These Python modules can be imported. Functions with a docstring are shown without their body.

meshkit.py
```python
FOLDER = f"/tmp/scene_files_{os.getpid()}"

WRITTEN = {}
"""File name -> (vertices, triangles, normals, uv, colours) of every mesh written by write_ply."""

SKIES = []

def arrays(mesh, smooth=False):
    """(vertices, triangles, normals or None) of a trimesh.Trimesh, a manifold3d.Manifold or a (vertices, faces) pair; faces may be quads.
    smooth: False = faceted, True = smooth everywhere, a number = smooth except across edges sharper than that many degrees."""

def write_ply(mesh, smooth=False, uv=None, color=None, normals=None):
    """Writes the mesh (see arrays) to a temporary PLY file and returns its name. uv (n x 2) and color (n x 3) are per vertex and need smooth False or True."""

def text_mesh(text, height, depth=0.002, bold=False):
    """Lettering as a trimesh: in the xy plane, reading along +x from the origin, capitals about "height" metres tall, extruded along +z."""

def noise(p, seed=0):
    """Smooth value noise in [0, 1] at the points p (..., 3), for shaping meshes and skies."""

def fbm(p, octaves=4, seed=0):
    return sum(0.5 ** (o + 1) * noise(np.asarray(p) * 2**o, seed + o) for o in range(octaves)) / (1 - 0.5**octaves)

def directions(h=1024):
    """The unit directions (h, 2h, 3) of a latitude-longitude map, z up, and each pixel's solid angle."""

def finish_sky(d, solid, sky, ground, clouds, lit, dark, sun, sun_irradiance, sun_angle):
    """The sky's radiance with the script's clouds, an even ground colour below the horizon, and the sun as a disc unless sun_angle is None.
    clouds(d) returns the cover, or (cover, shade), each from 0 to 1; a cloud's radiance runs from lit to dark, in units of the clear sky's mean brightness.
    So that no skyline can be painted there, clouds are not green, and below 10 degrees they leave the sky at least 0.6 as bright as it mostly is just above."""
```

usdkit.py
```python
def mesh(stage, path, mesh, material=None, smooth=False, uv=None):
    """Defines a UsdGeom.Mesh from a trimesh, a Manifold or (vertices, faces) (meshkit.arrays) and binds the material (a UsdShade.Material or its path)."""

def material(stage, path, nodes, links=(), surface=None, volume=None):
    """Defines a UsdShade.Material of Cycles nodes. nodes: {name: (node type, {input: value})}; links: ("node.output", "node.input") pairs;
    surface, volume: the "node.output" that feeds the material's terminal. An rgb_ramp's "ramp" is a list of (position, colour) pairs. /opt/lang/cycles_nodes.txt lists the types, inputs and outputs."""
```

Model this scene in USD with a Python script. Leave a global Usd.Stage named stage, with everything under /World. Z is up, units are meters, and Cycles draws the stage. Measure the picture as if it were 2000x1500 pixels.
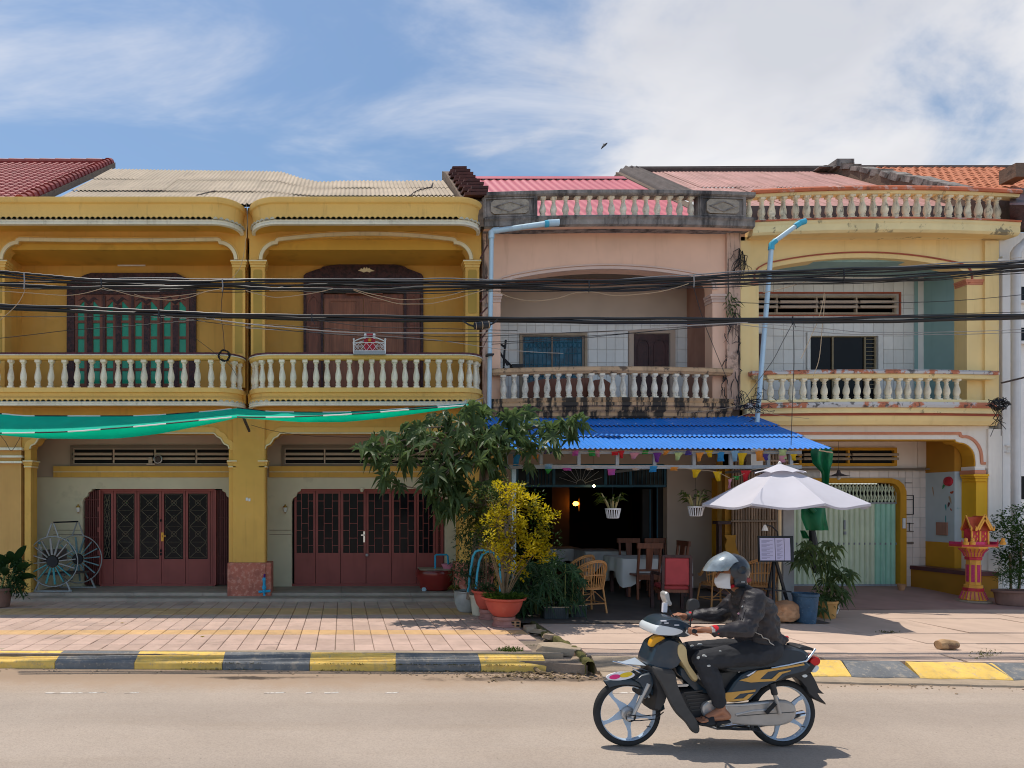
import math, numpy as np, trimesh, shapely, usdkit, meshkit
from shapely.geometry import Polygon, LineString, box as sbox, Point
from pxr import Usd, UsdGeom, UsdLux, UsdShade, Sdf, Gf, Vt

stage = Usd.Stage.CreateInMemory()
UsdGeom.SetStageUpAxis(stage, 'Z')
UsdGeom.Xform.Define(stage, '/World')
UsdGeom.Scope.Define(stage, '/World/Looks')

# ---------------------------------------------------------------- camera, sky, sun, exposure
EYE = 2.03                         # metres above the road; level camera, shifted lens
FPX, CX, CY = 1333.33, 670., 985.  # focal length and vanishing point in pixels of the 2000 x 1500 photograph
cam = UsdGeom.Camera.Define(stage, '/World/camera')
cam.AddTranslateOp().Set((0, 0, EYE)); cam.AddRotateXOp().Set(90)
cam.CreateFocalLengthAttr(24.); cam.CreateHorizontalApertureAttr(36.); cam.CreateVerticalApertureAttr(27.)
cam.CreateHorizontalApertureOffsetAttr((1000 - CX) / 2000 * 36); cam.CreateVerticalApertureOffsetAttr((CY - 750) / 2000 * 36)
cam.CreateClippingRangeAttr(Gf.Vec2f(.05, 2000))
EXPOSURE = 0.85
cam.CreateExposureAttr(EXPOSURE)
SUN = np.array([-.2, .2, 1.]); SUN /= np.linalg.norm(SUN)      # direction towards the sun: behind the houses, a little to the left
SUN_I, SKY_S = .55, .11

def sky():
    g = G()
    el, rot = math.asin(SUN[2]), math.atan2(SUN[0], SUN[1])
    s = g('sky_texture', {'sky_type': 'single_scattering', 'sun_disc': False, 'sun_elevation': el, 'sun_rotation': rot, 'air_density': 1.3, 'aerosol_density': 1.2, 'ozone_density': 1.4, 'altitude': 50.})
    tc = g('texture_coordinate')
    sp = g('separate_xyz', vector=tc + '.generated')
    den = g('math', {'math_type': 'maximum', 'value2': .02}, value1=g('math', {'math_type': 'add', 'value2': .18}, value1=sp + '.z') + '.value')
    u = g('math', {'math_type': 'divide'}, value1=sp + '.x', value2=den + '.value')
    v = g('math', {'math_type': 'divide'}, value1=sp + '.y', value2=den + '.value')
    uv = g('combine_xyz', {'z': 0.}, x=u + '.value', y=v + '.value')
    # wisps drawn out along one direction, and a heap of soft cloud to the right
    mp = g('mapping', {'rotation': (0, 0, -.75), 'scale': (1.0, 2.6, 1)}, vector=uv + '.vector')
    w = g('noise_texture', {'scale': 1.15, 'detail': 8., 'roughness': .6, 'distortion': .5}, vector=mp + '.vector')
    wm = g('map_range', {'range_type': 'smoothstep', 'from_min': .40, 'from_max': .78, 'to_max': .72, 'clamp': True}, value=w + '.fac')
    c = g('noise_texture', {'scale': 2.0, 'detail': 9., 'roughness': .57, 'distortion': .5}, vector=uv + '.vector')
    cd = np.array([.80, 1., .70]); cd /= np.linalg.norm(cd)
    dt = None
    for k, ax in enumerate('xyz'):
        m = g('math', {'math_type': 'multiply', 'value2': float(cd[k])}, value1=f'{sp}.{ax}')
        dt = m if dt is None else g('math', {'math_type': 'add'}, value1=dt + '.value', value2=m + '.value')
    blob = g('map_range', {'range_type': 'smoothstep', 'from_min': .86, 'from_max': .985, 'to_min': -.15, 'to_max': .21, 'clamp': True}, value=dt + '.value')
    cs = g('math', {'math_type': 'add'}, value1=c + '.fac', value2=blob + '.result')
    cm = g('map_range', {'range_type': 'smoothstep', 'from_min': .50, 'from_max': .76, 'to_max': .92, 'clamp': True}, value=cs + '.value')
    shade = g('noise_texture', {'scale': 1.6, 'detail': 5., 'roughness': .5}, vector=uv + '.vector')
    cc = g('mix_color', {'a': CLOUD_D, 'b': CLOUD_L}, fac=g('map_range', {'from_min': .38, 'from_max': .62, 'clamp': True}, value=shade + '.fac') + '.result')
    tint = g('mix_color', {'blend_type': 'multiply', 'fac': 1., 'b': SKY_TINT}, a=s + '.color')
    m1 = g('mix_color', {'b': CLOUD_W}, fac=wm + '.result', a=tint + '.result')
    m2 = g('mix_color', {}, fac=cm + '.result', a=m1 + '.result', b=cc + '.result')
    b = g('background_shader', {'strength': SKY_S}, color=m2 + '.result')
    mat = usdkit.material(stage, '/World/Looks/sky', g.n, g.l, surface=b + '.background')
    d = UsdLux.DomeLight.Define(stage, '/World/sky')
    UsdShade.MaterialBindingAPI.Apply(d.GetPrim()).Bind(mat)
    d.GetPrim().SetCustomDataByKey('kind', 'structure'); d.GetPrim().SetCustomDataByKey('label', 'blue sky with thin wisps and a soft white cloud at the right'); d.GetPrim().SetCustomDataByKey('category', 'sky')
    sun = UsdLux.DistantLight.Define(stage, '/World/sun')
    z = Gf.Vec3d(*SUN); q = Gf.Rotation(Gf.Vec3d(0, 0, 1), z)
    sun.AddTransformOp().Set(Gf.Matrix4d().SetRotate(q))
    sun.CreateIntensityAttr(SUN_I); sun.CreateAngleAttr(.5); sun.CreateColorAttr(Gf.Vec3f(1, .93, .83)); sun.CreateNormalizeAttr(True)
SKY_TINT = (.52, .585, .63)
CLOUD_W, CLOUD_L, CLOUD_D = (4.5, 4.5, 4.65), (4.7, 4.65, 4.7), (3.5, 3.55, 3.8)

# ---------------------------------------------------------------- helpers
class G:
    def __init__(s): s.n, s.l = {}, []
    def __call__(s, kind, vals=None, **links):
        k = f'n{len(s.n)}'; s.n[k] = (kind, vals or {})
        for a, b in links.items(): s.l.append((b, f'{k}.{a}'))
        return k
LOOKS = {}
GAIN = {}
def srgb(r, g, b):
    f = lambda c: (c / 255 / 12.92) if c < 11 else ((c / 255 + .055) / 1.055) ** 2.4
    return (f(r), f(g), f(b))
def sc(c, k): return tuple(min(1., x * k) for x in c)
def thresh(g, vec, scale, lo, hi, amt, det=6., rough=.65):
    n = g('noise_texture', {'scale': scale, 'detail': det, 'roughness': rough}, vector=vec)
    return g('map_range', {'range_type': 'smoothstep', 'from_min': lo, 'from_max': hi, 'to_max': amt, 'clamp': True}, value=n + '.fac') + '.result'
def M(name, col, rough=.75, var=.12, vs=1.3, bump=0., bs=60., streak=0., scol=(.04, .04, .035), ss=(6, 6, .55), sth=(.5, .75),
      spots=0., pcol=(.1, .1, .1), ps=3., pth=(.55, .7), spots2=0., pcol2=(.5, .5, .5), ps2=7., pth2=(.6, .68), metal=0., spec=.4, coat=0., rand=0., island=0., emit=0., trans=0., grain=None, sheen=0.):
    col = tuple(min(.86, c * k) for c, k in zip(col, GAIN.get(name, (1, 1, 1))))
    g = G(); geo = g('geometry'); pos = geo + '.position'
    n = g('noise_texture', {'scale': vs, 'detail': 6., 'roughness': .62}, vector=pos)
    f = g('map_range', {'from_min': .3, 'from_max': .7, 'clamp': True}, value=n + '.fac')
    c = g('mix_color', {'a': sc(col, 1 - var), 'b': sc(col, 1 + var)}, fac=f + '.result') + '.result'
    if grain:
        mp = g('mapping', {'scale': grain[:3]}, vector=pos)
        gf = thresh(g, mp + '.vector', 1., .35, .65, grain[3], 5., .6)
        c = g('mix_color', {'b': sc(col, .45)}, fac=gf, a=c) + '.result'
    if spots: c = g('mix_color', {'b': pcol}, fac=thresh(g, pos, ps, *pth, spots), a=c) + '.result'
    if spots2: c = g('mix_color', {'b': pcol2}, fac=thresh(g, pos, ps2, *pth2, spots2), a=c) + '.result'
    if streak:
        mp = g('mapping', {'scale': ss}, vector=pos)
        c = g('mix_color', {'b': scol}, fac=thresh(g, mp + '.vector', 1., *sth, streak), a=c) + '.result'
    if rand or island:
        src = g('object_info') + '.random' if rand else geo + '.random_per_island'
        k = rand or island
        v = g('math', {'math_type': 'multiply_add', 'value2': 2 * k, 'value3': 1 - k}, value1=src)
        c = g('hsv', {}, color=c, value=v + '.value') + '.color'
    p = g('principled_bsdf', {'roughness': rough, 'metallic': metal, 'specular_ior_level': spec, 'coat_weight': coat, 'sheen_weight': sheen, 'emission_strength': emit, 'emission_color': col}, base_color=c)
    if bump:
        bn = g('noise_texture', {'scale': bs, 'detail': 5., 'roughness': .65}, vector=pos)
        b = g('bump', {'strength': bump, 'distance': .02}, height=bn + '.fac')
        g.l.append((b + '.normal', p + '.normal'))
    out = p + '.BSDF'
    if trans:
        t = g('translucent_bsdf', {}, color=c)
        out = g('mix_closure', {'fac': trans}, closure1=p + '.BSDF', closure2=t + '.BSDF') + '.closure'
    LOOKS[name] = usdkit.material(stage, '/World/Looks/' + name, g.n, g.l, surface=out)
    return LOOKS[name]
def leafmat(name, dark, light, trans=.3, rough=.45, spec=.35):
    g = G(); geo = g('geometry')
    r = g('rgb_ramp', {'ramp': [(0., sc(dark, .7)), (.4, dark), (.85, light), (1., sc(light, 1.35))]}, fac=geo + '.random_per_island')
    n = g('noise_texture', {'scale': 2.2, 'detail': 3.}, vector=geo + '.position')
    c = g('mix_color', {'blend_type': 'multiply', 'fac': .8}, a=r + '.color', b=g('rgb_ramp', {'ramp': [(.3, (.55, .6, .6)), (.7, (1.35, 1.3, 1.1))]}, fac=n + '.fac') + '.color') + '.result'
    p = g('principled_bsdf', {'roughness': rough, 'specular_ior_level': spec}, base_color=c)
    t = g('translucent_bsdf', {}, color=c)
    LOOKS[name] = usdkit.material(stage, '/World/Looks/' + name, g.n, g.l, surface=g('mix_closure', {'fac': trans}, closure1=p + '.BSDF', closure2=t + '.BSDF') + '.closure')
def panemat(name, tint):
    g = G()
    a = g('transparent_bsdf', {'color': tint}); b = g('glossy_bsdf', {'color': (.9, .9, .9), 'roughness': .03})
    f = g('fresnel', {'IOR': 1.5})
    LOOKS[name] = usdkit.material(stage, '/World/Looks/' + name, g.n, g.l, surface=g('mix_closure', {}, fac=f + '.fac', closure1=a + '.BSDF', closure2=b + '.BSDF') + '.closure')

def X(px, Y): return (px - CX) * Y / FPX
def Z(py, Y): return EYE + (CY - py) * Y / FPX
def P(px, py, Y): return np.array([X(px, Y), Y, Z(py, Y)])
def G0(px, py, z=.18):                                # the point of a level surface at height z seen at a pixel
    Y = FPX * (EYE - z) / (py - CY); return np.array([X(px, Y), Y, z])

class MB:
    """collects shapes into one mesh"""
    def __init__(s): s.v, s.f, s.k = [], [], 0
    def add(s, v, f):
        v = np.asarray(v, float).reshape(-1, 3); f = np.asarray(f, int)
        if f.ndim == 2 and f.shape[1] == 4: f = np.vstack([f[:, [0, 1, 2]], f[:, [0, 2, 3]]])
        s.v.append(v); s.f.append(f + s.k); s.k += len(v); return s
    def tm(s, m): return s.add(m.vertices, m.faces)
    def mani(s, m):
        q = m.to_mesh(); return s.add(q.vert_properties[:, :3], q.tri_verts)
    def box(s, x0, y0, z0, x1, y1, z1):
        x0, x1 = sorted((x0, x1)); y0, y1 = sorted((y0, y1)); z0, z1 = sorted((z0, z1))
        v = [(x, y, z) for x in (x0, x1) for y in (y0, y1) for z in (z0, z1)]
        return s.add(v, [(0, 1, 3, 2), (4, 6, 7, 5), (0, 4, 5, 1), (2, 3, 7, 6), (0, 2, 6, 4), (1, 5, 7, 3)])
    def R(s, px0, py0, px1, py1, Y, t):               # a box whose front face fills a pixel rectangle at depth Y, t thick (backwards; negative: forwards)
        return s.box(X(px0, Y), Y, Z(py0, Y), X(px1, Y), Y + t, Z(py1, Y))
    def obox(s, c, size, R=None):
        h = np.array(size) / 2
        v = np.array([(x, y, z) for x in (-1, 1) for y in (-1, 1) for z in (-1, 1)]) * h
        if R is not None: v = v @ np.asarray(R).T
        return s.add(v + np.asarray(c), [(0, 1, 3, 2), (4, 6, 7, 5), (0, 4, 5, 1), (2, 3, 7, 6), (0, 2, 6, 4), (1, 5, 7, 3)])
    def bar(s, a, b, w, h=None):                       # a square bar from a to b
        a, b = np.asarray(a, float), np.asarray(b, float); d = b - a; L = np.linalg.norm(d); d /= L
        u = np.cross(d, (0, 0, 1)) if abs(d[2]) < .9 else np.cross(d, (0, 1, 0)); u /= np.linalg.norm(u); w2 = np.cross(u, d)
        return s.obox((a + b) / 2, (w, L, h or w), np.stack([u, d, w2], 1))
    def tube(s, pts, r, n=8, cap=True):
        p = np.asarray(pts, float); m = len(p); r = np.broadcast_to(np.asarray(r, float), (m,))
        t = np.gradient(p, axis=0); t /= np.maximum(np.linalg.norm(t, axis=1, keepdims=True), 1e-9)
        ref = np.array([0, 0, 1.]) if abs(t[0][2]) < .9 else np.array([0, 1., 0])
        u = np.cross(t[0], ref); u /= np.linalg.norm(u); vs = []
        for i in range(m):
            u = u - t[i] * (u @ t[i]); u /= max(np.linalg.norm(u), 1e-9); w = np.cross(t[i], u)
            a = np.arange(n) * 2 * np.pi / n
            vs.append(p[i] + r[i] * (np.cos(a)[:, None] * u + np.sin(a)[:, None] * w))
        f = [(i * n + j, i * n + (j + 1) % n, (i + 1) * n + (j + 1) % n, (i + 1) * n + j) for i in range(m - 1) for j in range(n)]
        v = np.vstack(vs)
        s.add(v, f)
        if cap:
            for i, o in ((0, 1), (m - 1, 0)):
                ring = vs[i]; c = np.vstack([ring, p[i]])
                s.add(c, [((j + 1) % n, j, n) if o else (j, (j + 1) % n, n) for j in range(n)])
        return s
    def lathe(s, prof, c=(0, 0, 0), n=16, R=None, sx=1., sy=1.):
        a = np.arange(n) * 2 * np.pi / n
        v = np.array([(r * np.cos(t) * sx, r * np.sin(t) * sy, z) for r, z in prof for t in a])
        if R is not None: v = v @ np.asarray(R).T
        return s.add(v + np.asarray(c), [(i * n + j, i * n + (j + 1) % n, (i + 1) * n + (j + 1) % n, (i + 1) * n + j) for i in range(len(prof) - 1) for j in range(n)])
    def slab(s, poly, y0, y1):                         # a shapely polygon in x, z pushed back from y0 to y1
        for g in getattr(poly, 'geoms', [poly]):
            if g.is_empty or g.area < 1e-8: continue
            m = trimesh.creation.extrude_polygon(g, abs(y1 - y0), engine='earcut'); v = m.vertices
            s.add(np.stack([v[:, 0], max(y0, y1) - v[:, 2], v[:, 1]], 1), m.faces)
        return s
    def flat(s, poly, z0, z1):                         # a shapely polygon in x, y between two heights
        for g in getattr(poly, 'geoms', [poly]):
            if g.is_empty or g.area < 1e-8: continue
            m = trimesh.creation.extrude_polygon(g, abs(z1 - z0), engine='earcut'); v = m.vertices + [0, 0, min(z0, z1)]
            s.add(v, m.faces)
        return s
    def grid(s, q, flip=False):                        # q: (m, n, 3) points
        m, n = q.shape[:2]; i, j = np.meshgrid(np.arange(m - 1), np.arange(n - 1), indexing='ij'); a = (i * n + j).ravel()
        f = np.stack([a, a + 1, a + n + 1, a + n], 1)
        return s.add(q.reshape(-1, 3), f[:, ::-1] if flip else f)
    def sweep(s, path, prof, closed=True):             # path: (n, 2) plan points, prof: (out, z) pairs; out is to the left of the path turned to the viewer
        p = np.asarray(path, float); t = np.gradient(p, axis=0); t /= np.linalg.norm(t, axis=1, keepdims=True)
        nrm = np.stack([t[:, 1], -t[:, 0]], 1)
        pr = np.asarray(list(prof) + ([prof[0]] if closed else []), float)
        q = np.zeros((len(p), len(pr), 3))
        q[..., 0] = p[:, None, 0] + nrm[:, None, 0] * pr[None, :, 0]; q[..., 1] = p[:, None, 1] + nrm[:, None, 1] * pr[None, :, 0]; q[..., 2] = pr[None, :, 1]
        s.grid(q)
        if closed:
            k = len(pr) - 1
            try:
                tv, fc = trimesh.creation.triangulate_polygon(Polygon(pr[:k]), engine='earcut')
                fc = np.argmin(np.linalg.norm(np.asarray(tv)[:, None] - pr[None, :k], axis=2), axis=1)[np.asarray(fc)]
            except Exception: fc = np.array([(0, i, i + 1) for i in range(1, k - 1)])
            for e in (0, -1): s.add(q[e, :k], fc)
        return s
    def mesh(s): return np.vstack(s.v), np.vstack(s.f)
    def move(s, R=None, t=(0, 0, 0)):
        s.v = [(v if R is None else v @ np.asarray(R).T) + np.asarray(t) for v in s.v]; return s

def rotz(a): c, s = math.cos(a), math.sin(a); return np.array([[c, -s, 0], [s, c, 0], [0, 0, 1.]])
def rotx(a): c, s = math.cos(a), math.sin(a); return np.array([[1., 0, 0], [0, c, -s], [0, s, c]])
def roty(a): c, s = math.cos(a), math.sin(a); return np.array([[c, 0, s], [0, 1., 0], [-s, 0, c]])
def px_poly(pts, Y): return Polygon([(X(a, Y), Z(b, Y)) for a, b in pts])
def curve(pts, n=60):                                  # smooth curve through points
    from scipy.interpolate import PchipInterpolator
    p = np.asarray(pts, float); d = np.r_[0, np.cumsum(np.linalg.norm(np.diff(p, axis=0), axis=1))]
    return PchipInterpolator(d, p)(np.linspace(0, d[-1], n))

USED = {}
def numbered(parent, name):
    k = (parent, name); USED[k] = USED.get(k, -1) + 1
    return f'{parent}/{name}' if USED[k] == 0 else f'{parent}/{name}_{USED[k]:03d}'
def tag(prim, label=None, cat=None, group=None, kind=None):
    for k, v in (('label', label), ('category', cat), ('group', group), ('kind', kind)):
        if v: prim.SetCustomDataByKey(k, v)
def thing(name, label, cat=None, group=None, loc=None, rz=0., kind=None):
    path = numbered('/World', name); x = UsdGeom.Xform.Define(stage, path)
    if loc is not None: x.AddTranslateOp().Set(Gf.Vec3d(*map(float, loc)))
    if rz: x.AddRotateZOp().Set(math.degrees(rz))
    tag(x.GetPrim(), label, cat, group, kind); return path
def part(parent, name, mb, mat, label=None, kind=None, smooth=False):
    path = numbered(parent, name)
    m = usdkit.mesh(stage, path, mb.mesh() if isinstance(mb, MB) else mb, LOOKS[mat], smooth=smooth)
    tag(m.GetPrim(), label, None, None, kind); return path
def solo(name, mb, mat, label, cat, group=None, kind=None, smooth=False):
    path = part('/World', name, mb, mat, smooth=smooth); tag(stage.GetPrimAtPath(path), label, cat, group, kind); return path
def copy(src, name, label, cat, group=None, loc=(0, 0, 0), rz=0.):
    path = numbered('/World', name); x = UsdGeom.Xform.Define(stage, path)
    x.GetPrim().GetReferences().AddInternalReference(src)
    x.ClearXformOpOrder(); x.AddTranslateOp(opSuffix='c').Set(Gf.Vec3d(*map(float, loc))); x.AddRotateZOp(opSuffix='c').Set(math.degrees(rz))
    tag(x.GetPrim(), label, cat, group); x.GetPrim().SetInstanceable(True); return path

def leaves(mb, base, d, L, W, rng, droop=.3, fold=.25, up=(0, 0, 1)):
    """one folded leaf from base along d"""
    d = np.asarray(d, float); d /= max(np.linalg.norm(d), 1e-9)
    s = np.cross(d, up); n_ = np.linalg.norm(s); s = s / n_ if n_ > 1e-3 else np.array([1., 0, 0]); n = np.cross(s, d)
    b = np.asarray(base, float); m = b + d * L * .5 - n * L * droop * .12 - n * W * fold; t = b + d * L - np.array([0, 0, 1.]) * L * droop
    l, r = b + d * L * .52 + s * W / 2, b + d * L * .52 - s * W / 2
    l2, r2 = b + d * L * .2 + s * W * .32, b + d * L * .2 - s * W * .32
    mb.add([b, l2, r2, m, l, r, t], [(0, 1, 3), (0, 3, 2), (1, 4, 3), (3, 5, 2), (4, 6, 3), (3, 6, 5)])
def palmate(mb, c, axis, n, L, W, rng, droop=.35, spread=.9):
    axis = np.asarray(axis, float); axis /= np.linalg.norm(axis)
    a = np.cross(axis, (.3, .2, .9)); a /= np.linalg.norm(a); b = np.cross(axis, a); ph = rng.uniform(0, 6.28)
    for k in range(n):
        t = ph + k * 2 * np.pi / n + rng.normal(0, .12)
        d = axis * (1 - spread) + spread * (np.cos(t) * a + np.sin(t) * b)
        leaves(mb, c, d, L * rng.uniform(.75, 1.15), W * rng.uniform(.8, 1.2), rng, droop * rng.uniform(.4, 1.5), .2, axis)
def curve3(p, n=60):
    return np.array([np.interp(np.linspace(0, len(p) - 1, n), range(len(p)), [q[k] for q in p]) for k in range(3)]).T
def unit(rng, n):
    v = rng.normal(size=(n, 3)); return v / np.linalg.norm(v, axis=1, keepdims=True)
sky()
# ---------------------------------------------------------------- materials
GRIME = (.035, .03, .025)
MUST = (.69, .395, .088)
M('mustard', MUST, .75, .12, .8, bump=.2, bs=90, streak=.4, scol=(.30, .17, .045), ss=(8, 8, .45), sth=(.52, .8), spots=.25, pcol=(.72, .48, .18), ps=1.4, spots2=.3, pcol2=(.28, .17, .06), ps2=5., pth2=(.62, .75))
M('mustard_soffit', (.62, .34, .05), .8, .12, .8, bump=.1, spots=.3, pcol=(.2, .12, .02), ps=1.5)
M('mustard_cornice', (.78, .485, .13), .65, .1, .7, bump=.15, streak=.5, scol=(.34, .20, .06), ss=(10, 10, .8), sth=(.55, .8))
M('olive_panel', (.42, .26, .045), .75, .10, 2.)
M('cream_trim', (.78, .68, .44), .65, .10, 2., streak=.35, scol=(.3, .25, .12), ss=(9, 9, 1), sth=(.5, .8))
M('white_trim', (.80, .77, .62), .65, .12, 2., streak=.45, scol=(.3, .28, .2), ss=(12, 12, 1.2), sth=(.5, .78))
M('dado', (.66, .59, .43), .8, .10, 1., bump=.15, spots=.25, pcol=(.2, .17, .11), ps=2.)
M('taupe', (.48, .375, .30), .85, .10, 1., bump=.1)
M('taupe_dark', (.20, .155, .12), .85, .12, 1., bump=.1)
M('rail_tile', (.10, .025, .035), .35, .2, 6., bump=.1, rand=.1)
M('baluster_white', (.82, .74, .56), .6, .12, 3., bump=.2, bs=40, streak=.4, scol=(.28, .2, .12), ss=(14, 14, 2), sth=(.5, .75), spots=.35, pcol=(.5, .33, .2), ps=5., rand=.06)
M('baluster_dirty', (.80, .70, .50), .7, .14, 3., bump=.3, bs=40, streak=.7, scol=(.12, .095, .06), ss=(16, 16, 2.5), sth=(.48, .72), spots=.7, pcol=(.07, .055, .04), ps=7., pth=(.58, .68), rand=.08)
M('baluster_grey', (.78, .70, .56), .7, .14, 3., bump=.3, bs=40, streak=.6, scol=(.2, .17, .12), ss=(16, 16, 2.5), sth=(.5, .75), spots=.5, pcol=(.12, .09, .06), ps=7., pth=(.6, .7), rand=.08)
M('roof_cement', (.46, .37, .27), .85, .14, 1.6, bump=.3, bs=30, streak=.5, scol=(.2, .17, .14), ss=(9, .7, .7), sth=(.5, .8), spots=.3, pcol=(.12, .1, .09), ps=9., pth=(.66, .72), rand=.07)
M('roof_red_tile', (.25, .03, .028), .65, .2, 2., bump=.1, island=.22, rand=.12, spots=.4, pcol=(.1, .03, .03), ps=6.)
M('roof_pink', (.55, .12, .135), .42, .08, 1.2, streak=.2, scol=(.3, .08, .08), ss=(8, .8, .8))
M('roof_rust', (.42, .20, .17), .6, .18, 1.4, bump=.1, streak=.75, scol=(.22, .09, .06), ss=(7, .6, .6), sth=(.42, .7), spots=.4, pcol=(.6, .42, .36), ps=5.)
M('roof_dark', (.085, .065, .06), .8, .3, 3., bump=.4)
M('roof_orange', (.62, .2, .085), .75, .16, 3., island=.25, spots=.5, pcol=(.14, .08, .06), ps=5., pth=(.6, .7))
M('firewall_tile', (.085, .03, .025), .8, .3, 5., bump=.4, rand=.3, spots=.5, pcol=(.03, .025, .025), ps=9.)
M('firewall', (.17, .12, .085), .9, .3, 4., bump=.6, bs=25, spots=.7, pcol=(.04, .035, .03), ps=4.)
M('black_stone', (.27, .235, .21), .9, .35, 5., bump=.7, bs=22, streak=.85, scol=(.02, .02, .022), ss=(5, 5, .8), sth=(.42, .68), spots=.6, pcol=(.3, .27, .23), ps=4.5, pth=(.56, .68))
M('stone_pale', (.34, .29, .23), .9, .25, 6., bump=.8, bs=30, spots=.6, pcol=(.1, .095, .09), ps=8.)
M('black_edge', (.028, .026, .026), .9, .5, 6., bump=.5, spots=.7, pcol=(.2, .17, .14), ps=7., pth=(.58, .68))
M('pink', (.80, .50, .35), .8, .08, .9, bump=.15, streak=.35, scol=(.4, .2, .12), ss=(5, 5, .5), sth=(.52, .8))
M('pink_stained', (.58, .38, .28), .85, .15, 1.2, bump=.4, bs=25, streak=.95, scol=(.06, .04, .03), ss=(9, 9, .7), sth=(.5, .62), spots=.6, pcol=(.1, .07, .05), ps=3., pth=(.56, .66), spots2=.5, pcol2=(.62, .55, .5), ps2=4.)
M('ledge_stained', (.55, .33, .17), .85, .15, 2., bump=.4, bs=25, streak=.96, scol=(.03, .025, .02), ss=(7, 7, .9), sth=(.43, .56), spots=.5, pcol=(.5, .3, .12), ps=4.)
M('rail_stained', (.56, .36, .2), .85, .15, 2., bump=.4, bs=25, spots=.8, pcol=(.045, .035, .03), ps=5., pth=(.56, .64), streak=.5, scol=(.1, .07, .04), ss=(6, 6, 1))
M('pink_trim', (.66, .47, .38), .75, .08, 2.)
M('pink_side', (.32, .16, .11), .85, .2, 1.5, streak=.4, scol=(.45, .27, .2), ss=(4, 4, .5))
M('cream', (.84, .62, .28), .8, .08, .9, bump=.15, streak=.3, scol=(.42, .26, .09), ss=(5, 5, .45), sth=(.54, .8), spots=.2, pcol=(.72, .6, .4), ps=1.5)
M('cream_stained', (.82, .66, .34), .8, .12, 1.2, bump=.3, streak=.6, scol=(.06, .05, .04), ss=(4, 4, 2.5), sth=(.6, .68), spots=.75, pcol=(.07, .065, .06), ps=1.6, pth=(.62, .66))
M('orange_trim', (.52, .14, .06), .7, .2, 3., spots=.7, pcol=(.08, .06, .05), ps=4., pth=(.55, .66), spots2=.5, pcol2=(.6, .52, .48), ps2=5., pth2=(.55, .62))
M('rail_orange', (.55, .18, .09), .75, .2, 3., spots=.95, pcol=(.55, .54, .52), ps=3., pth=(.46, .52), spots2=.85, pcol2=(.06, .05, .045), ps2=8., pth2=(.56, .62))
M('red_line', (.36, .085, .045), .7, .15, 3.)
M('salmon_line', (.58, .23, .13), .7, .15, 3.)
M('white_wall', (.78, .72, .64), .8, .07, 1., bump=.15, streak=.3, scol=(.42, .36, .3), ss=(4, 4, .5), sth=(.52, .8))
M('white_grey', (.82, .78, .73), .8, .08, 1., bump=.15, streak=.4, scol=(.35, .32, .3), ss=(4, 4, .4), sth=(.5, .8))
M('ochre', (.56, .27, .015), .75, .12, 1.5, streak=.4, scol=(.42, .17, .01), ss=(3, 3, .5))
M('ochre_dark', (.42, .19, .018), .8, .12, 1.5, spots=.3, pcol=(.3, .15, .03), ps=3.)
M('yellow_pillar', (.75, .40, .01), .65, .08, 2., streak=.25, scol=(.55, .26, .01), ss=(6, 6, .6))
M('teal_wall', (.27, .42, .41), .8, .1, 1.5, streak=.4, scol=(.08, .18, .2), ss=(6, 6, .4), sth=(.55, .8))
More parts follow.
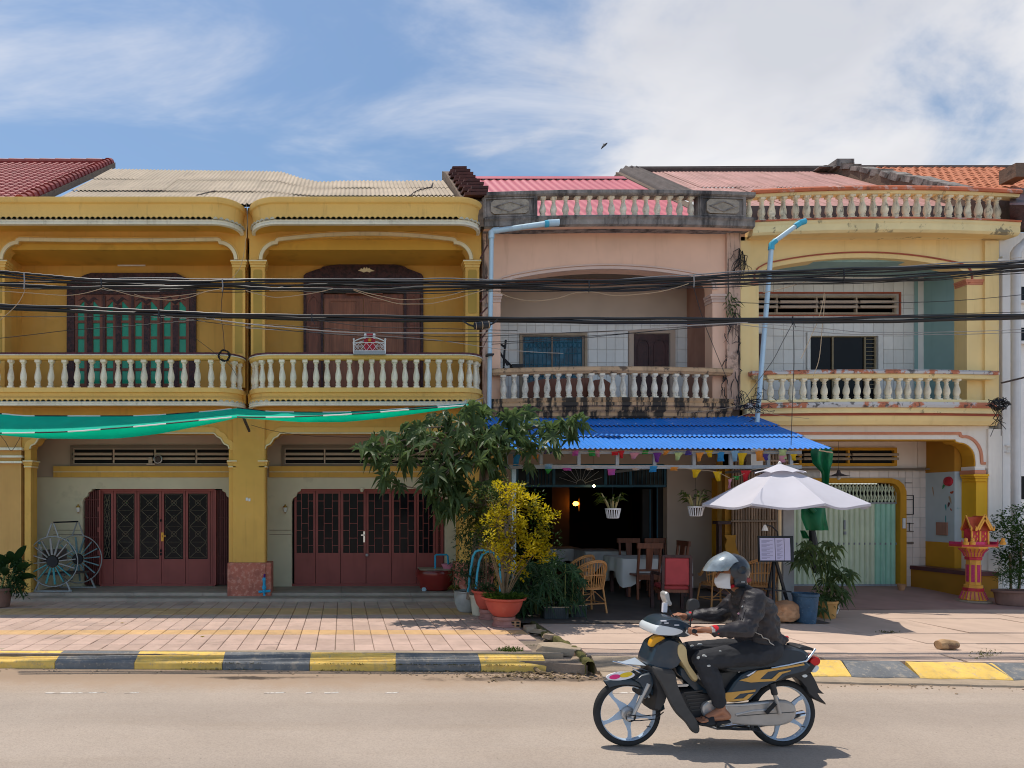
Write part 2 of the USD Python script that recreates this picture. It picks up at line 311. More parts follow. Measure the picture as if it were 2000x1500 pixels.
M('blue_wall', (.46, .53, .55), .8, .08, 1.5, spots=.6, pcol=(.12, .32, .34), ps=2.6, pth=(.68, .71), spots2=.7, pcol2=(.3, .16, .1), ps2=3.4, pth2=(.71, .73))
M('tile_white', (.72, .71, .68), .35, .06, 3., rand=.06, streak=.25, scol=(.35, .32, .28), ss=(6, 6, .6))
M('tile_pinkish', (.74, .63, .55), .4, .06, 3., rand=.06, streak=.25, scol=(.42, .33, .28), ss=(6, 6, .6))
M('grout', (.50, .47, .43), .9, .2, 3.)
M('dark_wood', (.055, .022, .022), .45, .3, 3., bump=.5, bs=28, spots=.6, pcol=(.02, .01, .012), ps=9., pth=(.5, .62))
M('carved_wood', (.06, .024, .026), .5, .3, 5., bump=1., bs=18, spots=.8, pcol=(.018, .01, .014), ps=12., pth=(.48, .56))
M('red_wood', (.21, .07, .038), .42, .2, 2., grain=(26, 26, 1.6, .6))
M('red_wood_light', (.30, .115, .06), .42, .2, 2., grain=(30, 30, 1.4, .5))
M('door_red', (.31, .075, .065), .5, .12, 2., streak=.25, scol=(.09, .02, .02), ss=(5, 5, .6))
M('gate_dark', (.13, .03, .028), .55, .2, 2., spots=.3, pcol=(.02, .01, .01))
M('glass_dark', (.008, .008, .010), .12, .2, 1., spec=.16)
M('glass_green', (.02, .30, .17), .08, .15, 2., spec=.5)
M('glass_blue', (.02, .09, .14), .1, .5, 2.5, spec=.5, spots=.8, pcol=(.01, .02, .03), ps=4., pth=(.45, .55))
M('black_void', (.006, .006, .006), .9, .2)
M('lattice_gold', (.16, .13, .085), .5, .2, metal=.3)
M('brass', (.55, .30, .06), .3, .15, metal=.8)
M('steel', (.45, .46, .48), .35, .15, 4., metal=.7)
M('chrome', (.75, .76, .78), .16, .08, metal=1.)
M('iron_grey', (.30, .31, .32), .6, .15, 3., spots=.4, pcol=(.16, .12, .09), ps=6.)
M('paint_white', (.72, .71, .68), .5, .08, 3.)
M('pvc_pale', (.46, .62, .72), .45, .08, 3., streak=.3, scol=(.3, .32, .32), ss=(8, 8, 1))
M('pvc_blue', (.05, .38, .55), .4, .1, 3.)
M('pvc_bright', (.02, .34, .56), .4, .15, 5.)
M('pvc_white', (.62, .61, .60), .5, .1, 2., streak=.35, scol=(.35, .32, .3), ss=(8, 8, .5))
M('cable_black', (.012, .013, .016), .45, .3, 3.)
M('cable_grey', (.26, .25, .25), .5, .2, 3.)
M('cable_tan', (.42, .31, .2), .6, .2, 3.)
M('red_plinth', (.44, .13, .085), .6, .25, 7., bump=.2, spots=.5, pcol=(.56, .3, .22), ps=14., pth=(.5, .6), spots2=.5, pcol2=(.25, .1, .08), ps2=3.)
M('paver_pink', (.49, .345, .28), .85, .14, 3., bump=.35, bs=55, rand=.09, spots=.35, pcol=(.22, .16, .13), ps=2.2)
M('paver_buff', (.56, .35, .17), .85, .14, 3., bump=.35, bs=55, rand=.09, spots=.35, pcol=(.28, .19, .12), ps=2.2)
M('paver_grey', (.48, .34, .28), .85, .14, 3., bump=.35, bs=55, rand=.09, spots=.4, pcol=(.2, .17, .15), ps=2.2)
M('concrete', (.52, .385, .30), .88, .12, 1.3, bump=.3, bs=60, rand=.05, spots=.4, pcol=(.27, .2, .16), ps=1.3, spots2=.25, pcol2=(.18, .16, .14), ps2=14., pth2=(.68, .74))
M('concrete_tan', (.36, .28, .2), .9, .2, 3., bump=.5, bs=40, spots=.5, pcol=(.18, .14, .1), ps=3.)
M('joint_soil', (.22, .17, .13), .95, .3, 5., bump=.6)
M('porch_stone', (.34, .275, .225), .75, .2, 2.5, bump=.2, spots=.45, pcol=(.22, .17, .12), ps=1.4, rand=.08)
M('forecourt', (.33, .20, .165), .8, .15, 2., bump=.3, spots=.4, pcol=(.24, .12, .085), ps=1.2)
M('dark_floor', (.085, .07, .06), .8, .25, 2., bump=.3, spots=.4, pcol=(.13, .1, .08), ps=1.5)
M('kerb_yellow', (.80, .52, .12), .75, .14, 3., bump=.5, bs=45, spots=.6, pcol=(.36, .28, .18), ps=7., pth=(.55, .7), streak=.4, scol=(.30, .24, .16), sth=(.5, .7), spots2=.6, pcol2=(.5, .4, .3), ps2=22., pth2=(.56, .66))
M('kerb_black', (.16, .165, .17), .8, .2, 3., bump=.5, bs=45, spots=.8, pcol=(.34, .29, .23), ps=6., pth=(.52, .66), spots2=.6, pcol2=(.4, .34, .27), ps2=22., pth2=(.56, .66))
M('moss', (.12, .11, .035), .95, .4, 9., bump=1., bs=50, spots=.6, pcol=(.05, .04, .025), ps=14.)
M('rock', (.34, .25, .17), .9, .3, 6., bump=.7, bs=30, spots=.5, pcol=(.12, .09, .07), ps=6.)
M('rock_orange', (.45, .235, .12), .85, .25, 5., bump=.5, bs=30, spots=.5, pcol=(.25, .13, .08), ps=4.)
M('soil', (.06, .04, .028), .95, .3, 8., bump=.8)
M('dry_leaf', (.34, .24, .13), .85, .3, 9., island=.35)
M('dry_yellow', (.6, .42, .04), .8, .3, 9., island=.3)

def road_material():
    g = G(); pos = g('geometry') + '.position'; sp = g('separate_xyz', vector=pos)
    big = g('noise_texture', {'scale': .55, 'detail': 6., 'roughness': .6}, vector=pos)
    c = g('mix_color', {'a': (.355, .288, .233), 'b': (.415, .34, .278)}, fac=g('map_range', {'from_min': .32, 'from_max': .68, 'clamp': True}, value=big + '.fac') + '.result') + '.result'
    mp = g('mapping', {'scale': (.35, 2.5, 1)}, vector=pos)                      # wear along the lanes
    c = g('mix_color', {'b': (.34, .27, .21)}, fac=thresh(g, mp + '.vector', 1., .48, .75, .55), a=c) + '.result'
    ag = g('voronoi_texture', {'scale': 90., 'feature': 'f1'}, vector=pos)       # aggregate
    agc = g('rgb_ramp', {'ramp': [(0., (.72, .72, .72)), (.45, (1., 1., 1.)), (1., (1.2, 1.18, 1.15))]}, fac=g('separate_color', color=ag + '.color') + '.r')
    c = g('mix_color', {'blend_type': 'multiply', 'fac': .4}, a=c, b=agc + '.color') + '.result'
    n = g('noise_texture', {'scale': 3.2, 'detail': 7., 'roughness': .7}, vector=pos)
    def add(a, b): return g('math', {'math_type': 'add'}, value1=a, value2=b) + '.value'
    # brown dust that gathers along the kerb
    e = g('math', {'math_type': 'multiply_add', 'value2': 1.1, 'value3': -8.45}, value1=sp + '.y')
    e2 = g('math', {'math_type': 'multiply_add', 'value2': .9}, value1=n + '.fac', value3=e + '.value')
    dust = g('map_range', {'range_type': 'smoothstep', 'from_min': .02, 'from_max': .75, 'to_max': .75, 'clamp': True}, value=e2 + '.value')
    c = g('mix_color', {'b': (.34, .235, .155)}, fac=dust + '.result', a=c) + '.result'
    # an oil stain and a few patches of wet grit beside the kerb
    for cx, cy, rx, ry, amt in ((-1.06, 7.98, .62, .11, .85), (2.25, 7.93, 1.5, .14, .7), (-.9, 8.0, 1.2, .07, .4)):
        mm = g('mapping', {'mapping_type': 'point', 'location': (-cx / rx, -cy / ry, 0), 'scale': (1 / rx, 1 / ry, 0)}, vector=pos)
        ln = g('vector_math', {'math_type': 'length'}, vector1=mm + '.vector')
        q = g('math', {'math_type': 'multiply_add', 'value2': -2.4}, value1=n + '.fac', value3=ln + '.value')
        k = g('map_range', {'range_type': 'smoothstep', 'from_min': -.2, 'from_max': -.85, 'to_max': amt, 'clamp': True}, value=q + '.value')
        c = g('mix_color', {'b': (.055, .042, .034)}, fac=k + '.result', a=c) + '.result'
    sm = g('math', {'math_type': 'multiply_add', 'value2': .05}, value1=n + '.fac', value3=sp + '.y')    # seam of an older, greyer lane
    k = g('map_range', {'range_type': 'smoothstep', 'from_min': 7.36, 'from_max': 7.39, 'to_min': .5, 'to_max': 0., 'clamp': True}, value=sm + '.value')
    c = g('mix_color', {'blend_type': 'multiply', 'b': (.93, .96, 1.)}, fac=k + '.result', a=c) + '.result'
    tr = g('wave_texture', {'wave_type': 'bands', 'bands_direction': 'y', 'scale': .19, 'distortion': 1.2, 'detail': 3., 'detail_scale': .6}, vector=pos)
    c = g('mix_color', {'blend_type': 'multiply', 'fac': .45, 'b': (.86, .85, .84)}, a=c, b=g('rgb_ramp', {'ramp': [(.2, (.84, .84, .84)), (.7, (1.06, 1.05, 1.04))]}, fac=tr + '.fac') + '.color') + '.result'
    pb = g('voronoi_texture', {'scale': 13., 'randomness': 1.}, vector=pos)
    pk = g('map_range', {'from_min': .10, 'from_max': .06, 'to_max': .8, 'clamp': True}, value=pb + '.distance')
    ps = g('map_range', {'from_min': .80, 'from_max': .84, 'clamp': True}, value=g('separate_color', color=pb + '.color') + '.g')
    pm = g('math', {'math_type': 'multiply'}, value1=pk + '.result', value2=ps + '.result')
    c = g('mix_color', {'b': (.16, .13, .11)}, fac=pm + '.value', a=c) + '.result'
    fine = g('noise_texture', {'scale': 160., 'detail': 4.}, vector=pos)
    b = g('bump', {'strength': .35, 'distance': .01}, height=fine + '.fac')
    p = g('principled_bsdf', {'roughness': .9, 'specular_ior_level': .2}, base_color=c, normal=b + '.normal')
    LOOKS['road'] = usdkit.material(stage, '/World/Looks/road', g.n, g.l, surface=p + '.BSDF')
road_material()

# ---------------------------------------------------------------- ground, road, kerbs, pavement
def struct(name, mb, mat, label, smooth=False): return solo(name, mb, mat, label, name.replace('_', ' '), kind='structure', smooth=smooth)
struct('ground', MB().box(-260, -200, -.6, 260, 320, -.05), 'joint_soil', 'bare ground under the street and houses')
struct('road', MB().flat(Polygon([(-120, -30), (120, -30), (120, 8.9), (-120, 8.9)]), -.045, 0.), 'road', 'dusty pale asphalt road in front of the kerb')
LM = MB()
for a, b in ((-3.2, -2.55), (-2.35, -2.2), (-.85, -.62), (-.4, -.33), (-.2, -.05), (.45, .6), (-5.0, -4.4), (2.9, 3.3)):
    LM.flat(LineString([(a, 7.34), (b, 7.36)]).buffer(.014, cap_style=2), 0., .004)
M('worn_paint', (.62, .58, .52), .8, .2, 8., spots=.95, pcol=(.36, .29, .23), ps=11., pth=(.45, .55))
solo('road_marking', LM, 'worn_paint', 'worn broken white edge line on the road', 'road marking', kind='structure')

rng = np.random.default_rng(3)
BX = 2.93                                                # the mossy drain between the left and the right pavement
pave = thing('pavement', 'pink and buff paved footway before the mustard houses', 'pavement', kind='structure')
part(pave, 'bedding', MB().flat(Polygon([(-14, 8.62), (BX - .25, 8.5), (BX - .2, 13.6), (-14, 13.6)]), -.04, .158), 'joint_soil')
rows = [8.66 + .35 * k for k in range(14)]
tiles = []
for j, y in enumerate(rows):
    x = -7.6 + .0
    for i in range(42):
        x0 = -7.6 + .25 * i
        if x0 + .25 < -.5025 * (y + .35) - .15 or x0 + .25 > BX - .28: continue
        if j < 3 and x0 > BX - .62 + .08 * j and rng.random() < .8: continue          # broken away at the corner
        tiles.append((y, x0, j))
tiles.sort()
rest = {}
for k, (y, x0, j) in enumerate(tiles):
    g = .003; gx = .004
    dz = rng.normal(0, .0016); tx, ty = rng.normal(0, .004, 2)
    c = [(x0 + gx, y + g), (x0 + .25 - gx, y + g), (x0 + .25 - gx, y + .35 - g), (x0 + gx, y + .35 - g)]
    e = .007
    t = [(x0 + gx + e, y + g + e), (x0 + .25 - gx - e, y + g + e), (x0 + .25 - gx - e, y + .35 - g - e), (x0 + gx + e, y + .35 - g - e)]
    zt = lambda p: .18 + dz + tx * (p[0] - x0 - .125) + ty * (p[1] - y - .175)
    v = [(*p, .15) for p in c] + [(*p, zt(p) - .006) for p in c] + [(*p, zt(p)) for p in t]
    f = [(a, (a + 1) % 4, (a + 1) % 4 + 4, a + 4) for a in range(4)] + [(a + 4, (a + 1) % 4 + 4, (a + 1) % 4 + 8, a + 8) for a in range(4)] + [(8, 9, 10, 11)]
    mat = 'paver_buff' if j in (3, 8, 9) else ('paver_grey' if rng.random() < .2 else 'paver_pink')
    if k < 296: part(pave, 'paver', MB().add(v, f), mat)
    else: rest.setdefault(mat, MB()).add(v, f)
for mat, mb in rest.items(): part(pave, 'far_pavers', mb, mat, kind='stuff')

KL = lambda x: 8.32 - .0326 * x
kerb = thing('kerb', 'yellow and black painted kerb in front of the mustard houses', 'kerb', kind='structure')
edges = [X(p, 8.4) for p in (-420, -250, -60, 105, 262, 435, 605, 772, 935, 1062)]
gro = [(-.02, .09)]
for k in range(4):
    a = .045 + .028 * k; zz = lambda o: .09 + (o - .02) * .5
    gro += [(-a, zz(a)), (-a - .003, zz(a) - .009), (-a - .008, zz(a) - .007), (-a - .011, zz(a + .011))]
prof = [(0, -.04), (.004, .075), (-.004, .085)] + gro + [(-.17, .166), (-.23, .172), (-.23, -.04)]
for k in range(len(edges) - 1):
    a, b = edges[k] + .004, edges[k + 1] - .004
    n = 14; xs = np.linspace(a, b, n)
    q = MB().sweep(np.stack([xs, KL(xs) + .004 * np.sin(xs * 17 + k)], 1), prof)
    part(kerb, 'kerb_stone', q, 'kerb_black' if k % 2 else 'kerb_yellow')
xs = np.linspace(-9, BX - .2, 80)
part(kerb, 'mortar_edge', MB().sweep(np.stack([xs, KL(xs) - .235 * -1 + .0 * xs], 1), [(0, .1), (.004, .176), (-.10, .178), (-.11, .1)]), 'concrete_tan')
# moss in the seam between the kerb stones' two courses
rm = np.random.default_rng(8); mo = MB()
for x in np.concatenate([rm.uniform(-2.0, -1.0, 130), rm.uniform(-.3, .25, 60), rm.uniform(.6, 2.2, 260)]):
    z = .082 if rm.random() < .6 else .004; y = KL(x) - (.012 if z > .05 else .01)
    for _ in range(3):
        d = np.array([rm.normal(0, .6), rm.normal(-.35, .35), rm.uniform(.2, 1)]); leaves(mo, (x, y, z), d, rm.uniform(.012, .035), .007, rm, .2)
solo('kerb_moss', mo, 'moss', 'moss and weeds in the seams of the yellow and black kerb', 'moss', kind='stuff')

# the right-hand pavement: long concrete slabs, a ribbed strip and a sloping painted kerb
def KR(x): return np.interp(x, [2.9, 5.4, 7.45, 20], [7.98, 7.74, 7.58, 7.0])
rpave = thing('pavement', 'pale pink concrete slab footway before the blue awning and the cream house', 'pavement', kind='structure')
part(rpave, 'bedding', MB().flat(Polygon([(BX + .05, 8.45), (14, 8.3), (17, 11.9), (BX + .05, 11.9)]), -.04, .15), 'joint_soil')
ry = [8.56, 9.07, 9.8, 11.06, 11.95]
for j in range(4):
    cols = [BX + .08] + list(np.arange(4.2 + .37 * (j % 2), 15.5, 1.6 if j else 2.1))
    for a, b in zip(cols[:-1], cols[1:]):
        o = 0 if j else 1
        y0 = [ry[j] + (KR(a) - 7.74) * .9 * o, ry[j] + (KR(b) - 7.74) * .9 * o]
        t = rng.normal(0, .003, 4)
        zt = .176 + .012 * j / 3
        gap = .008
        c = [(a + .003, y0[0] + gap), (b - .003, y0[1] + gap), (b - .003, ry[j + 1] - gap), (a + .003, ry[j + 1] - gap)]
        v = [(*p, .1) for p in c] + [(*p, zt + t[i]) for i, p in enumerate(c)]
        part(rpave, 'slab', MB().add(v, [(q, (q + 1) % 4, (q + 1) % 4 + 4, q + 4) for q in range(4)] + [(4, 5, 6, 7)]), 'concrete')
rk = thing('kerb', 'sloping kerb with worn yellow and grey paint beside the motorcycle', 'kerb', kind='structure')
edges = [BX + .1] + [X(p, 7.85) for p in (1310, 1440, 1560)] + [X(1666, 7.85), X(1792, 7.85), X(1966, 7.8), X(2100, 7.8), X(2300, 7.8)]
for k in range(len(edges) - 1):
    xs = np.linspace(edges[k] + .002, edges[k + 1] - .002, 16); yy = KR(xs) + .16
    wob = .012 * np.sin(xs * 9) + .008 * np.sin(xs * 23)
    mat = ('concrete_tan' if k < 1 else 'kerb_yellow' if k % 2 else 'kerb_black') if k < 7 else 'concrete'
    part(rk, 'kerb_stone', MB().sweep(np.stack([xs, yy + wob], 1), [(0, -.02), (.0, .045), (-.02, .06), (-.26, .158), (-.30, .165), (-.32, -.02)]), mat)
xs = np.linspace(BX + .1, 15, 90)
part(rk, 'footing', MB().sweep(np.stack([xs, KR(xs) + .012 * np.sin(xs * 5) + .01 * np.sin(xs * 31)], 1), [(.02, -.02), (.015, .022), (-.03, .034), (-.2, .04), (-.2, -.02)]), 'concrete_tan')
pr = [(0, .1), (0, .166)]
for k in range(5):
    a = .05 + .066 * k; pr += [(-a, .17), (-a - .004, .155), (-a - .014, .155), (-a - .018, .171)]
pr += [(-.40, .174), (-.40, .1)]
for a, b in ((BX + .1, 5.75), (5.8, 7.35), (7.4, 9.4), (9.45, 14)):
    xs = np.linspace(a, b, 12)
    part(rk, 'ribbed_strip', MB().sweep(np.stack([xs, KR(xs) + .49], 1), pr), 'concrete')
# porch slabs
porch = thing('porch_floor', 'dark stone porch step under the mustard houses', 'floor', kind='structure')
for k in range(8):
    a = -8.2 + 1.36 * k
    part(porch, 'slab', MB().box(a + .002, 13.42, .1, a + 1.358, 16.2, .29 + rng.normal(0, .0015)), 'porch_stone')
    part(porch, 'step', MB().box(a + .002, 13.0 + .02 * math.sin(k), .1, a + 1.358, 13.418, .235), 'porch_stone')
def ramp(x0, x1, ys, zs): 
    q = np.array([[(x, y, z) for y, z in zip(ys, zs)] for x in (x0, x1)]); m = MB().grid(q, True); return m
struct('restaurant_floor', ramp(BX - .2, 7.55, [10.55, 12, 14, 25], [.196, .2, .25, .25]), 'dark_floor', 'dark concrete floor under the blue awning')
struct('forecourt', ramp(7.55, 17, [11.94, 12.6, 14.2, 15.2], [.19, .21, .29, .29]), 'forecourt', 'reddish brown forecourt floor before the green folding gate')
# ---------------------------------------------------------------- the two mustard shophouses
FP = 13.5                                              # front plane of the arcades
BP = 14.5                                              # recessed walls
def f2(px): return X(px, FP)
def rpath(x0, x1, b, r, n=10, ends=(True, True)):      # plan line of a slab that stands out b from the front with rounded corners
    p = []
    a = np.linspace(0, np.pi / 2, n)
    if ends[0]: p += [(x0, FP + .02)] * (b - r > 1e-3) + [(x0 + r - r * math.cos(t), FP - b + r - r * math.sin(t)) for t in a]
    else: p += [(x0, FP - b)]
    xs = np.linspace(x0 + r, x1 - r, 24)[1:-1]; p += [(x, FP - b) for x in xs]
    if ends[1]: p += [(x1 - r + r * math.sin(t), FP - b + r - r * math.cos(t)) for t in a] + [(x1, FP + .02)] * (b - r > 1e-3)
    else: p += [(x1, FP - b)]
    return np.array(p)
def along(path, s):                                    # points and normals at arc lengths s
    d = np.r_[0, np.cumsum(np.linalg.norm(np.diff(path, axis=0), axis=1))]
    p = np.stack([np.interp(s, d, path[:, k]) for k in (0, 1)], 1); e = 1e-3
    q = np.stack([np.interp(np.minimum(np.asarray(s) + e, d[-1]), d, path[:, k]) - np.interp(np.maximum(np.asarray(s) - e, 0), d, path[:, k]) for k in (0, 1)], 1)
    q /= np.linalg.norm(q, axis=1, keepdims=True)
    return p, np.stack([q[:, 1], -q[:, 0]], 1), d[-1]
def baluster(h, w, n=14):
    r = w / 2
    pr = [(.98, 0), (.98, .07), (.78, .085), (.72, .11), (.86, .16), (.70, .19), (.70, .22), (.80, .25), (.97, .33), (.98, .40), (.90, .50), (.70, .60), (.54, .70), (.50, .76), (.62, .775), (.62, .80), (.48, .82), (.58, .86), (.80, .90), (.92, .915), (.92, 1.0)]
    v = MB(); a = np.arange(n) * 2 * np.pi / n; rings = []
    for k, (q, z) in enumerate(pr):
        sq = k in (0, 1, len(pr) - 1, len(pr) - 2)                         # square foot and head, fluted belly
        m = np.minimum(1 / np.maximum(np.abs(np.cos(a)), 1e-6), 1 / np.maximum(np.abs(np.sin(a)), 1e-6)) if sq else 1 + (.05 * np.cos(7 * a) if .25 < z < .76 else 0 * a)
        rings.append(np.stack([q * r * m * np.cos(a), q * r * m * np.sin(a), np.full(n, z * h)], 1))
    v.grid(np.stack([np.vstack([x, x[:1]]) for x in rings]))
    return v.mesh()
def balusters(parent, path, z0, h, w, n, s0, s1, mat, rng, inset=.07, broken=()):
    d = np.r_[0, np.cumsum(np.linalg.norm(np.diff(path, axis=0), axis=1))]
    s = np.linspace(s0, d[-1] - s1, n); p, nr, _ = along(path, s)
    bv, bf = baluster(h, w)
    for k in range(n):
        ang = math.atan2(nr[k, 1], nr[k, 0]) + math.pi / 2
        v = bv @ rotz(ang).T
        if k in broken:
            z = v[:, 2] / h; dent = (z > .25) & (z < .6) & (v[:, 1] < 0); v = v.copy(); v[dent, 1] *= .3
        tlt = rng.normal(0, .014, 2); v = v * [1 + rng.normal(0, .03), 1 + rng.normal(0, .03), 1.]; p[k] += rng.normal(0, .005, 2)
        v = v + np.c_[v[:, 2] * tlt[0], v[:, 2] * tlt[1], np.zeros(len(v))]
        part(parent, 'baluster', (v + [p[k, 0] - nr[k, 0] * inset, p[k, 1] - nr[k, 1] * inset, z0], bf), mat, smooth=40)
def scallops(mb, path, z, r, pitch, depth=.03):
    _, _, L = along(path, [0.]); n = int(L / pitch); s = (np.arange(n) + .5) * L / n; p, nr, _ = along(path, s)
    a = np.linspace(0, np.pi, 9)
    for k in range(n):
        t = np.array([-nr[k, 1], nr[k, 0]]); o = p[k] + nr[k] * .036
        fr = np.array([[*(o + t * r * math.cos(q)), z + r * 1.05 * math.sin(q)] for q in a]); bk = fr - np.array([*(nr[k] * depth), 0])
        m = len(a); v = np.vstack([fr, bk])
        mb.add(v, [(i, i + 1, m + i + 1, m + i) for i in range(m - 1)]); mb.add(v, [(0, i + 1, i) for i in range(1, m - 1)] + [(0, i, i + 1) for i in range(1, m - 1)])
def arch_px(x0, x1, ys, yt, cw=30, ch=31, st=5):       # arch with quarter-round shoulders and a small step, in pixels
    m, w = (x0 + x1) / 2, (x1 - x0) / 2
    q = [(x0 + cw * (1 - math.cos(t)), ys - ch * math.sin(t)) for t in np.linspace(0, np.pi / 2, 9)]
    q += [(x0 + cw + 1.5, ys - ch - st)]
    e = x0 + cw + 4; y0 = ys - ch - st - 1
    xs = np.linspace(e, m, 14); q += [(x, yt + (y0 - yt) * ((m - x) / (m - e)) ** 2) for x in xs]
    return q + [(2 * m - a, b) for a, b in q[::-1][1:]]
def shoulder_px(x0, x1, ys, yt):                       # flat head with stepped ogee shoulders
    q = [(x0, ys), (x0 + 2, ys - 6), (x0 + 9, ys - 9), (x0 + 13, ys - 14), (x0 + 16, ys - 20), (x0 + 24, ys - 24), (x0 + 28, yt + 1), (x0 + 31, yt)]
    return q + [(x0 + x1 - a, b) for a, b in q[::-1]]
def louvre(parent, name, px0, px1, py0, py1, Y, bays, frame, slat, nsl=3, fw=4, proud=.05):
    f = MB()
    f.R(px0, py0, px1, py0 + fw, Y - proud, proud + .02); f.R(px0, py1 - fw, px1, py1, Y - proud, proud + .02)
    xs = np.linspace(px0, px1, bays + 1)
    for k, x in enumerate(xs):
        w = fw if k in (0, bays) else fw * .75
        f.R(x - (w / 2 if 0 < k < bays else 0 if k == 0 else w), py0 + fw, x + (w / 2 if 0 < k < bays else w if k == 0 else 0), py1 - fw, Y - proud + .002, proud)
    p = part(parent, name, f, frame)
    part(p, 'shaft', MB().R(px0 + 1, py0 + 1, px1 - 1, py1 - 1, Y - .006, .004), 'black_void')
    ys = np.linspace(py0 + fw, py1 - fw, nsl + 1)[1:-1] if nsl > 1 else []
    for b in range(bays):
        for y in ys:
            m = MB(); x0, x1 = X(xs[b] + 2, Y), X(xs[b + 1] - 2, Y); z = Z(y, Y)
            m.obox(((x0 + x1) / 2, Y - proud / 2 - .002, z), (x1 - x0, proud * 1.15, .016), rotx(-.5)); m.obox(((x0 + x1) / 2, Y - proud - .004, z - .012), (x1 - x0, .012, .04))
            part(p, 'slat', m, slat)
    return p
def capital(mb, px0, px1, py0, py1, Y, out=4, t=.25):
    h = (py1 - py0)
    for a, b, o in ((0, .3, 1.), (.3, .6, .65), (.6, 1., .3)): mb.R(px0 - out * o, py0 + h * a, px1 + out * o, py0 + h * b - (.4 if b < 1 else 0), Y - .012 * out * o, t)

def roof_sheets(parent, cols, rows, zf, yr, mat, pitch=.09, amp=.014, rng=None, name='roof_sheet', lap=.02, jit=.01):
    """corrugated sheets: cols: list of x edges; yr(x) = (eave Y, ridge Y); zf(Y) = height of the plane"""
    for a, b in zip(cols[:-1], cols[1:]):
        for r in range(rows):
            n = max(8, int((b - a) / pitch * 6)); xs = np.linspace(a, b + .03, n); m = 3
            dz = rng.normal(0, jit); tilt = rng.normal(0, jit)
            q = np.zeros((m, n, 3))
            for i in range(m):
                t = (r + i / (m - 1) * (1.03 if r < rows - 1 else 1.)) / rows
                y = np.array([yr(x)[0] + (yr(x)[1] - yr(x)[0]) * t for x in xs])
                q[i, :, 0] = xs; q[i, :, 1] = y; q[i, :, 2] = zf(y) + amp * np.sin(xs * 2 * np.pi / pitch) + .012 * (rows - r) * (1 - i / (m - 1)) * lap / .02 + dz * .3 + tilt * (xs - a) * .5
            v = MB().grid(q)
            v.grid(q - [0, 0, .006], True)
            part(parent, name, v, mat, smooth=50)

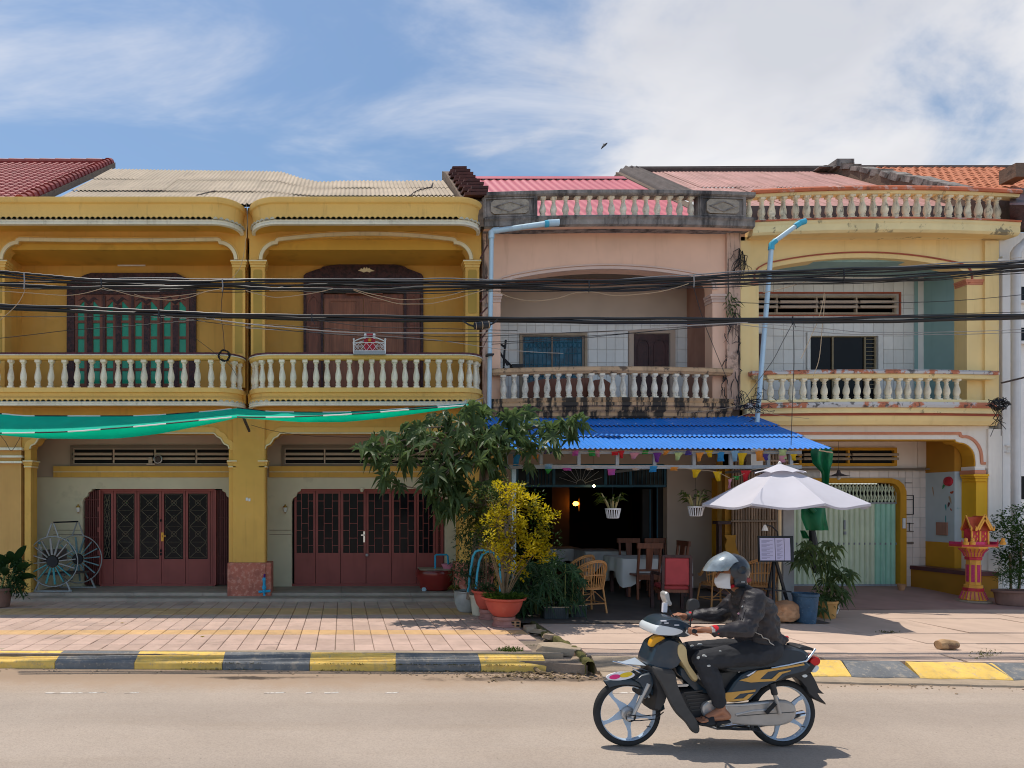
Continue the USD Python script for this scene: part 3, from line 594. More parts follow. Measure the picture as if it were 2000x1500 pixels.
rngm = np.random.default_rng(21)
def mustard_house(name, label, L, R, colL, colR, arch, gop, side_left, ends):
    T = thing(name, label, 'shophouse', 'mustard shophouses')
    xl, xr = f2(L), f2(R)
    # upper arch wall, its trim, columns and recessed wall
    wall = sbox(xl + .03, Z(508, FP), xr - .03, 7.47)
    ap = arch_px(*arch)
    hole = px_poly([(ap[0][0], 560)] + ap + [(ap[-1][0], 560)], FP)
    part(T, 'arch_wall', MB().slab(wall.difference(hole), FP, FP + .28), 'mustard')
    al = LineString([(X(a, FP), Z(b, FP)) for a, b in ap])
    tr = al.buffer(.062, cap_style=2).difference(hole.buffer(-.004))
    ledge = MB().slab(tr.intersection(al.buffer(.062, cap_style=2)), FP - .035, FP + .002)
    part(T, 'arch_moulding', ledge, 'cream_trim')
    part(T, 'arch_bead', MB().slab(al.buffer(.094, cap_style=2).difference(al.buffer(.071)).difference(hole), FP - .022, FP + .003), 'mustard_cornice')
    for c0, c1 in (colL, colR):
        cb = MB().R(c0 + 3, 521.5, c1 - 3, 757, FP - .004, .27)
        c = part(T, 'column', cb, 'mustard')
        w = c1 - c0
        pts = [(c0 + 8, 530), (c0 + 10, 527), (c1 - 10, 527), (c1 - 8, 530), (c1 - 8, 609), (c1 - 10, 612), (c0 + 10, 612), (c0 + 8, 609)]
        part(c, 'sunk_panel', MB().slab(px_poly(pts, FP), FP - .011, FP), 'olive_panel')
        pts = [(a, b + 92) for a, b in pts if b < 570] + [(c1 - 8, 690), (c0 + 8, 690)]
        part(c, 'sunk_panel', MB().slab(px_poly(pts, FP), FP - .011, FP), 'olive_panel')
        k = MB(); capital(k, c0 + 3, c1 - 3, 507.5, 521.5, FP, 4, .27); part(c, 'capital', k, 'mustard_cornice')
        k = MB().R(c0 - 1.2, 507.6, c1 + 1.2, 509.4, FP - .055, .02); part(c, 'fillet', k, 'cream_trim')
    inner = MB()
    inner.box(xl + .02, BP, 3.9, xr - .02, BP + .2, 7.6)
    inner.box(xl + .02, FP + .28, 3.9, xl + .16, BP, 7.6); inner.box(xr - .16, FP + .28, 3.9, xr - .02, BP, 7.6)
    part(T, 'gallery_wall', inner, 'mustard')
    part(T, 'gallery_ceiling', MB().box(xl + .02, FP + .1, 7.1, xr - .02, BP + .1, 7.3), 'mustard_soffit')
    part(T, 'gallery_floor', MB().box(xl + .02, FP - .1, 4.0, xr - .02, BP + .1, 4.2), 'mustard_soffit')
    # balcony
    bp = rpath(xl + .07 if ends[0] else xl - 1.5, xr - .07, .5, .46, ends=ends)
    part(T, 'balcony_slab', MB().sweep(bp, [(-.35, 4.25), (.03, 4.25), (.03, 4.165), (.0, 4.155), (-.01, 4.10), (.01, 4.06), (.035, 4.045), (.03, 4.02), (.022, 3.988), (-.5, 3.99)]), 'mustard_cornice', smooth=35)
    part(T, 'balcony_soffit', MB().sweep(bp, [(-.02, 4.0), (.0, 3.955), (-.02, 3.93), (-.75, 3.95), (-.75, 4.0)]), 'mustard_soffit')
    tr = MB().sweep(bp, [(-.03, 3.985), (.035, 3.985), (.045, 3.97), (.03, 3.95), (.045, 3.93), (.04, 3.91), (-.03, 3.905)]); scallops(tr, bp, 3.978, .042, .105, .03)
    part(T, 'scalloped_trim', tr, 'white_trim', smooth=35)
    part(T, 'rail', MB().sweep(bp, [(-.13, 4.79), (-.01, 4.79), (.02, 4.81), (.035, 4.86), (-.16, 4.86), (-.145, 4.81)]), 'mustard_cornice')
    part(T, 'rail_fillet', MB().sweep(bp, [(-.16, 4.861), (.045, 4.861), (.045, 4.878), (-.16, 4.878)]), 'white_trim')
    # burgundy tiles along the top of the rail
    _, _, Ls = along(bp, [0.]); nt = int(Ls / .11)
    for k in range(nt):
        p, nr, _ = along(bp, [(k + .02) * Ls / nt, (k + .98) * Ls / nt])
        v = []
        for i in (0, 1):
            for o, z in ((.05, 4.879), (.05, 4.905), (.035, 4.918), (-.15, 4.918), (-.15, 4.879)): v.append([*(p[i] + nr[i] * o), z + rngm.normal(0, .001)])
        part(T, 'rail_tile', MB().add(v, [(a, (a + 1) % 5, (a + 1) % 5 + 5, a + 5) for a in range(5)] + [(0, 4, 3, 2)] + [(0, 2, 1, 1)]), 'rail_tile')
    balusters(T, bp, 4.25, .54, .125, 24, .12 if ends[0] else .85, .12, 'baluster_white', rngm)
    # head cornice
    cp = rpath(xl + .1 if ends[0] else xl - 1.5, xr - .08, .55, .52, ends=ends)
    part(T, 'cornice', MB().sweep(cp, [(-.5, 7.84), (.06, 7.84), (.07, 7.80), (.05, 7.74), (.02, 7.72), (.01, 7.66), (.0, 7.60), (.0, 7.53), (.005, 7.455), (-.5, 7.455)]), 'mustard_cornice', smooth=35)
    part(T, 'cornice_soffit', MB().sweep(cp, [(-.06, 7.47), (-.06, 7.36), (-.9, 7.47)]), 'mustard_soffit')
    tr = MB().sweep(cp, [(-.055, 7.44), (-.0, 7.44), (.012, 7.42), (-.0, 7.395), (.015, 7.375), (.005, 7.345), (-.055, 7.34)]); scallops(tr, cp, 7.43, .042, .105, .05)
    part(T, 'scalloped_trim', tr, 'white_trim', smooth=35)
    # ground floor beam, pilasters and recessed wall
    beam = sbox(xl + .03, Z(880, FP), xr - .03, 3.99)
    sp_ = shoulder_px(gop[0], gop[1], 877, 847)
    hole = px_poly([(gop[0], 900)] + sp_ + [(gop[1], 900)], FP)
    part(T, 'ground_beam', MB().slab(beam.difference(hole), FP, FP + .28), 'mustard')
    al = LineString([(X(a, FP), Z(b, FP)) for a, b in sp_])
    part(T, 'beam_bead', MB().slab(al.buffer(.022, cap_style=2).difference(hole.buffer(-.003)), FP - .03, FP + .002), 'cream_trim')
    part(T, 'beam_moulding', MB().slab(al.buffer(.125).difference(al.buffer(.028)).difference(hole.buffer(.003)).intersection(sbox(xl + .1, Z(879, FP), xr - .1, 9)), FP - .02, FP + .002), 'mustard_cornice')
    for a, b in ((gop[0] - 12, gop[0]), (gop[1], gop[1] + 12)):
        p = part(T, 'pilaster', MB().R(a, 878, b, 1158, FP - .012, .28), 'mustard')
        k = MB(); capital(k, a, b, 899, 914, FP - .01, 4, .3); part(p, 'capital', k, 'mustard_cornice')
        k = MB().R(a - 3.5, 899, b + 3.5, 901.4, FP - .075, .35); k.R(a - 1.6, 910.5, b + 1.6, 912.5, FP - .05, .3); part(p, 'fillet', k, 'cream_trim')
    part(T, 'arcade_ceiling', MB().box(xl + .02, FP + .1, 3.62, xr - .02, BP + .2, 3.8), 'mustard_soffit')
    sw = MB()
    sw.box(xl + .02, FP + .27, .2, xl + .18, BP, 3.7); sw.box(xr - .18, FP + .27, .2, xr - .02, BP, 3.7)
    part(T, 'side_wall', sw, 'mustard')
    return T, xl, xr

HL = (-20, 483); HR = (484, 943)
H1, x1l, x1r = mustard_house('mustard_shophouse', 'left mustard yellow shophouse with green shutter glass upstairs and the wheel bench below', -20, 483, (-20, 12), (451, 481.5), (6, 458, 508, 473), (60, 447), True, (False, True))
H2, x2l, x2r = mustard_house('mustard_shophouse', 'right mustard yellow shophouse with brown double door upstairs, next to the pink house', 484, 943, (487, 520), (906, 939), (512, 917, 508, 460), (519, 908), False, (True, True))

# ground floor back walls
def ground_wall(T, xl, xr, wx0, hole_px, vent, ledge_to):
    wall = sbox(xl + .05, .25, xr - .05, 3.75)
    hole = px_poly(hole_px, BP)
    vh = px_poly([(vent[0] + 2, vent[2] + 2), (vent[1] - 2, vent[2] + 2), (vent[1] - 2, vent[3] - 2), (vent[0] + 2, vent[3] - 2)], BP)
    up = sbox(xl + .05, Z(931.5, BP), xr - .05, 3.75).difference(vh); lo = sbox(xl + .05, .25, xr - .05, Z(932, BP)).difference(hole)
    part(T, 'upper_wall', MB().slab(up, BP, BP + .2), 'taupe')
    part(T, 'dado_wall', MB().slab(lo, BP - .02, BP + .2), 'dado')
    part(T, 'ledge', MB().R(wx0, 910.5, ledge_to, 920, BP - .1, .12).R(wx0, 922.5, ledge_to, 932, BP - .05, .06), 'mustard')
    part(T, 'ledge_fillet', MB().R(wx0, 920.2, ledge_to, 922.3, BP - .075, .08), 'cream_trim')
    part(T, 'dado_line', MB().R(wx0, 1043, hole_px[0][0] - 1, 1044, BP - .026, .02).R(wx0, 1035, hole_px[0][0] - 1, 1036, BP - .026, .02), 'taupe_dark')
    fr = MB(); a, b, c, d = vent
    fr.R(a - 6, c - 6, b + 6, c, BP - .06, .06).R(a - 6, c, a, d, BP - .06, .06).R(b, c, b + 6, d, BP - .06, .06).R(a - 6, d, b + 6, d + 5, BP - .075, .08)
    part(T, 'vent_surround', fr, 'taupe_dark')
def stepped(x0, x1, y1, yt): return [(x0, y1), (x0, yt + 25), (x0 + 3, yt + 18), (x0 + 9, yt + 14), (x0 + 11, yt + 7), (x0 + 17, yt + 4), (x0 + 18, yt), (x1 - 18, yt), (x1 - 17, yt + 4), (x1 - 11, yt + 7), (x1 - 9, yt + 14), (x1 - 3, yt + 18), (x1, yt + 25), (x1, y1)]
ground_wall(H1, x1l, x1r, 104, stepped(162, 452, 1150, 955), (143, 462, 876, 906), 455)
ground_wall(H2, x2l, x2r, 526, stepped(570, 869, 1150, 955), (556, 872, 876, 906), 900)
louvre(H1, 'vent', 141, 464, 874, 908, BP, 4, 'taupe', 'taupe', 3, 3.5)
louvre(H2, 'vent', 554, 874, 874, 908, BP, 4, 'taupe', 'taupe', 3, 3.5)
part(H1, 'side_niche', MB().box(f2(62) - .04, FP + .29, .2, f2(62) + .02, BP - .03, .95), 'dado')
# ---- folding door with gold patterned glass, house 1
YD = BP + .1
def folding_door(T, name, px0, px1, leaves_px, glass, ytop=955, ymid=1092, ybot=1143, pattern=None, nameh=None):
    d = part(T, name, MB().R(px0, ytop - 3, px1, ytop + 4, YD - .05, .08), 'door_red'); part(d, 'sill', MB().R(px0, ybot - 2, px1, ybot + 4, YD - .06, .1), 'door_red')
    for k, (a, b) in enumerate(leaves_px):
        w = 4.2
        lf = MB().R(a, ytop + 4, a + w, ybot - 2.2, YD, .05).R(b - w, ytop + 4, b, ybot - 2.2, YD, .05)
        lf.R(a + w, ymid, b - w, ybot - 2.2, YD + .004, .04).R(a + w, ytop + 4, b - w, ytop + 9, YD + .002, .045)
        part(d, 'leaf', lf, 'door_red')
        part(d, 'pane', MB().R(a + w, ytop + 9, b - w, ymid, YD + .03, .01), glass)
        part(d, 'grille', pattern(a + w, b - w, ytop + 9, ymid), 'lattice_gold' if glass == 'glass_dark' and T == H1 else 'door_red')
    return d
def gold(a, b, y0, y1):
    m = MB(); n = 4; g = .5
    def ln(p, q, w): m.slab(LineString([(X(p[0], YD), Z(p[1], YD)), (X(q[0], YD), Z(q[1], YD))]).buffer(w, cap_style=2), YD + .018, YD + .028)
    for x in (a + 2.5, b - 2.5):
        k = int((y1 - y0) / 2.6)
        for i in range(k):
            yy = y0 + 2 + i * (y1 - y0 - 3) / k; m.R(x - .45, yy, x + .45, yy + 1.1, YD + .02, .012)
    for k in range(n + 1):
        y = y0 + 2.5 + (y1 - y0 - 5) * k / n
        for i in range(int((b - a - 8) / 1.9)): m.R(a + 4 + i * 1.9, y - .4, a + 4.9 + i * 1.9, y + .4, YD + .02, .012)
        if k < n:
            y2 = y + (y1 - y0 - 5) / n
            for p, q in (((a + 4, y + 1), (b - 4, y2 - 1)), ((b - 4, y + 1), (a + 4, y2 - 1))): ln(p, q, .0045)
            c = ((a + b) / 2, (y + y2) / 2); r = 5.5
            for t in range(8):
                a0, a1 = t * math.pi / 4, (t + 1) * math.pi / 4
                ln((c[0] + r * math.cos(a0), c[1] + r * math.sin(a0)), (c[0] + r * math.cos(a1), c[1] + r * math.sin(a1)), .003)
    return m
D1 = folding_door(H1, 'folding_door', 195, 420, [(197, 221), (222, 267), (268, 315), (316, 362), (363, 410), (411, 419)], 'glass_dark', pattern=gold)
hd = MB().R(314.5, 1040, 319.5, 1057, YD - .025, .03).R(316, 1046, 324, 1048, YD - .06, .02).R(316, 1046, 318, 1048, YD - .06, .05); part(D1, 'handle', hd, 'brass')
lk = MB()
for y in (1014, 1073, 1080): lk.R(312.5, y, 316, y + 5, YD - .012, .02)
part(D1, 'lock', lk, 'black_void')
for a, b in ((163, 196), (419, 452)):                   # the folded-back outer gates
    g = MB(); n = 9
    for k in range(n):
        x = a + (b - a) * (k + .5) / n; g.bar(P(x, 958, YD - .03 * (k % 2)), P(x, 1141, YD - .03 * (k % 2)), .02, .035)
    for y in (975, 1010, 1048, 1085, 1120): g.R(a, y, b, y + 2, YD - .035, .02)
    gp = part(H1, 'folding_gate', g, 'gate_dark')
    e = MB(); x = b - 1.5 if a < 300 else a + 1.5
    e.R(x - 1.5, 957, x + 1.5, 1142, YD - .09, .06)
    for y in (990, 1030, 1075, 1110): e.R(x - 4, y, x + 1, y + 9, YD - .075, .03)
    part(gp, 'lock_stile', e, 'door_red'); part(gp, 'backing', MB().R(a, 957, b, 1142, YD + .02, .02), 'gate_dark')
def muntins(a, b, y0, y1):
    m = MB(); w = .55; xs = [a + (b - a) * .3, a + (b - a) * .7]
    for x in xs: m.R(x - w, y0, x + w, y1, YD + .012, .018)
    for k, y in enumerate(np.linspace(y0, y1, 9)[1:-1]):
        if k % 2: m.R(xs[0], y - w, xs[1], y + w, YD + .014, .014)
        else:
            m.R(a, y - w, xs[0], y + w, YD + .014, .014); m.R(xs[1], y - w, b, y + w, YD + .014, .014)
    return m
D2 = folding_door(H2, 'folding_door', 569, 870, [(575, 616), (617, 665), (666, 714.5), (715.5, 764), (765, 813), (814, 850), (851, 866)], 'glass_dark', ymid=1080, pattern=muntins)
hd = MB().R(709.5, 1038, 713, 1059, YD - .02, .025).R(705, 1044, 713, 1046.5, YD - .06, .02).R(710.5, 1044, 712.5, 1046.5, YD - .06, .05); part(D2, 'handle', hd, 'chrome')
part(D2, 'padlock', MB().lathe([(0, -.03), (.03, -.025), (.034, 0), (.03, .025), (0, .03)], P(716.5, 1084, YD - .03), 10), 'steel')
part(H2, 'door_finial', MB().lathe([(0, -.06), (.03, -.045), (.036, -.02), (.05, 0), (.05, .03)], P(707, 956, BP - .02), 12), 'dado')
# ---- wall lights beside the doors, tube lights, sign squares, brackets
def wall_light(px, py, Y, label):
    t = thing('wall_lantern', label, 'lantern', 'brass wall lanterns')
    part(t, 'backplate', MB().R(px - 1.5, py - 8, px + 1.5, py + 8, Y - .02, .02), 'brass')
    part(t, 'lamp_glass', MB().lathe([(.02, -.07), (.04, -.02), (.045, .03)], P(px, py, Y - .08), 8), 'paint_white')
    part(t, 'cap', MB().lathe([(.05, .03), (.045, .05), (.015, .075), (.01, .1), (0, .105)], P(px, py, Y - .08), 8).lathe([(0, -.1), (.012, -.09), (.022, -.07)], P(px, py, Y - .08), 8), 'brass')
wall_light(152.5, 994, BP, 'small brass wall lantern beside the gold patterned folding door')
wall_light(557, 994, BP, 'small brass wall lantern beside the barred folding door')
def tube_light(px, py, Y, w, label):
    t = thing('tube_light', label, 'tube light', 'strip lights on the gallery walls')
    part(t, 'batten', MB().R(px - w, py - 2.6, px + w, py - .2, Y - .05, .05), 'paint_white')
    part(t, 'tube', MB().tube([P(px - w + 1, py + 1.4, Y - .05), P(px + w - 1, py + 1.4, Y - .05)], .016, 8), 'paint_white')
tube_light(257, 517, BP, 28, 'unlit strip light above the window with green glass')
tube_light(715, 511.5, BP, 28, 'unlit strip light above the carved brown double door')
part(H2, 'number_plate', MB().R(480, 972, 484, 978, FP - .065, .01).R(485, 973.5, 489, 979, FP - .065, .01), 'paint_white')

# ---- pillar between the two arcades
def pillar(px0, px1, label, mat, top=812):
    t = thing('pillar', label, 'pillar')
    part(t, 'shaft', MB().R(px0, top, px1, 1099, FP - .05, .4), mat)
    base = MB()
    c = manifold_box(X(px0 - 9, FP), FP - .13, .18, X(px1 + 14, FP), FP + .3, Z(1098, FP), .012); base.tm(c)
    base.box(X(px0 - 2, FP), FP - .155, .19, X(px1 + 3, FP), FP, Z(1101, FP))
    part(t, 'plinth', base, 'red_plinth'); return t
def manifold_box(x0, y0, z0, x1, y1, z1, r):
    pts = []
    for x in (x0, x1):
        for y in (y0, y1):
            for z in (z0, z1):
                for k in range(3):
                    d = np.full(3, r); d[k] = 0
                    pts.append(np.array([x, y, z]) + d * np.where(np.array([x, y, z]) == [x0, y0, z0], 1, -1))
    return trimesh.convex.convex_hull(np.array(pts))
pillar(455, 517, 'mustard pillar on a speckled red plinth between the two arcades', 'mustard')
pillar(897, 948, 'mustard pillar on a red plinth behind the grey and cream flower pots', 'mustard')
# ---- neighbour at the left edge: ochre pillar and red tiled roof
M('ochre_plaster', (.60, .34, .105), .75, .1, 1., bump=.1, streak=.2, scol=(.4, .2, .05), ss=(5, 5, .5))
H0 = thing('corner_house', 'ochre house at the left edge with a red tiled roof and moulded pillar', 'shophouse')
part(H0, 'pillar', MB().R(-70, 818, 41, 1160, FP - .03, .4), 'ochre_plaster')
pm = MB()
for a, b, o in ((874, 879, .06), (889.5, 893.5, .045), (900.5, 904.5, .06)): pm.R(-72, a, 42, b, FP - .03 - o, o + .1)
part(H0, 'pillar_moulding', pm, 'white_trim')
zr = lambda y: 8.0 + .65 * (y - 13.5)
xv = -6.32
tl = MB(); pit = .2; ny = 26
for i in range(26):                                    # barrel tiles in courses
    xa = xv - .1 - pit * (i + 1); xs = xa + pit * np.array([0, .1, .25, .5, .75, .9, 1.])
    hz = np.array([0, .0, .04, .055, .04, .0, 0])
    for r in range(ny):
        y0 = 13.3 + r * .2; y1 = y0 + .225
        q = np.array([[(x, y, zr(y) + h + (.022 if y == y0 else 0)) for x, h in zip(xs, hz)] for y in (y0, y1)])
        q = np.vstack([np.array([[(x, y0, zr(y0) + h - .01) for x, h in zip(xs, hz)]]), q]); tl.grid(q)
part(H0, 'roof_tiles', tl, 'roof_red_tile', kind='stuff')
for r in range(25):                                    # round caps down the verge and along the ridge
    y = 13.35 + r * .208; a, b = np.array([xv, y, zr(y) + .07]), np.array([xv, y + .235, zr(y + .235) + .05])
    part(H0, 'verge_tile', MB().tube([a, b], [.115, .095], 10), 'roof_red_tile')
for k in range(12):
    x = xv - .2 - .42 * k; part(H0, 'ridge_tile', MB().tube([(x, 18.55, zr(18.55) + .03), (x - .43, 18.55, zr(18.55) + .03)], [.1, .115], 10), 'roof_red_tile')
part(H0, 'verge_board', MB().add([(xv + .07, 13.3, zr(13.3) - .12), (xv + .07, 18.6, zr(18.6) - .12), (xv + .07, 18.6, zr(18.6) + .03), (xv + .07, 13.3, zr(13.3) + .03), (xv + .12, 13.3, zr(13.3) - .12), (xv + .12, 18.6, zr(18.6) - .12), (xv + .12, 18.6, zr(18.6) + .03), (xv + .12, 13.3, zr(13.3) + .03)], [(0, 1, 2, 3), (4, 7, 6, 5), (3, 2, 6, 7), (0, 3, 7, 4)]), 'firewall')
# ---- cement sheet roof shared over the mustard houses: the part over each house belongs to that house
zc = lambda y: 7.93 + .683 * (y - 13.4)
def yr1(x): return 13.25, float(np.interp(x, [-6, -1.9, -1.49, -.95, -.58, .4, 2.4], [16.95, 16.7, 16.62, 15.85, 15.5, 15.55, 15.6]))
rr = np.random.default_rng(5)
roof_sheets(H1, list(np.linspace(-5.78, x1r, 5)), 3, zc, yr1, 'roof_cement', rng=rr)
roof_sheets(H2, list(np.linspace(x1r, 2.26, 6)), 3, zc, yr1, 'roof_cement', rng=rr)
for T, a, b in ((H1, x1l, x1r), (H2, x1r, 2.3)):
    part(T, 'parapet_back', MB().box(a + .01, FP + .02, 7.3, b - .01, FP + .3, 7.9), 'mustard')
    n = 12; xs = np.linspace(max(a, -5.75), b, n); part(T, 'roof_underlay', MB().grid(np.array([[(x, yr1(x)[0] + .1, zc(yr1(x)[0] + .1) - .05), (x, yr1(x)[1] - .02, zc(yr1(x)[1] - .02) - .05)] for x in xs])), 'roof_dark')
part(H1, 'loft_wall', MB().box(x1l, 13.8, 7.3, x1r, 17.2, 7.86), 'taupe_dark'); part(H2, 'loft_wall', MB().box(x1r, 13.8, 7.3, x2r, 16, 7.86), 'taupe_dark')
cr = MB()
for pts in ([(1.35, 13.9), (1.5, 14.3), (1.62, 14.5), (1.9, 14.75), (2.0, 15.2)], [(-3.0, 14.0), (-2.7, 14.4)]):
    q = np.array([(x, y, zc(y) + .03) for x, y in pts]); cr.tube(q, .012, 5)
part(H2, 'roof_crack', cr, 'roof_dark')
for T, a, b, c in ((H1, x1l, x1r, 17.), (H2, x1r, x2r, 15.9)): part(T, 'rear_block', MB().box(a + .03, BP + .32, .1, b - .03, c, 7.28), 'black_void')
# ---- upstairs window of house 1: carved frame, four shutters with green glass
W1 = part(H1, 'window', MB().slab(px_poly([(133, 770), (133, 552), (150, 548), (168, 539), (180, 535), (345, 535), (357, 541), (372, 549), (384, 553), (384, 770)], BP).difference(px_poly([(147, 770), (147, 577), (371, 577), (371, 770)], BP)), BP - .07, BP), 'carved_wood')
for k in range(4):
    a = 147.5 + k * 55.9; b = a + 55
    fr = px_poly([(a, 577), (b, 577), (b, 770), (a, 770)], BP)
    gl = []
    for c in (a + 6, a + 36):
        gl.append(px_poly([(c, 610), (c, 602), (c + 4, 598), (c + 10, 591), (c + 13, 590), (c + 13, 610)] if c < a + 20 else [(c, 610), (c, 590), (c + 3, 591), (c + 9, 598), (c + 13, 602), (c + 13, 610)], BP))
        gl += [px_poly([(c, y0), (c + 13, y0), (c + 13, y1), (c, y1)], BP) for y0, y1 in ((612, 627), (632, 658), (663, 689), (694, 720), (725, 750))]
    u = shapely.union_all(gl)
    s = part(W1, 'shutter', MB().slab(fr.difference(u), BP - .05, BP - .012), 'red_wood')
    for q in gl: part(W1, 'glass_pane', MB().slab(q.buffer(.005), BP - .03, BP - .022), 'glass_green')
    part(W1, 'carving', MB().R(a + 22, 596, a + 33, 755, BP - .062, .012).slab(px_poly([(a + 7, 589), (a + 18, 581), (a + 27, 590), (a + 37, 581), (a + 49, 589), (a + 40, 586), (a + 28, 597), (a + 16, 586)], BP), BP - .06, BP - .05), 'carved_wood')
    if k: part(W1, 'cover_strip', MB().R(a - 3, 577, a + 2, 770, BP - .075, .03), 'dark_wood')
# ---- upstairs double door of house 2
hood = px_poly([(593, 770), (593, 541), (598, 536), (612, 531), (628, 526), (631, 523), (660, 519), (690, 515.5), (718, 515), (745, 516), (770, 519), (790, 523), (795, 527), (812, 533), (822, 537), (826, 543), (826, 770)], BP)
DR = part(H2, 'double_door', MB().slab(hood.difference(px_poly([(632, 770), (632, 574), (788, 574), (788, 770)], BP)).difference(px_poly([(598, 770), (598, 568), (627, 568), (627, 770)], BP)).difference(px_poly([(793, 770), (793, 568), (821, 568), (821, 770)], BP)), BP - .08, BP), 'carved_wood')
for a, b in ((598, 627), (793, 821)):
    m = MB().R(a, 568, b, 770, BP - .03, .03)
    al = px_poly([(a + 5, 640), (a + 5, 592), (a + 9, 584), ((a + b) / 2, 580), (b - 9, 584), (b - 5, 592), (b - 5, 640)], BP)
    m.slab(al.buffer(.03).difference(al), BP - .05, BP - .03); m.slab(al.buffer(-.03), BP - .042, BP - .03)
    m.R(a + 5, 655, b - 5, 720, BP - .045, .02); part(DR, 'side_panel', m, 'red_wood')
part(DR, 'rail', MB().R(632, 574, 788, 583, BP - .02, .03).R(676, 571, 748, 574, BP - .095, .03), 'red_wood')
for a, b in ((633, 709.6), (710.4, 788)):
    m = MB().R(a, 583, b, 770, BP - .03, .03)
    for y0, y1 in ((591, 690), (700, 760)):
        o = sbox(X(a + 14, BP), Z(y1, BP), X(b - 14, BP), Z(y0, BP)); m.slab(o.buffer(.035, join_style=2).difference(o.buffer(.012, join_style=2)), BP - .045, BP - .03); m.slab(o.buffer(-.02, join_style=2), BP - .046, BP - .03)
    part(DR, 'leaf', m, 'red_wood_light')
em = px_poly([(699, 531), (703, 530), (705, 527), (708, 529), (711, 525), (714, 528), (716, 524), (718, 528), (721, 526), (723, 529), (726, 530), (731, 532), (724, 533), (722, 535), (716, 533), (710, 535), (706, 533)], BP)
part(DR, 'emblem', MB().slab(em, BP - .1, BP - .08), 'cream_trim')
# ---- altar rack on the rail of house 2
t = thing('altar_rack', 'white metal altar rack with a red backed seat on the balcony rail', 'altar')
Ya = FP - .62
m = MB(); x0, x1 = X(691, Ya), X(752.5, Ya); zb, zt = Z(690, Ya), Z(664, Ya)
for yy in (Ya, Ya + .28):
    for x in (x0, x1): m.tube([(x, yy, zb), (x, yy, zt)], .012, 6); m.lathe([(0, -.02), (.018, -.01), (.02, .005), (0, .022)], (x, yy, zt + .015), 8)
    xs = np.linspace(x0, x1, 15); zz = zt - .03 + .085 * (1 - ((xs - (x0 + x1) / 2) / ((x1 - x0) / 2)) ** 2)
    m.tube(np.stack([xs, np.full(15, yy), zz], 1), .011, 6)
    m.tube([(x0, yy, zt - .05), (x1, yy, zt - .05)], .008, 6); m.tube([(x0, yy, zb + .05), (x1, yy, zb + .05)], .008, 6)
    for k in range(5):
        a = x0 + (x1 - x0) * k / 5; b = x0 + (x1 - x0) * (k + 1) / 5
        m.tube([(a, yy, zt - .05), (b, yy, zb + .05)], .004, 5); m.tube([(b, yy, zt - .05), (a, yy, zb + .05)], .004, 5)
part(t, 'frame', m, 'paint_white')
part(t, 'base', MB().box(x0 - .01, Ya - .01, zb - .02, x1 + .01, Ya + .3, zb + .045), 'iron_grey')
M('altar_red', (.42, .015, .03), .5, .15, 6.)
part(t, 'seat_back', MB().slab(px_poly([(711, 688), (711, 661), (713, 653), (719, 650.5), (725, 650.5), (731, 653), (733, 661), (733, 688)], Ya + .2), Ya + .2, Ya + .23), 'altar_red')
part(t, 'wing', MB().slab(px_poly([(710.5, 661), (711, 652), (715, 650), (716, 656), (714, 661)], Ya + .15), Ya + .15, Ya + .25).slab(px_poly([(733.5, 661), (733, 652), (729, 650), (728, 656), (730, 661)], Ya + .15), Ya + .15, Ya + .25), 'paint_white')
part(t, 'ornament', MB().lathe([(0, -.06), (.03, -.03), (.04, 0), (.02, .03), (0, .04)], P(722, 664, Ya + .15), 8).lathe([(0, -.02), (.012, 0), (.004, .02), (0, .03)], P(722, 649, Ya + .2), 8), 'brass')
# ---- firewall with stacked tiles between the mustard and the pink house
fw = thing('firewall', 'dark stepped brick firewall between the mustard roof and the pink roof', 'wall')
zf = lambda y: 8.05 + .68 * (y - 13.3)
x0, x1 = 2.32, 2.72
part(fw, 'wall', MB().add([(x, y, z) for x in (x0, x1) for y, z in ((13.2, 7.4), (16., 7.4), (16., zf(16.) - .05), (15.5, zf(15.5) + .02), (13.2, zf(13.2) - .1))], [(0, 1, 2, 3), (0, 3, 4, 4), (5, 8, 7, 6), (5, 9, 8, 8), (3, 2, 7, 8), (4, 3, 8, 9), (0, 4, 9, 5)]), 'firewall')
for k in range(7):
    y = 13.3 + k * .34; z = zf(y)
    for q in range(3): part(fw, 'cap_tile', MB().obox((x1 - .16 + .03 * q + rr.normal(0, .01), y + .03 * q, z - .02 + .075 * q), (.42 - .05 * q, .36, .05), rotz(rr.normal(0, .05)) @ rotx(.12)), 'firewall_tile')
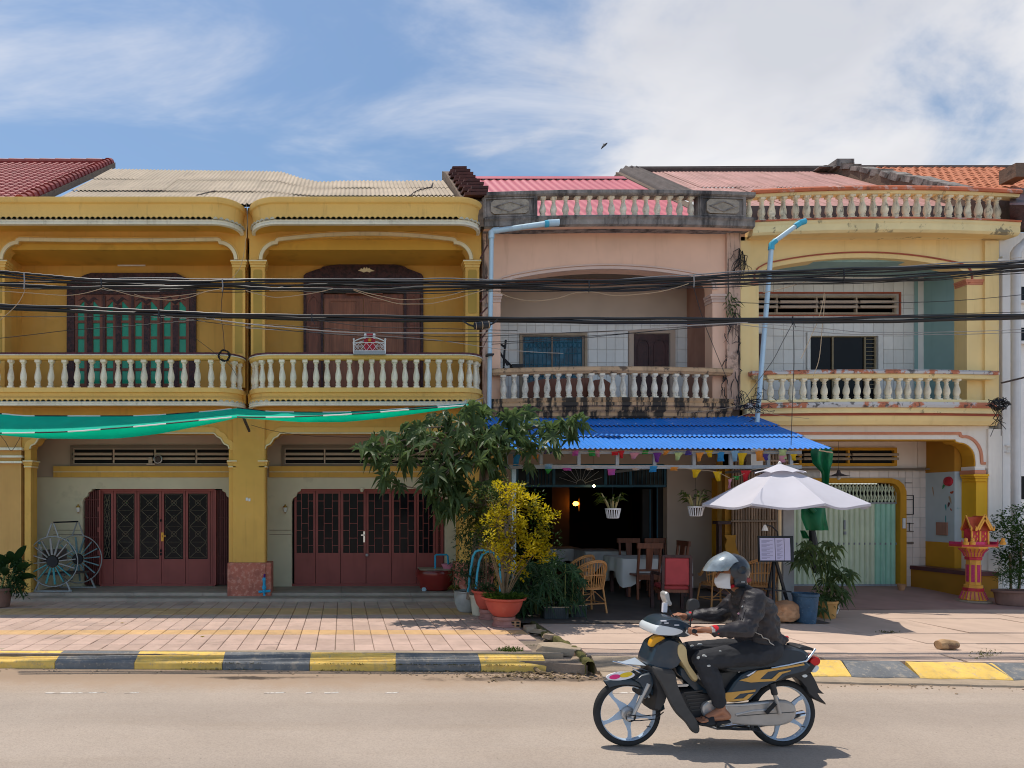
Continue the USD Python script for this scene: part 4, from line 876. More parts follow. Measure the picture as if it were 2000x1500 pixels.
# ---------------------------------------------------------------- the pink shophouse with the restaurant
def bow(px0, px1, b, y0=FP - .04, n=40):
    x0, x1 = X(px0, FP), X(px1, FP); s = np.linspace(-1, 1, n)
    return np.stack([(x0 + x1) / 2 + s * (x1 - x0) / 2, y0 - b * (1 - s ** 2)], 1)
def cutpath(path, px0, px1, n=14):
    xs = np.linspace(X(px0, FP - .3), X(px1, FP - .3), n); return np.stack([xs, np.interp(xs, path[:, 0], path[:, 1])], 1)
def tiles(parent, px0, px1, py0, py1, Y, w, h, mat, holes=(), rng=None, x0=None, name='tile', t=.012):
    """wall tiles, each a part; whole ones only where they meet no hole"""
    hs = [sbox(X(a, Y), Z(d, Y), X(b, Y), Z(c, Y)) for a, b, c, d in holes]
    zs = np.arange(Z(py1, Y), Z(py0, Y) - .03, h); xs = np.arange(X(px0, Y), X(px1, Y) - .02, w)
    for z in zs:
        for x in xs:
            q = sbox(x + .004, z + .004, min(x + w, X(px1, Y)) - .004, min(z + h, Z(py0, Y)) - .004)
            for k in hs: q = q.difference(k)
            if q.is_empty or q.area < .002 or q.geom_type != 'Polygon': continue
            part(parent, name, MB().slab(q, Y - t + (rng.normal(0, .0012) if rng is not None else 0), Y), mat)
rg3 = np.random.default_rng(31)
H3 = thing('pink_shophouse', 'pink plaster shophouse with blackened parapet above the blue awning', 'shophouse')
xl, xr = X(944, FP), X(1455, FP)
ap = [(978, 640), (978, 560), (980, 553), (985, 549.5), (996, 547)] + [(x, 525.5 + 20 * ((1187 - x) / 188) ** 2) for x in np.linspace(1000, 1374, 24)] + [(1380, 547.5), (1387, 550.5), (1390, 556), (1391, 566), (1391, 640)]
hole = px_poly([(978, 600)] + ap[1:-1] + [(1391, 600)], FP)
part(H3, 'arch_wall', MB().slab(sbox(xl, Z(590, FP), xr, 7.44).difference(hole), FP, FP + .28), 'pink')
al = LineString([(X(a, FP), Z(b, FP)) for a, b in ap[1:-1]])
part(H3, 'arch_moulding', MB().slab(al.buffer(.05, cap_style=2).difference(hole.buffer(-.004)), FP - .03, FP + .002), 'pink_trim')
part(H3, 'arch_moulding', MB().slab(al.buffer(.1, cap_style=2).difference(al.buffer(.07)).difference(hole), FP - .02, FP + .002), 'pink_trim')
for a, b in ((957, 977.5), (1391.5, 1419)):
    c = part(H3, 'column', MB().R(a, 590.5, b, 800, FP - .003, .28), 'pink')
    k = MB(); capital(k, a, b, 574, 590, FP, 4, .27); part(c, 'capital', k, 'pink_trim')
part(H3, 'party_pier', MB().R(942.5, 447, 956.6, 812, FP - .02, .3), 'pink_stained')
part(H3, 'party_pier', MB().R(1419.6, 452, 1446, 800, FP - .05, .3), 'pink_stained')
inn = MB().box(xl, BP, 3.7, xr, BP + .2, 7.5).box(xl + .01, FP + .28, 3.7, xl + .15, BP, 7.4)
part(H3, 'gallery_wall', inn, 'taupe')
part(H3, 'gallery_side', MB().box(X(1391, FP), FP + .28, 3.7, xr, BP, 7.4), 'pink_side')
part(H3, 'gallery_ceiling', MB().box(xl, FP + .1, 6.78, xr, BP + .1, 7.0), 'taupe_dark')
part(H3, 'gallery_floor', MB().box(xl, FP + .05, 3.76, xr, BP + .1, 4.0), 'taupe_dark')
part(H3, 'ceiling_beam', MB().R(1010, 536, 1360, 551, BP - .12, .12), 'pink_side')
tp = part(H3, 'tile_panel', MB().R(976, 619, 1345, 780, BP - .006, .006), 'grout')
tiles(tp, 976, 1343, 620, 780, BP - .006, .188, .262, 'tile_white', [(1014, 1146, 651, 790), (1226, 1317, 645, 790)], rg3)
w = part(H3, 'window', MB().slab(px_poly([(1014, 780), (1014, 651), (1146, 651), (1146, 780)], BP).difference(px_poly([(1019, 775), (1019, 656), (1140.5, 656), (1140.5, 775)], BP)), BP - .05, BP), 'concrete_tan')
fr = MB(); 
for a in (1019, 1077, 1137): fr.R(a, 656, a + 3, 775, BP - .04, .03)
fr.R(1019, 654.5, 1140, 657.5, BP - .04, .03); part(w, 'frame', fr, 'taupe_dark')
part(w, 'pane', MB().R(1020, 657, 1139, 775, BP - .016, .006), 'glass_blue')
gr = MB()
M('grille_blue', (.03, .16, .24), .5, .2, 4.)
for a in np.arange(1026, 1137, 8.5):
    gr.tube([P(a, 660, BP - .03), P(a, 775, BP - .03)], .005, 5)
    gr.tube([P(a + 4 + 3 * math.cos(t), 674 + 5 * math.sin(t), BP - .03) for t in np.linspace(0, 6.28, 9)], .004, 4, False)
for y in (668, 690, 712, 735): gr.tube([P(1021, y, BP - .03), P(1137, y, BP - .03)], .005, 5)
part(w, 'grille', gr, 'grille_blue')
d = part(H3, 'door', MB().slab(px_poly([(1227, 780), (1227, 645), (1317, 645), (1317, 780)], BP).difference(px_poly([(1236, 780), (1236, 652), (1307, 652), (1307, 780)], BP)), BP - .05, BP), 'taupe')
m = MB().R(1236.5, 652.5, 1306.5, 780, BP - .03, .02)
for a, b in ((1243, 1268), (1275, 1300)):
    o = px_poly([(a, 720), (a, 675), (a + 5, 664), (b - 5, 664), (b, 675), (b, 720)], BP); m.slab(o.difference(o.buffer(-.025)), BP - .045, BP - .03)
part(d, 'leaf', m, 'dark_wood')
# balcony
bp = bow(955, 1422, .24, FP - .14)
part(H3, 'balcony_slab', MB().sweep(bp, [(-.4, 4.085), (.04, 4.085), (.05, 4.05), (.03, 4.0), (.06, 3.985), (.06, 3.93), (.01, 3.90), (.01, 3.85), (-.04, 3.80), (-.04, 3.74), (-.09, 3.70), (-.5, 3.70)]), 'ledge_stained')
part(H3, 'rail', MB().sweep(bp, [(-.14, 4.555), (-.02, 4.555), (.0, 4.58), (.03, 4.60), (.035, 4.66), (.01, 4.682), (-.15, 4.682), (-.165, 4.60)]), 'rail_stained')
balusters(H3, cutpath(bp, 978, 1392, 30), 4.085, .47, .125, 20, .08, .07, 'baluster_grey', rg3, broken=(10,))
# parapet
pp = bow(940, 1456, .12, FP - .28)
part(H3, 'parapet_ledge', MB().sweep(pp, [(-.35, 7.57), (.04, 7.57), (.06, 7.53), (.03, 7.49), (.03, 7.40), (-.02, 7.375), (-.35, 7.375)]), 'black_stone')
part(H3, 'parapet_soffit', MB().sweep(pp, [(-.03, 7.371), (-.75, 7.395), (-.75, 7.46), (-.3, 7.46), (-.03, 7.374)]), 'pink')
part(H3, 'parapet_rail', MB().sweep(pp, [(-.2, 7.965), (.02, 7.965), (.05, 7.99), (.05, 8.05), (.0, 8.075), (-.22, 8.075)]), 'black_stone')
for a, b in ((942, 1048), (1361, 1457)):
    c = cutpath(pp, a, b)
    pn = part(H3, 'parapet_panel', MB().sweep(c, [(-.17, 7.57), (.0, 7.57), (.0, 7.965), (-.17, 7.965)]), 'black_stone')
    mid = c.mean(0); dr = c[-1] - c[0]; L = np.linalg.norm(dr); ang = math.atan2(dr[1], dr[0]); w = L * .34; h = .135
    oc = Polygon([(-w, -h + .05), (-w + .06, -h), (w - .06, -h), (w, -h + .05), (w, h - .05), (w - .06, h), (-w + .06, h), (-w, h - .05)])
    dm = Polygon([(-w * .88, 0), (0, -h * .8), (w * .88, 0), (0, h * .8)])
    sag = .012
    for nm, g, o, mt in (('relief', oc, .018, 'stone_pale'), ('border', sbox(-L * .46, -.185, L * .46, .185).difference(sbox(-L * .46 + .03, -.155, L * .46 - .03, .155)), .012, 'black_stone'), ('diamond', dm.difference(dm.buffer(-.022)), .03, 'black_stone')):
        q = MB().slab(g, -o - sag, .05).move(rotz(ang), (mid[0], mid[1], 7.768)); part(pn, nm, q, mt)
    for e in (a + 2, b - 6): part(pn, 'end_post', MB().sweep(cutpath(pp, e, e + 5, 3), [(-.16, 7.571), (.02, 7.571), (.02, 7.964), (-.16, 7.964)]), 'black_stone')
balusters(H3, cutpath(pp, 1050, 1360, 30), 7.57, .395, .125, 14, .09, .09, 'baluster_grey', rg3, inset=.08)
# roof, with the darker corrugated sheets at its right edge
z3 = lambda y: 7.80 + .683 * (y - 13.75)
roof_sheets(H3, list(np.linspace(2.75, 7.25, 6)), 1, z3, lambda x: (13.75, 17.62), 'roof_pink', pitch=.19, amp=.014, rng=rg3, jit=.003)
part(H3, 'ridge_cap', MB().add([(2.74, 17.42, z3(17.42) + .035), (7.25, 17.42, z3(17.42) + .035), (7.25, 17.65, z3(17.65) + .05), (2.74, 17.65, z3(17.65) + .05), (7.25, 17.9, z3(17.6) - .1), (2.74, 17.9, z3(17.6) - .1)], [(0, 1, 2, 3), (3, 2, 4, 5)]), 'roof_pink')
pg = MB()
for k in range(24):
    x = 2.8 + k * .19; pg.box(x, 17.41, z3(17.41) - .01, x + .09, 17.43, z3(17.41) + .033)
part(H3, 'ridge_shadow_gap', pg, 'roof_dark')
part(H3, 'rear_block', MB().box(xl + .03, 15., 3.6, xr - .03, 17.6, 7.3).box(xl + .03, 13.9, 7.3, xr - .03, 17., 7.55), 'black_void')
# ---- ground floor: wall, blue transom and the dark dining room behind
o = px_poly([(1008, 1160), (1008, 906), (1296, 906), (1301, 909), (1303, 916), (1303, 1160)], BP)
part(H3, 'front_wall', MB().slab(sbox(X(985, BP), .1, X(1404, BP), 3.75).difference(o), BP, BP + .18), 'taupe')
part(H3, 'pier', MB().R(944, 815, 985, 1160, FP, .35), 'mustard'); part(H3, 'pier', MB().R(1404, 815, 1412, 1160, BP - .12, .1), 'mustard')
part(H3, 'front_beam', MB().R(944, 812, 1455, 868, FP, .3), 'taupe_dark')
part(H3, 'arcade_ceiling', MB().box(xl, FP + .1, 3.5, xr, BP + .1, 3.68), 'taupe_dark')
M('blue_paint', (.012, .085, .14), .5, .2, 3.)
tr = part(H3, 'transom', MB().R(1008, 947, 1303, 951.5, BP + .02, .06).R(1008, 906, 1303, 909, BP + .02, .06), 'blue_paint')
for a in (1010, 1031, 1082, 1183, 1232, 1300): part(tr, 'mullion', MB().R(a - 2.5, 909.5, a + 2.5, 946.5, BP + .025, .05), 'blue_paint')
part(tr, 'pane', MB().R(1010, 909, 1301, 947, BP + .055, .006), 'glass_dark')
fan = MB()
for k in range(1, 10):
    t = math.pi * k / 10; fan.bar(P(1134 + 9 * math.cos(t), 946 - 9 * math.sin(t), BP + .04), P(1134 + min(44, 34 / max(math.sin(t), .2)) * math.cos(t), 946 - min(44, 34 / max(math.sin(t), .2)) * math.sin(t), BP + .04), .007)
fan.tube([P(1134 + 9 * math.cos(t), 946 - 9 * math.sin(t), BP + .04) for t in np.linspace(0, math.pi, 9)], .005, 5)
part(tr, 'fan_bars', fan, 'iron_grey')
gb = MB()
for a in list(np.arange(1037, 1080, 7.)) + list(np.arange(1190, 1230, 7.)) + list(np.arange(1238, 1298, 8.)): gb.tube([P(a, 910, BP + .04), P(a, 946, BP + .04)], .005, 4)
part(tr, 'bars', gb, 'blue_paint')
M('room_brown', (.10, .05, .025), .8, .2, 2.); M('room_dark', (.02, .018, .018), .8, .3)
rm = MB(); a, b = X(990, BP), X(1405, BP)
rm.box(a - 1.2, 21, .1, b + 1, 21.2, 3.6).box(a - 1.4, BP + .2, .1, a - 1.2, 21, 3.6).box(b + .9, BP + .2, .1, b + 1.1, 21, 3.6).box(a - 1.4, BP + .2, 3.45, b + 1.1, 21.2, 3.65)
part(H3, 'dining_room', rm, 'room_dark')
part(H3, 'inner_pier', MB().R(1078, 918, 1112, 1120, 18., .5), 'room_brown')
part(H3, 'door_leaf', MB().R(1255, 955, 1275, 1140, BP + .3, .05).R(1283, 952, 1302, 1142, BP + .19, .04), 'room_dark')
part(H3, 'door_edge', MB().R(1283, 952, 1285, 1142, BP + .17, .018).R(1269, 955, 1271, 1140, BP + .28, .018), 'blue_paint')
# wall lamp glowing inside
t = thing('wall_lamp', 'glowing orange wall lamp inside the dark dining room', 'lamp')
M('lamp_glow', (1., .30, .03), .5, 0, emit=9.)
M('bulb_glow', (1., .62, .25), .5, 0, emit=9.)
part(t, 'lamp_shade', MB().lathe([(0, -.06), (.055, -.04), (.075, 0), (.06, .045), (0, .065)], P(1124.5, 984, 17.8), 12), 'lamp_glow')
part(t, 'backplate', MB().lathe([(0, -.2), (.02, -.16), (.03, 0), (.02, .14), (0, .18)], P(1131, 985, 17.96), 8), 'brass')
t = thing('light_bulb', 'small lit bulb hanging below the blue transom', 'light bulb')
part(t, 'bulb', MB().lathe([(0, -.03), (.026, -.015), (.028, .005), (.014, .028), (0, .03)], P(1160, 949.5, BP - .15), 8), 'bulb_glow')
part(t, 'flex', MB().tube([P(1160, 946, BP - .15), P(1160, 880, BP - .15)], .004, 4), 'cable_black')

# carved bracket and bamboo screen
t = thing('carved_bracket', 'carved ochre wooden bracket beside the bamboo screen', 'bracket')
Yk = 13.75
part(t, 'post', MB().R(1416, 915, 1429, 1130, Yk, .12), 'ochre_dark')
pr = [(1412, 1128), (1412, 1090), (1418, 1078), (1416, 1066), (1420, 1055), (1415, 1045), (1438, 1045), (1436, 1058), (1440, 1075), (1446, 1086), (1446, 1092), (1438, 1096), (1436, 1128)]
part(t, 'carving', MB().slab(px_poly(pr, Yk - .12), Yk - .12, Yk - .02), 'ochre_dark')
part(t, 'shelf', MB().R(1402, 1018, 1428, 1024, Yk - .2, .2).R(1404, 1024, 1410, 1135, Yk - .1, .1), 'dark_wood')
M('bamboo', (.30, .19, .115), .6, .2, 2., grain=(40, 40, 1.2, .6), rand=.22, spots=.4, pcol=(.12, .075, .05), ps=4.)
t = thing('bamboo_screen', 'brown bamboo pole screen behind the white umbrella', 'screen')
Yb = 13.7; rb = np.random.default_rng(12)
for k in range(22):
    px = 1431 + k * 5.2; r = .025; y0 = 876 + rb.normal(0, 2)
    zz = np.linspace(Z(1146, Yb), Z(y0, Yb), 15); rad = [r * (1.1 if i % 3 == 0 else .97) for i in range(15)]
    part(t, 'bamboo_pole', MB().tube(np.stack([np.full(15, X(px, Yb)) + rb.normal(0, .003, 15).cumsum() * .3, np.full(15, Yb) + rb.normal(0, .006), zz], 1), rad, 8), 'bamboo', smooth=50)
for y in (900, 1018, 1100): part(t, 'rail', MB().R(1428, y - 2, 1546, y + 1.5, Yb - .055, .03), 'bamboo')

# ---------------------------------------------------------------- the cream shophouse
rg4 = np.random.default_rng(41)
H4 = thing('cream_shophouse', 'pale yellow shophouse with orange edged balcony and green folding gate', 'shophouse')
xl, xr = X(1447, FP), X(1955, FP)
ap = [(1482, 560), (1482.5, 540), (1487, 531), (1496, 526)] + [(x, 503 + 21 * ((1686 - x) / 186) ** 2) for x in np.linspace(1500, 1872, 24)] + [(1880, 528), (1886, 533), (1888, 543), (1888, 560)]
hole = px_poly(ap, FP)
part(H4, 'arch_wall', MB().slab(sbox(xl, Z(556, FP), xr - .1, 7.32).difference(hole), FP, FP + .28), 'cream')
al = LineString([(X(a, FP), Z(b, FP)) for a, b in ap[1:-1]])
part(H4, 'arch_line', MB().slab(al.buffer(.115).difference(al.buffer(.09)).difference(hole.buffer(.02)), FP - .02, FP + .002), 'red_line')
for a, b, c, d in ((1463, 1482, 0, 'cream'), (1888.5, 1925, 0, 'cream'), (1446.3, 1466, .03, 'cream'), (1924, 1951, .05, 'cream')):
    part(H4, 'column', MB().R(a, 556.5 if c == 0 else 470, b, 800, FP - c - .003, .28), d)
k = MB(); capital(k, 1889, 1923, 545, 556, FP, 3, .27); part(H4, 'capital', k, 'salmon_line'); k = MB(); capital(k, 1465, 1481, 545, 556, FP, 3, .27); part(H4, 'capital', k, 'salmon_line')
part(H4, 'gallery_wall', MB().box(xl, BP, 3.6, xr, BP + .2, 7.4).box(xl + .01, FP + .29, 3.6, xl + .3, BP, 7.3), 'white_grey')
part(H4, 'gallery_side', MB().box(X(1888, FP), FP + .285, 3.6, xr - .05, BP - .002, 7.3), 'teal_wall')
part(H4, 'wall_strip', MB().R(1786, 480, 1793, 790, BP - .012, .012), 'teal_wall')
part(H4, 'gallery_ceiling', MB().box(xl, FP + .1, 6.86, xr - .05, BP + .1, 7.1), 'teal_wall')
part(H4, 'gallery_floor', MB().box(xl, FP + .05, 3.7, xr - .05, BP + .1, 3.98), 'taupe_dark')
tp = part(H4, 'tile_panel', MB().R(1470, 540, 1785, 790, BP - .006, .006), 'grout')
tiles(tp, 1471, 1785, 541, 790, BP - .006, .212, .29, 'tile_white', [(1470, 1758, 571, 618), (1573, 1722, 650, 800), (1470, 1490, 650, 800)], rg4)
louvre(H4, 'vent', 1440, 1751, 577, 614, BP, 4, 'concrete_tan', 'taupe', 3, 4, .07)
part(H4, 'vent_line', MB().slab(px_poly([(1470, 618), (1470, 571), (1758, 571), (1758, 618)], BP).difference(px_poly([(1460, 615), (1460, 574), (1755, 574), (1755, 615)], BP)), BP - .03, BP), 'red_line')
w = part(H4, 'window', MB().slab(px_poly([(1574, 790), (1574, 650), (1721, 650), (1721, 790)], BP).difference(px_poly([(1580, 785), (1580, 657), (1712, 657), (1712, 785)], BP)), BP - .05, BP), 'tile_white')
M('brass_frame', (.22, .17, .10), .45, .15, 3., metal=.4)
fr = MB().R(1580, 655.5, 1712, 658.5, BP - .04, .03)
for a in (1580, 1625, 1688, 1708): fr.R(a, 657, a + 3.4, 785, BP - .042, .03)
for y in np.arange(662, 760, 8): fr.R(1691.5, y, 1708, y + 1.2, BP - .036, .02)
part(w, 'frame', fr, 'brass_frame'); part(w, 'pane', MB().R(1581, 658, 1711, 785, BP - .014, .006), 'glass_dark')
part(H4, 'gallery_door', MB().R(1470, 652, 1489, 790, BP - .04, .04), 'dark_wood')
bp = bow(1462, 1930, .16, FP - .14)
part(H4, 'balcony_floor_edge', MB().sweep(bp, [(-.5, 4.06), (.03, 4.06), (.03, 4.005), (-.5, 4.005)]), 'cream_stained')
part(H4, 'orange_edge', MB().sweep(bow(1450, 1940, .16, FP - .14), [(-.5, 4.004), (.07, 4.004), (.075, 3.95), (.06, 3.90), (-.5, 3.90)]), 'rail_orange')
part(H4, 'balcony_fascia', MB().sweep(bow(1450, 1940, .16, FP - .14), [(-.5, 3.899), (.03, 3.899), (.01, 3.85), (.015, 3.80), (-.5, 3.80)]), 'cream_stained')
part(H4, 'red_band', MB().sweep(bow(1450, 1940, .14, FP - .12), [(-.5, 3.799), (.015, 3.799), (.015, 3.755), (-.5, 3.755)]), 'red_line')
part(H4, 'lower_fascia', MB().sweep(bow(1450, 1940, .14, FP - .12), [(-.5, 3.754), (.0, 3.754), (-.01, 3.66), (-.05, 3.58), (-.5, 3.58)]), 'cream')
part(H4, 'rail', MB().sweep(bp, [(-.14, 4.475), (.0, 4.475), (.015, 4.50), (.02, 4.555), (-.16, 4.555)]), 'cream_stained')
part(H4, 'rail_cap', MB().sweep(bow(1458, 1934, .16, FP - .14), [(-.19, 4.556), (.05, 4.556), (.055, 4.60), (.03, 4.635), (-.17, 4.635)]), 'rail_orange')
balusters(H4, cutpath(bp, 1484, 1888, 30), 4.06, .415, .12, 20, .12, .06, 'baluster_white', rg4)
pp = bow(1456, 1968, .17, FP - .23)
part(H4, 'parapet_fascia', MB().sweep(pp, [(-.4, 7.50), (.03, 7.50), (.035, 7.46), (.02, 7.42), (.02, 7.30), (-.02, 7.26), (-.4, 7.26)]), 'cream_stained')
part(H4, 'parapet_line', MB().sweep(pp, [(-.4, 7.53), (.05, 7.53), (.05, 7.502), (-.4, 7.502)]), 'orange_trim')
part(H4, 'parapet_soffit', MB().sweep(pp, [(-.03, 7.256), (-.75, 7.27), (-.75, 7.34), (-.3, 7.34), (-.03, 7.259)]), 'cream')
part(H4, 'parapet_rail', MB().sweep(pp, [(-.16, 8.0), (.0, 8.0), (.02, 8.05), (-.18, 8.05)]), 'cream_stained')
part(H4, 'parapet_cap', MB().sweep(pp, [(-.21, 8.051), (.06, 8.051), (.07, 8.10), (.03, 8.14), (-.18, 8.14)]), 'orange_trim')
balusters(H4, cutpath(pp, 1462, 1966, 36), 7.53, .47, .135, 24, .09, .07, 'baluster_dirty', rg4, inset=.08, broken=(2, 3, 8, 20))
# roof
z4 = lambda y: 7.94 + .683 * (y - 13.9)
roof_sheets(H4, list(np.linspace(7.62, 12.98, 7)), 2, z4, lambda x: (14.3, 18.4 if x < 12.2 else 18.4), 'roof_rust', pitch=.1, amp=.012, rng=rg4, jit=.012)
part(H4, 'ridge_cap', MB().tube([(7.7, 18.4, z4(18.4) + .02), (13., 18.4, z4(18.4) + .04)], .1, 8), 'roof_dark')
vg = MB(); xs = np.linspace(7.3, 7.95, 28)
q = np.array([[(x, y, z4(y) + .10 + .035 * math.sin(x * 42) - 1.1 * max(0, 7.6 - x)) for x in xs] for y in np.linspace(15.2, 18.5, 4)]); vg.grid(q); part(H4, 'verge_sheet', vg, 'roof_dark', smooth=50)
part(H4, 'verge_wall', MB().add([(x, y, z) for x in (7.35, 7.6) for y, z in ((14., 7.3), (18.4, 7.3), (18.4, z4(18.4) - .03), (14., z4(14.) - .03))], [(0, 1, 2, 3), (4, 7, 6, 5), (3, 2, 6, 7), (0, 3, 7, 4)]), 'firewall')
part(H4, 'rear_block', MB().box(xl + .03, 15., 3.5, xr, 18., 7.3).box(xl + .03, 13.9, 7.3, xr - .05, 17.5, 7.55), 'black_void')
part(H4, 'gutter_wall', MB().box(7.62, 14.02, 7.3, 12.97, 14.25, 8.16), 'roof_dark'); part(H4, 'gutter_wall', MB().box(12.5, 13.6, 7.5, 13.7, 13.72, 8.3), 'firewall')
fw = thing('firewall', 'stepped mossy stone firewall between the rusty and the orange tiled roof', 'wall')
x0, x1 = 12.98, 13.28; zf = lambda y: 8.50 + .645 * (y - 14.1)
part(fw, 'wall', MB().add([(x, y, z) for x in (x0, x1) for y, z in ((14., 7.5), (18.2, 7.5), (18.2, zf(18.1)), (14., zf(14.)))], [(0, 1, 2, 3), (4, 7, 6, 5), (3, 2, 6, 7), (0, 3, 7, 4)]), 'firewall')
for k in range(13):
    y = 14.15 + k * .315; part(fw, 'cap_stone', MB().obox(((x0 + x1) / 2 + rg4.normal(0, .02), y, zf(y) - .02), (.34, .29, .1 + .05 * rg4.random()), rotx(.55 + rg4.normal(0, .08)) @ rotz(rg4.normal(0, .06))), 'black_stone')
part(fw, 'end_block', MB().box(x0 - .1, 17.8, zf(17.9) - .1, x1 + .05, 18.35, zf(18.2) - .1).box(x0 - .45, 17.95, zf(17.9) - .05, x0 - .1, 18.25, zf(18.2) - .22), 'black_stone')
# ground floor
og = [(1490, 1170), (1490, 858), (1866, 858), (1868, 862), (1874, 864)] + [(1874 + 31 * math.sin(t), 896 - 32 * math.cos(t)) for t in np.linspace(.15, 1.5, 9)] + [(1906, 903), (1906, 1170)]
hole = px_poly(og, FP)
part(H4, 'front_wall', MB().slab(sbox(xl + .2, Z(915, FP), X(1931, FP), 3.6).difference(hole), FP, FP + .28), 'white_wall')
part(H4, 'arch_reveal', MB().slab(hole.difference(hole.buffer(-.02)).intersection(sbox(X(1500, FP), Z(916, FP), X(1910, FP), 4)), FP + .012, FP + .279), 'ochre')
al = LineString([(X(a, FP), Z(b, FP)) for a, b in [(1480, 846.5), (1874, 846.5), (1875, 851), (1880, 853)] + [(1880 + 36 * math.sin(t), 893 - 41 * math.cos(t)) for t in np.linspace(.15, 1.5, 9)] + [(1917, 905), (1924, 905)]])
part(H4, 'arch_line', MB().slab(al.buffer(.026, cap_style=2), FP - .02, FP + .003), 'salmon_line')
k = MB(); capital(k, 1907, 1927, 926, 940, FP - .03, 5, .3); part(H4, 'pillar_capital', k, 'yellow_pillar'); part(H4, 'pillar_band', MB().R(1904, 918, 1926, 926, FP - .06, .33), 'salmon_line')
part(H4, 'pillar_neck', MB().R(1904, 911, 1924, 918, FP - .02, .3), 'white_wall')
part(H4, 'pillar', MB().R(1906.5, 940.2, 1930, 1052, FP - .02, .32), 'yellow_pillar')
part(H4, 'pillar_foot', MB().R(1906.5, 1052.5, 1930, 1170, FP - .02, .32), 'white_wall')
part(H4, 'corner_pier', MB().R(1930.5, 838, 1957, 1170, FP - .04, .4), 'white_wall')
sx = X(1891, FP)
part(H4, 'side_wall', MB().box(sx, FP + .3, Z(1063, FP), xr, BP, Z(924, BP)), 'blue_wall'); part(H4, 'side_wall', MB().box(sx - .003, FP + .3, Z(924, BP), xr, BP, 3.6), 'ochre_dark'); part(H4, 'side_wall', MB().box(sx - .003, FP + .3, .2, xr, BP, Z(1062, FP)), 'ochre')
part(H4, 'arcade_ceiling', MB().box(xl, FP + .1, 3.42, xr - .05, BP + .1, 3.56), 'white_wall')
part(H4, 'bench', MB().box(12.05, 13.12, .15, X(1950, 13.12), BP, .655), 'ochre_dark'); part(H4, 'bench_cap', MB().box(12.03, 13.1, .656, X(1951, 13.1), BP, .735), 'rail_tile')
dh = [(1400, 1160), (1400, 943), (1734, 943), (1745, 946), (1752, 953), (1755, 963), (1755, 1160)]
dho = [(1390, 1160), (1390, 934), (1738, 934), (1752, 938), (1762, 947), (1767, 960), (1767, 1160)]
wl = sbox(X(1450, BP), .2, X(1812, BP), Z(918, BP)).difference(px_poly(dho, BP))
part(H4, 'back_wall', MB().slab(wl, BP, BP + .2), 'grout')
part(H4, 'upper_wall', MB().slab(sbox(X(1450, BP), Z(914, BP), X(1815, BP), 3.6), BP, BP + .2), 'tile_pinkish')
part(H4, 'ledge', MB().R(1450, 914.5, 1816, 917.5, BP - .12, .14), 'taupe_dark')
part(H4, 'door_frame', MB().slab(px_poly(dho, BP).difference(px_poly(dh, BP)), BP - .05, BP + .2), 'ochre')
tiles(H4, 1768, 1810, 919, 1146, BP, .152, .21, 'tile_pinkish', (), rg4); tiles(H4, 1600, 1768, 919, 933, BP, .21, .15, 'tile_pinkish', (), rg4)
part(H4, 'pilaster', MB().R(1793, 858, 1812, 913, BP - .03, .03), 'tile_pinkish')
louvre(H4, 'vent', 1470, 1752, 874, 910, BP, 3, 'ochre', 'concrete_tan', 3, 5.5, .07)
Yg = BP + .09
M('gate_pale', (.62, .68, .48), .5, .1, 2., streak=.5, scol=(.22, .2, .13), ss=(18, 18, .7), sth=(.5, .75)); M('gate_green', (.34, .60, .45), .5, .1, 2., streak=.35, scol=(.15, .2, .15), ss=(18, 18, .7))
gt = part(H4, 'folding_gate', MB().R(1396, 1141, 1756, 1146, Yg - .05, .1).R(1396, 981, 1756, 984, Yg - .045, .02), 'iron_grey')
for k in range(21):
    a = 1545 + k * 10.2; n = 5; q = []
    xs = X(a + .3, Yg) + np.linspace(0, X(a + 10.0, Yg) - X(a + .3, Yg), 9); dy = np.array([.035, .012, .0, 0., 0., 0., 0., .012, .035])
    mb = MB().grid(np.array([[(x, Yg - .03 + d, z) for x, d in zip(xs, dy)] for z in (Z(1142, Yg), Z(983, Yg))]))
    mb.grid(np.array([[(x, Yg - .027 + d, z) for x, d in zip(xs, dy)] for z in (Z(1142, Yg), Z(983, Yg))]), True)
    part(gt, 'gate_slat', mb, 'gate_green' if k > 15 else 'gate_pale')
part(gt, 'backing', MB().R(1396, 946, 1756, 1144, Yg + .03, .02), 'black_void')
lt = MB()
for k in range(32):
    a = 1540 + k * 7; lt.bar(P(a, 945, Yg - .01), P(a + 14, 982, Yg - .01), .012); lt.bar(P(a + 14, 945, Yg + .004), P(a, 982, Yg + .004), .012)
    lt.R(a, 945, a + 1.6, 982, Yg - .03, .012)
part(gt, 'lattice', lt, 'gate_pale')
tb = MB()
for k in range(21): tb.R(1546 + k * 10.2, 1060, 1547.6 + k * 10.2, 1064, Yg - .045, .03)
tb.R(1649, 1016, 1652, 1034, Yg - .045, .02).R(1649, 1038, 1653, 1044, Yg - .045, .02); part(gt, 'rivets', tb, 'iron_grey', kind='stuff')
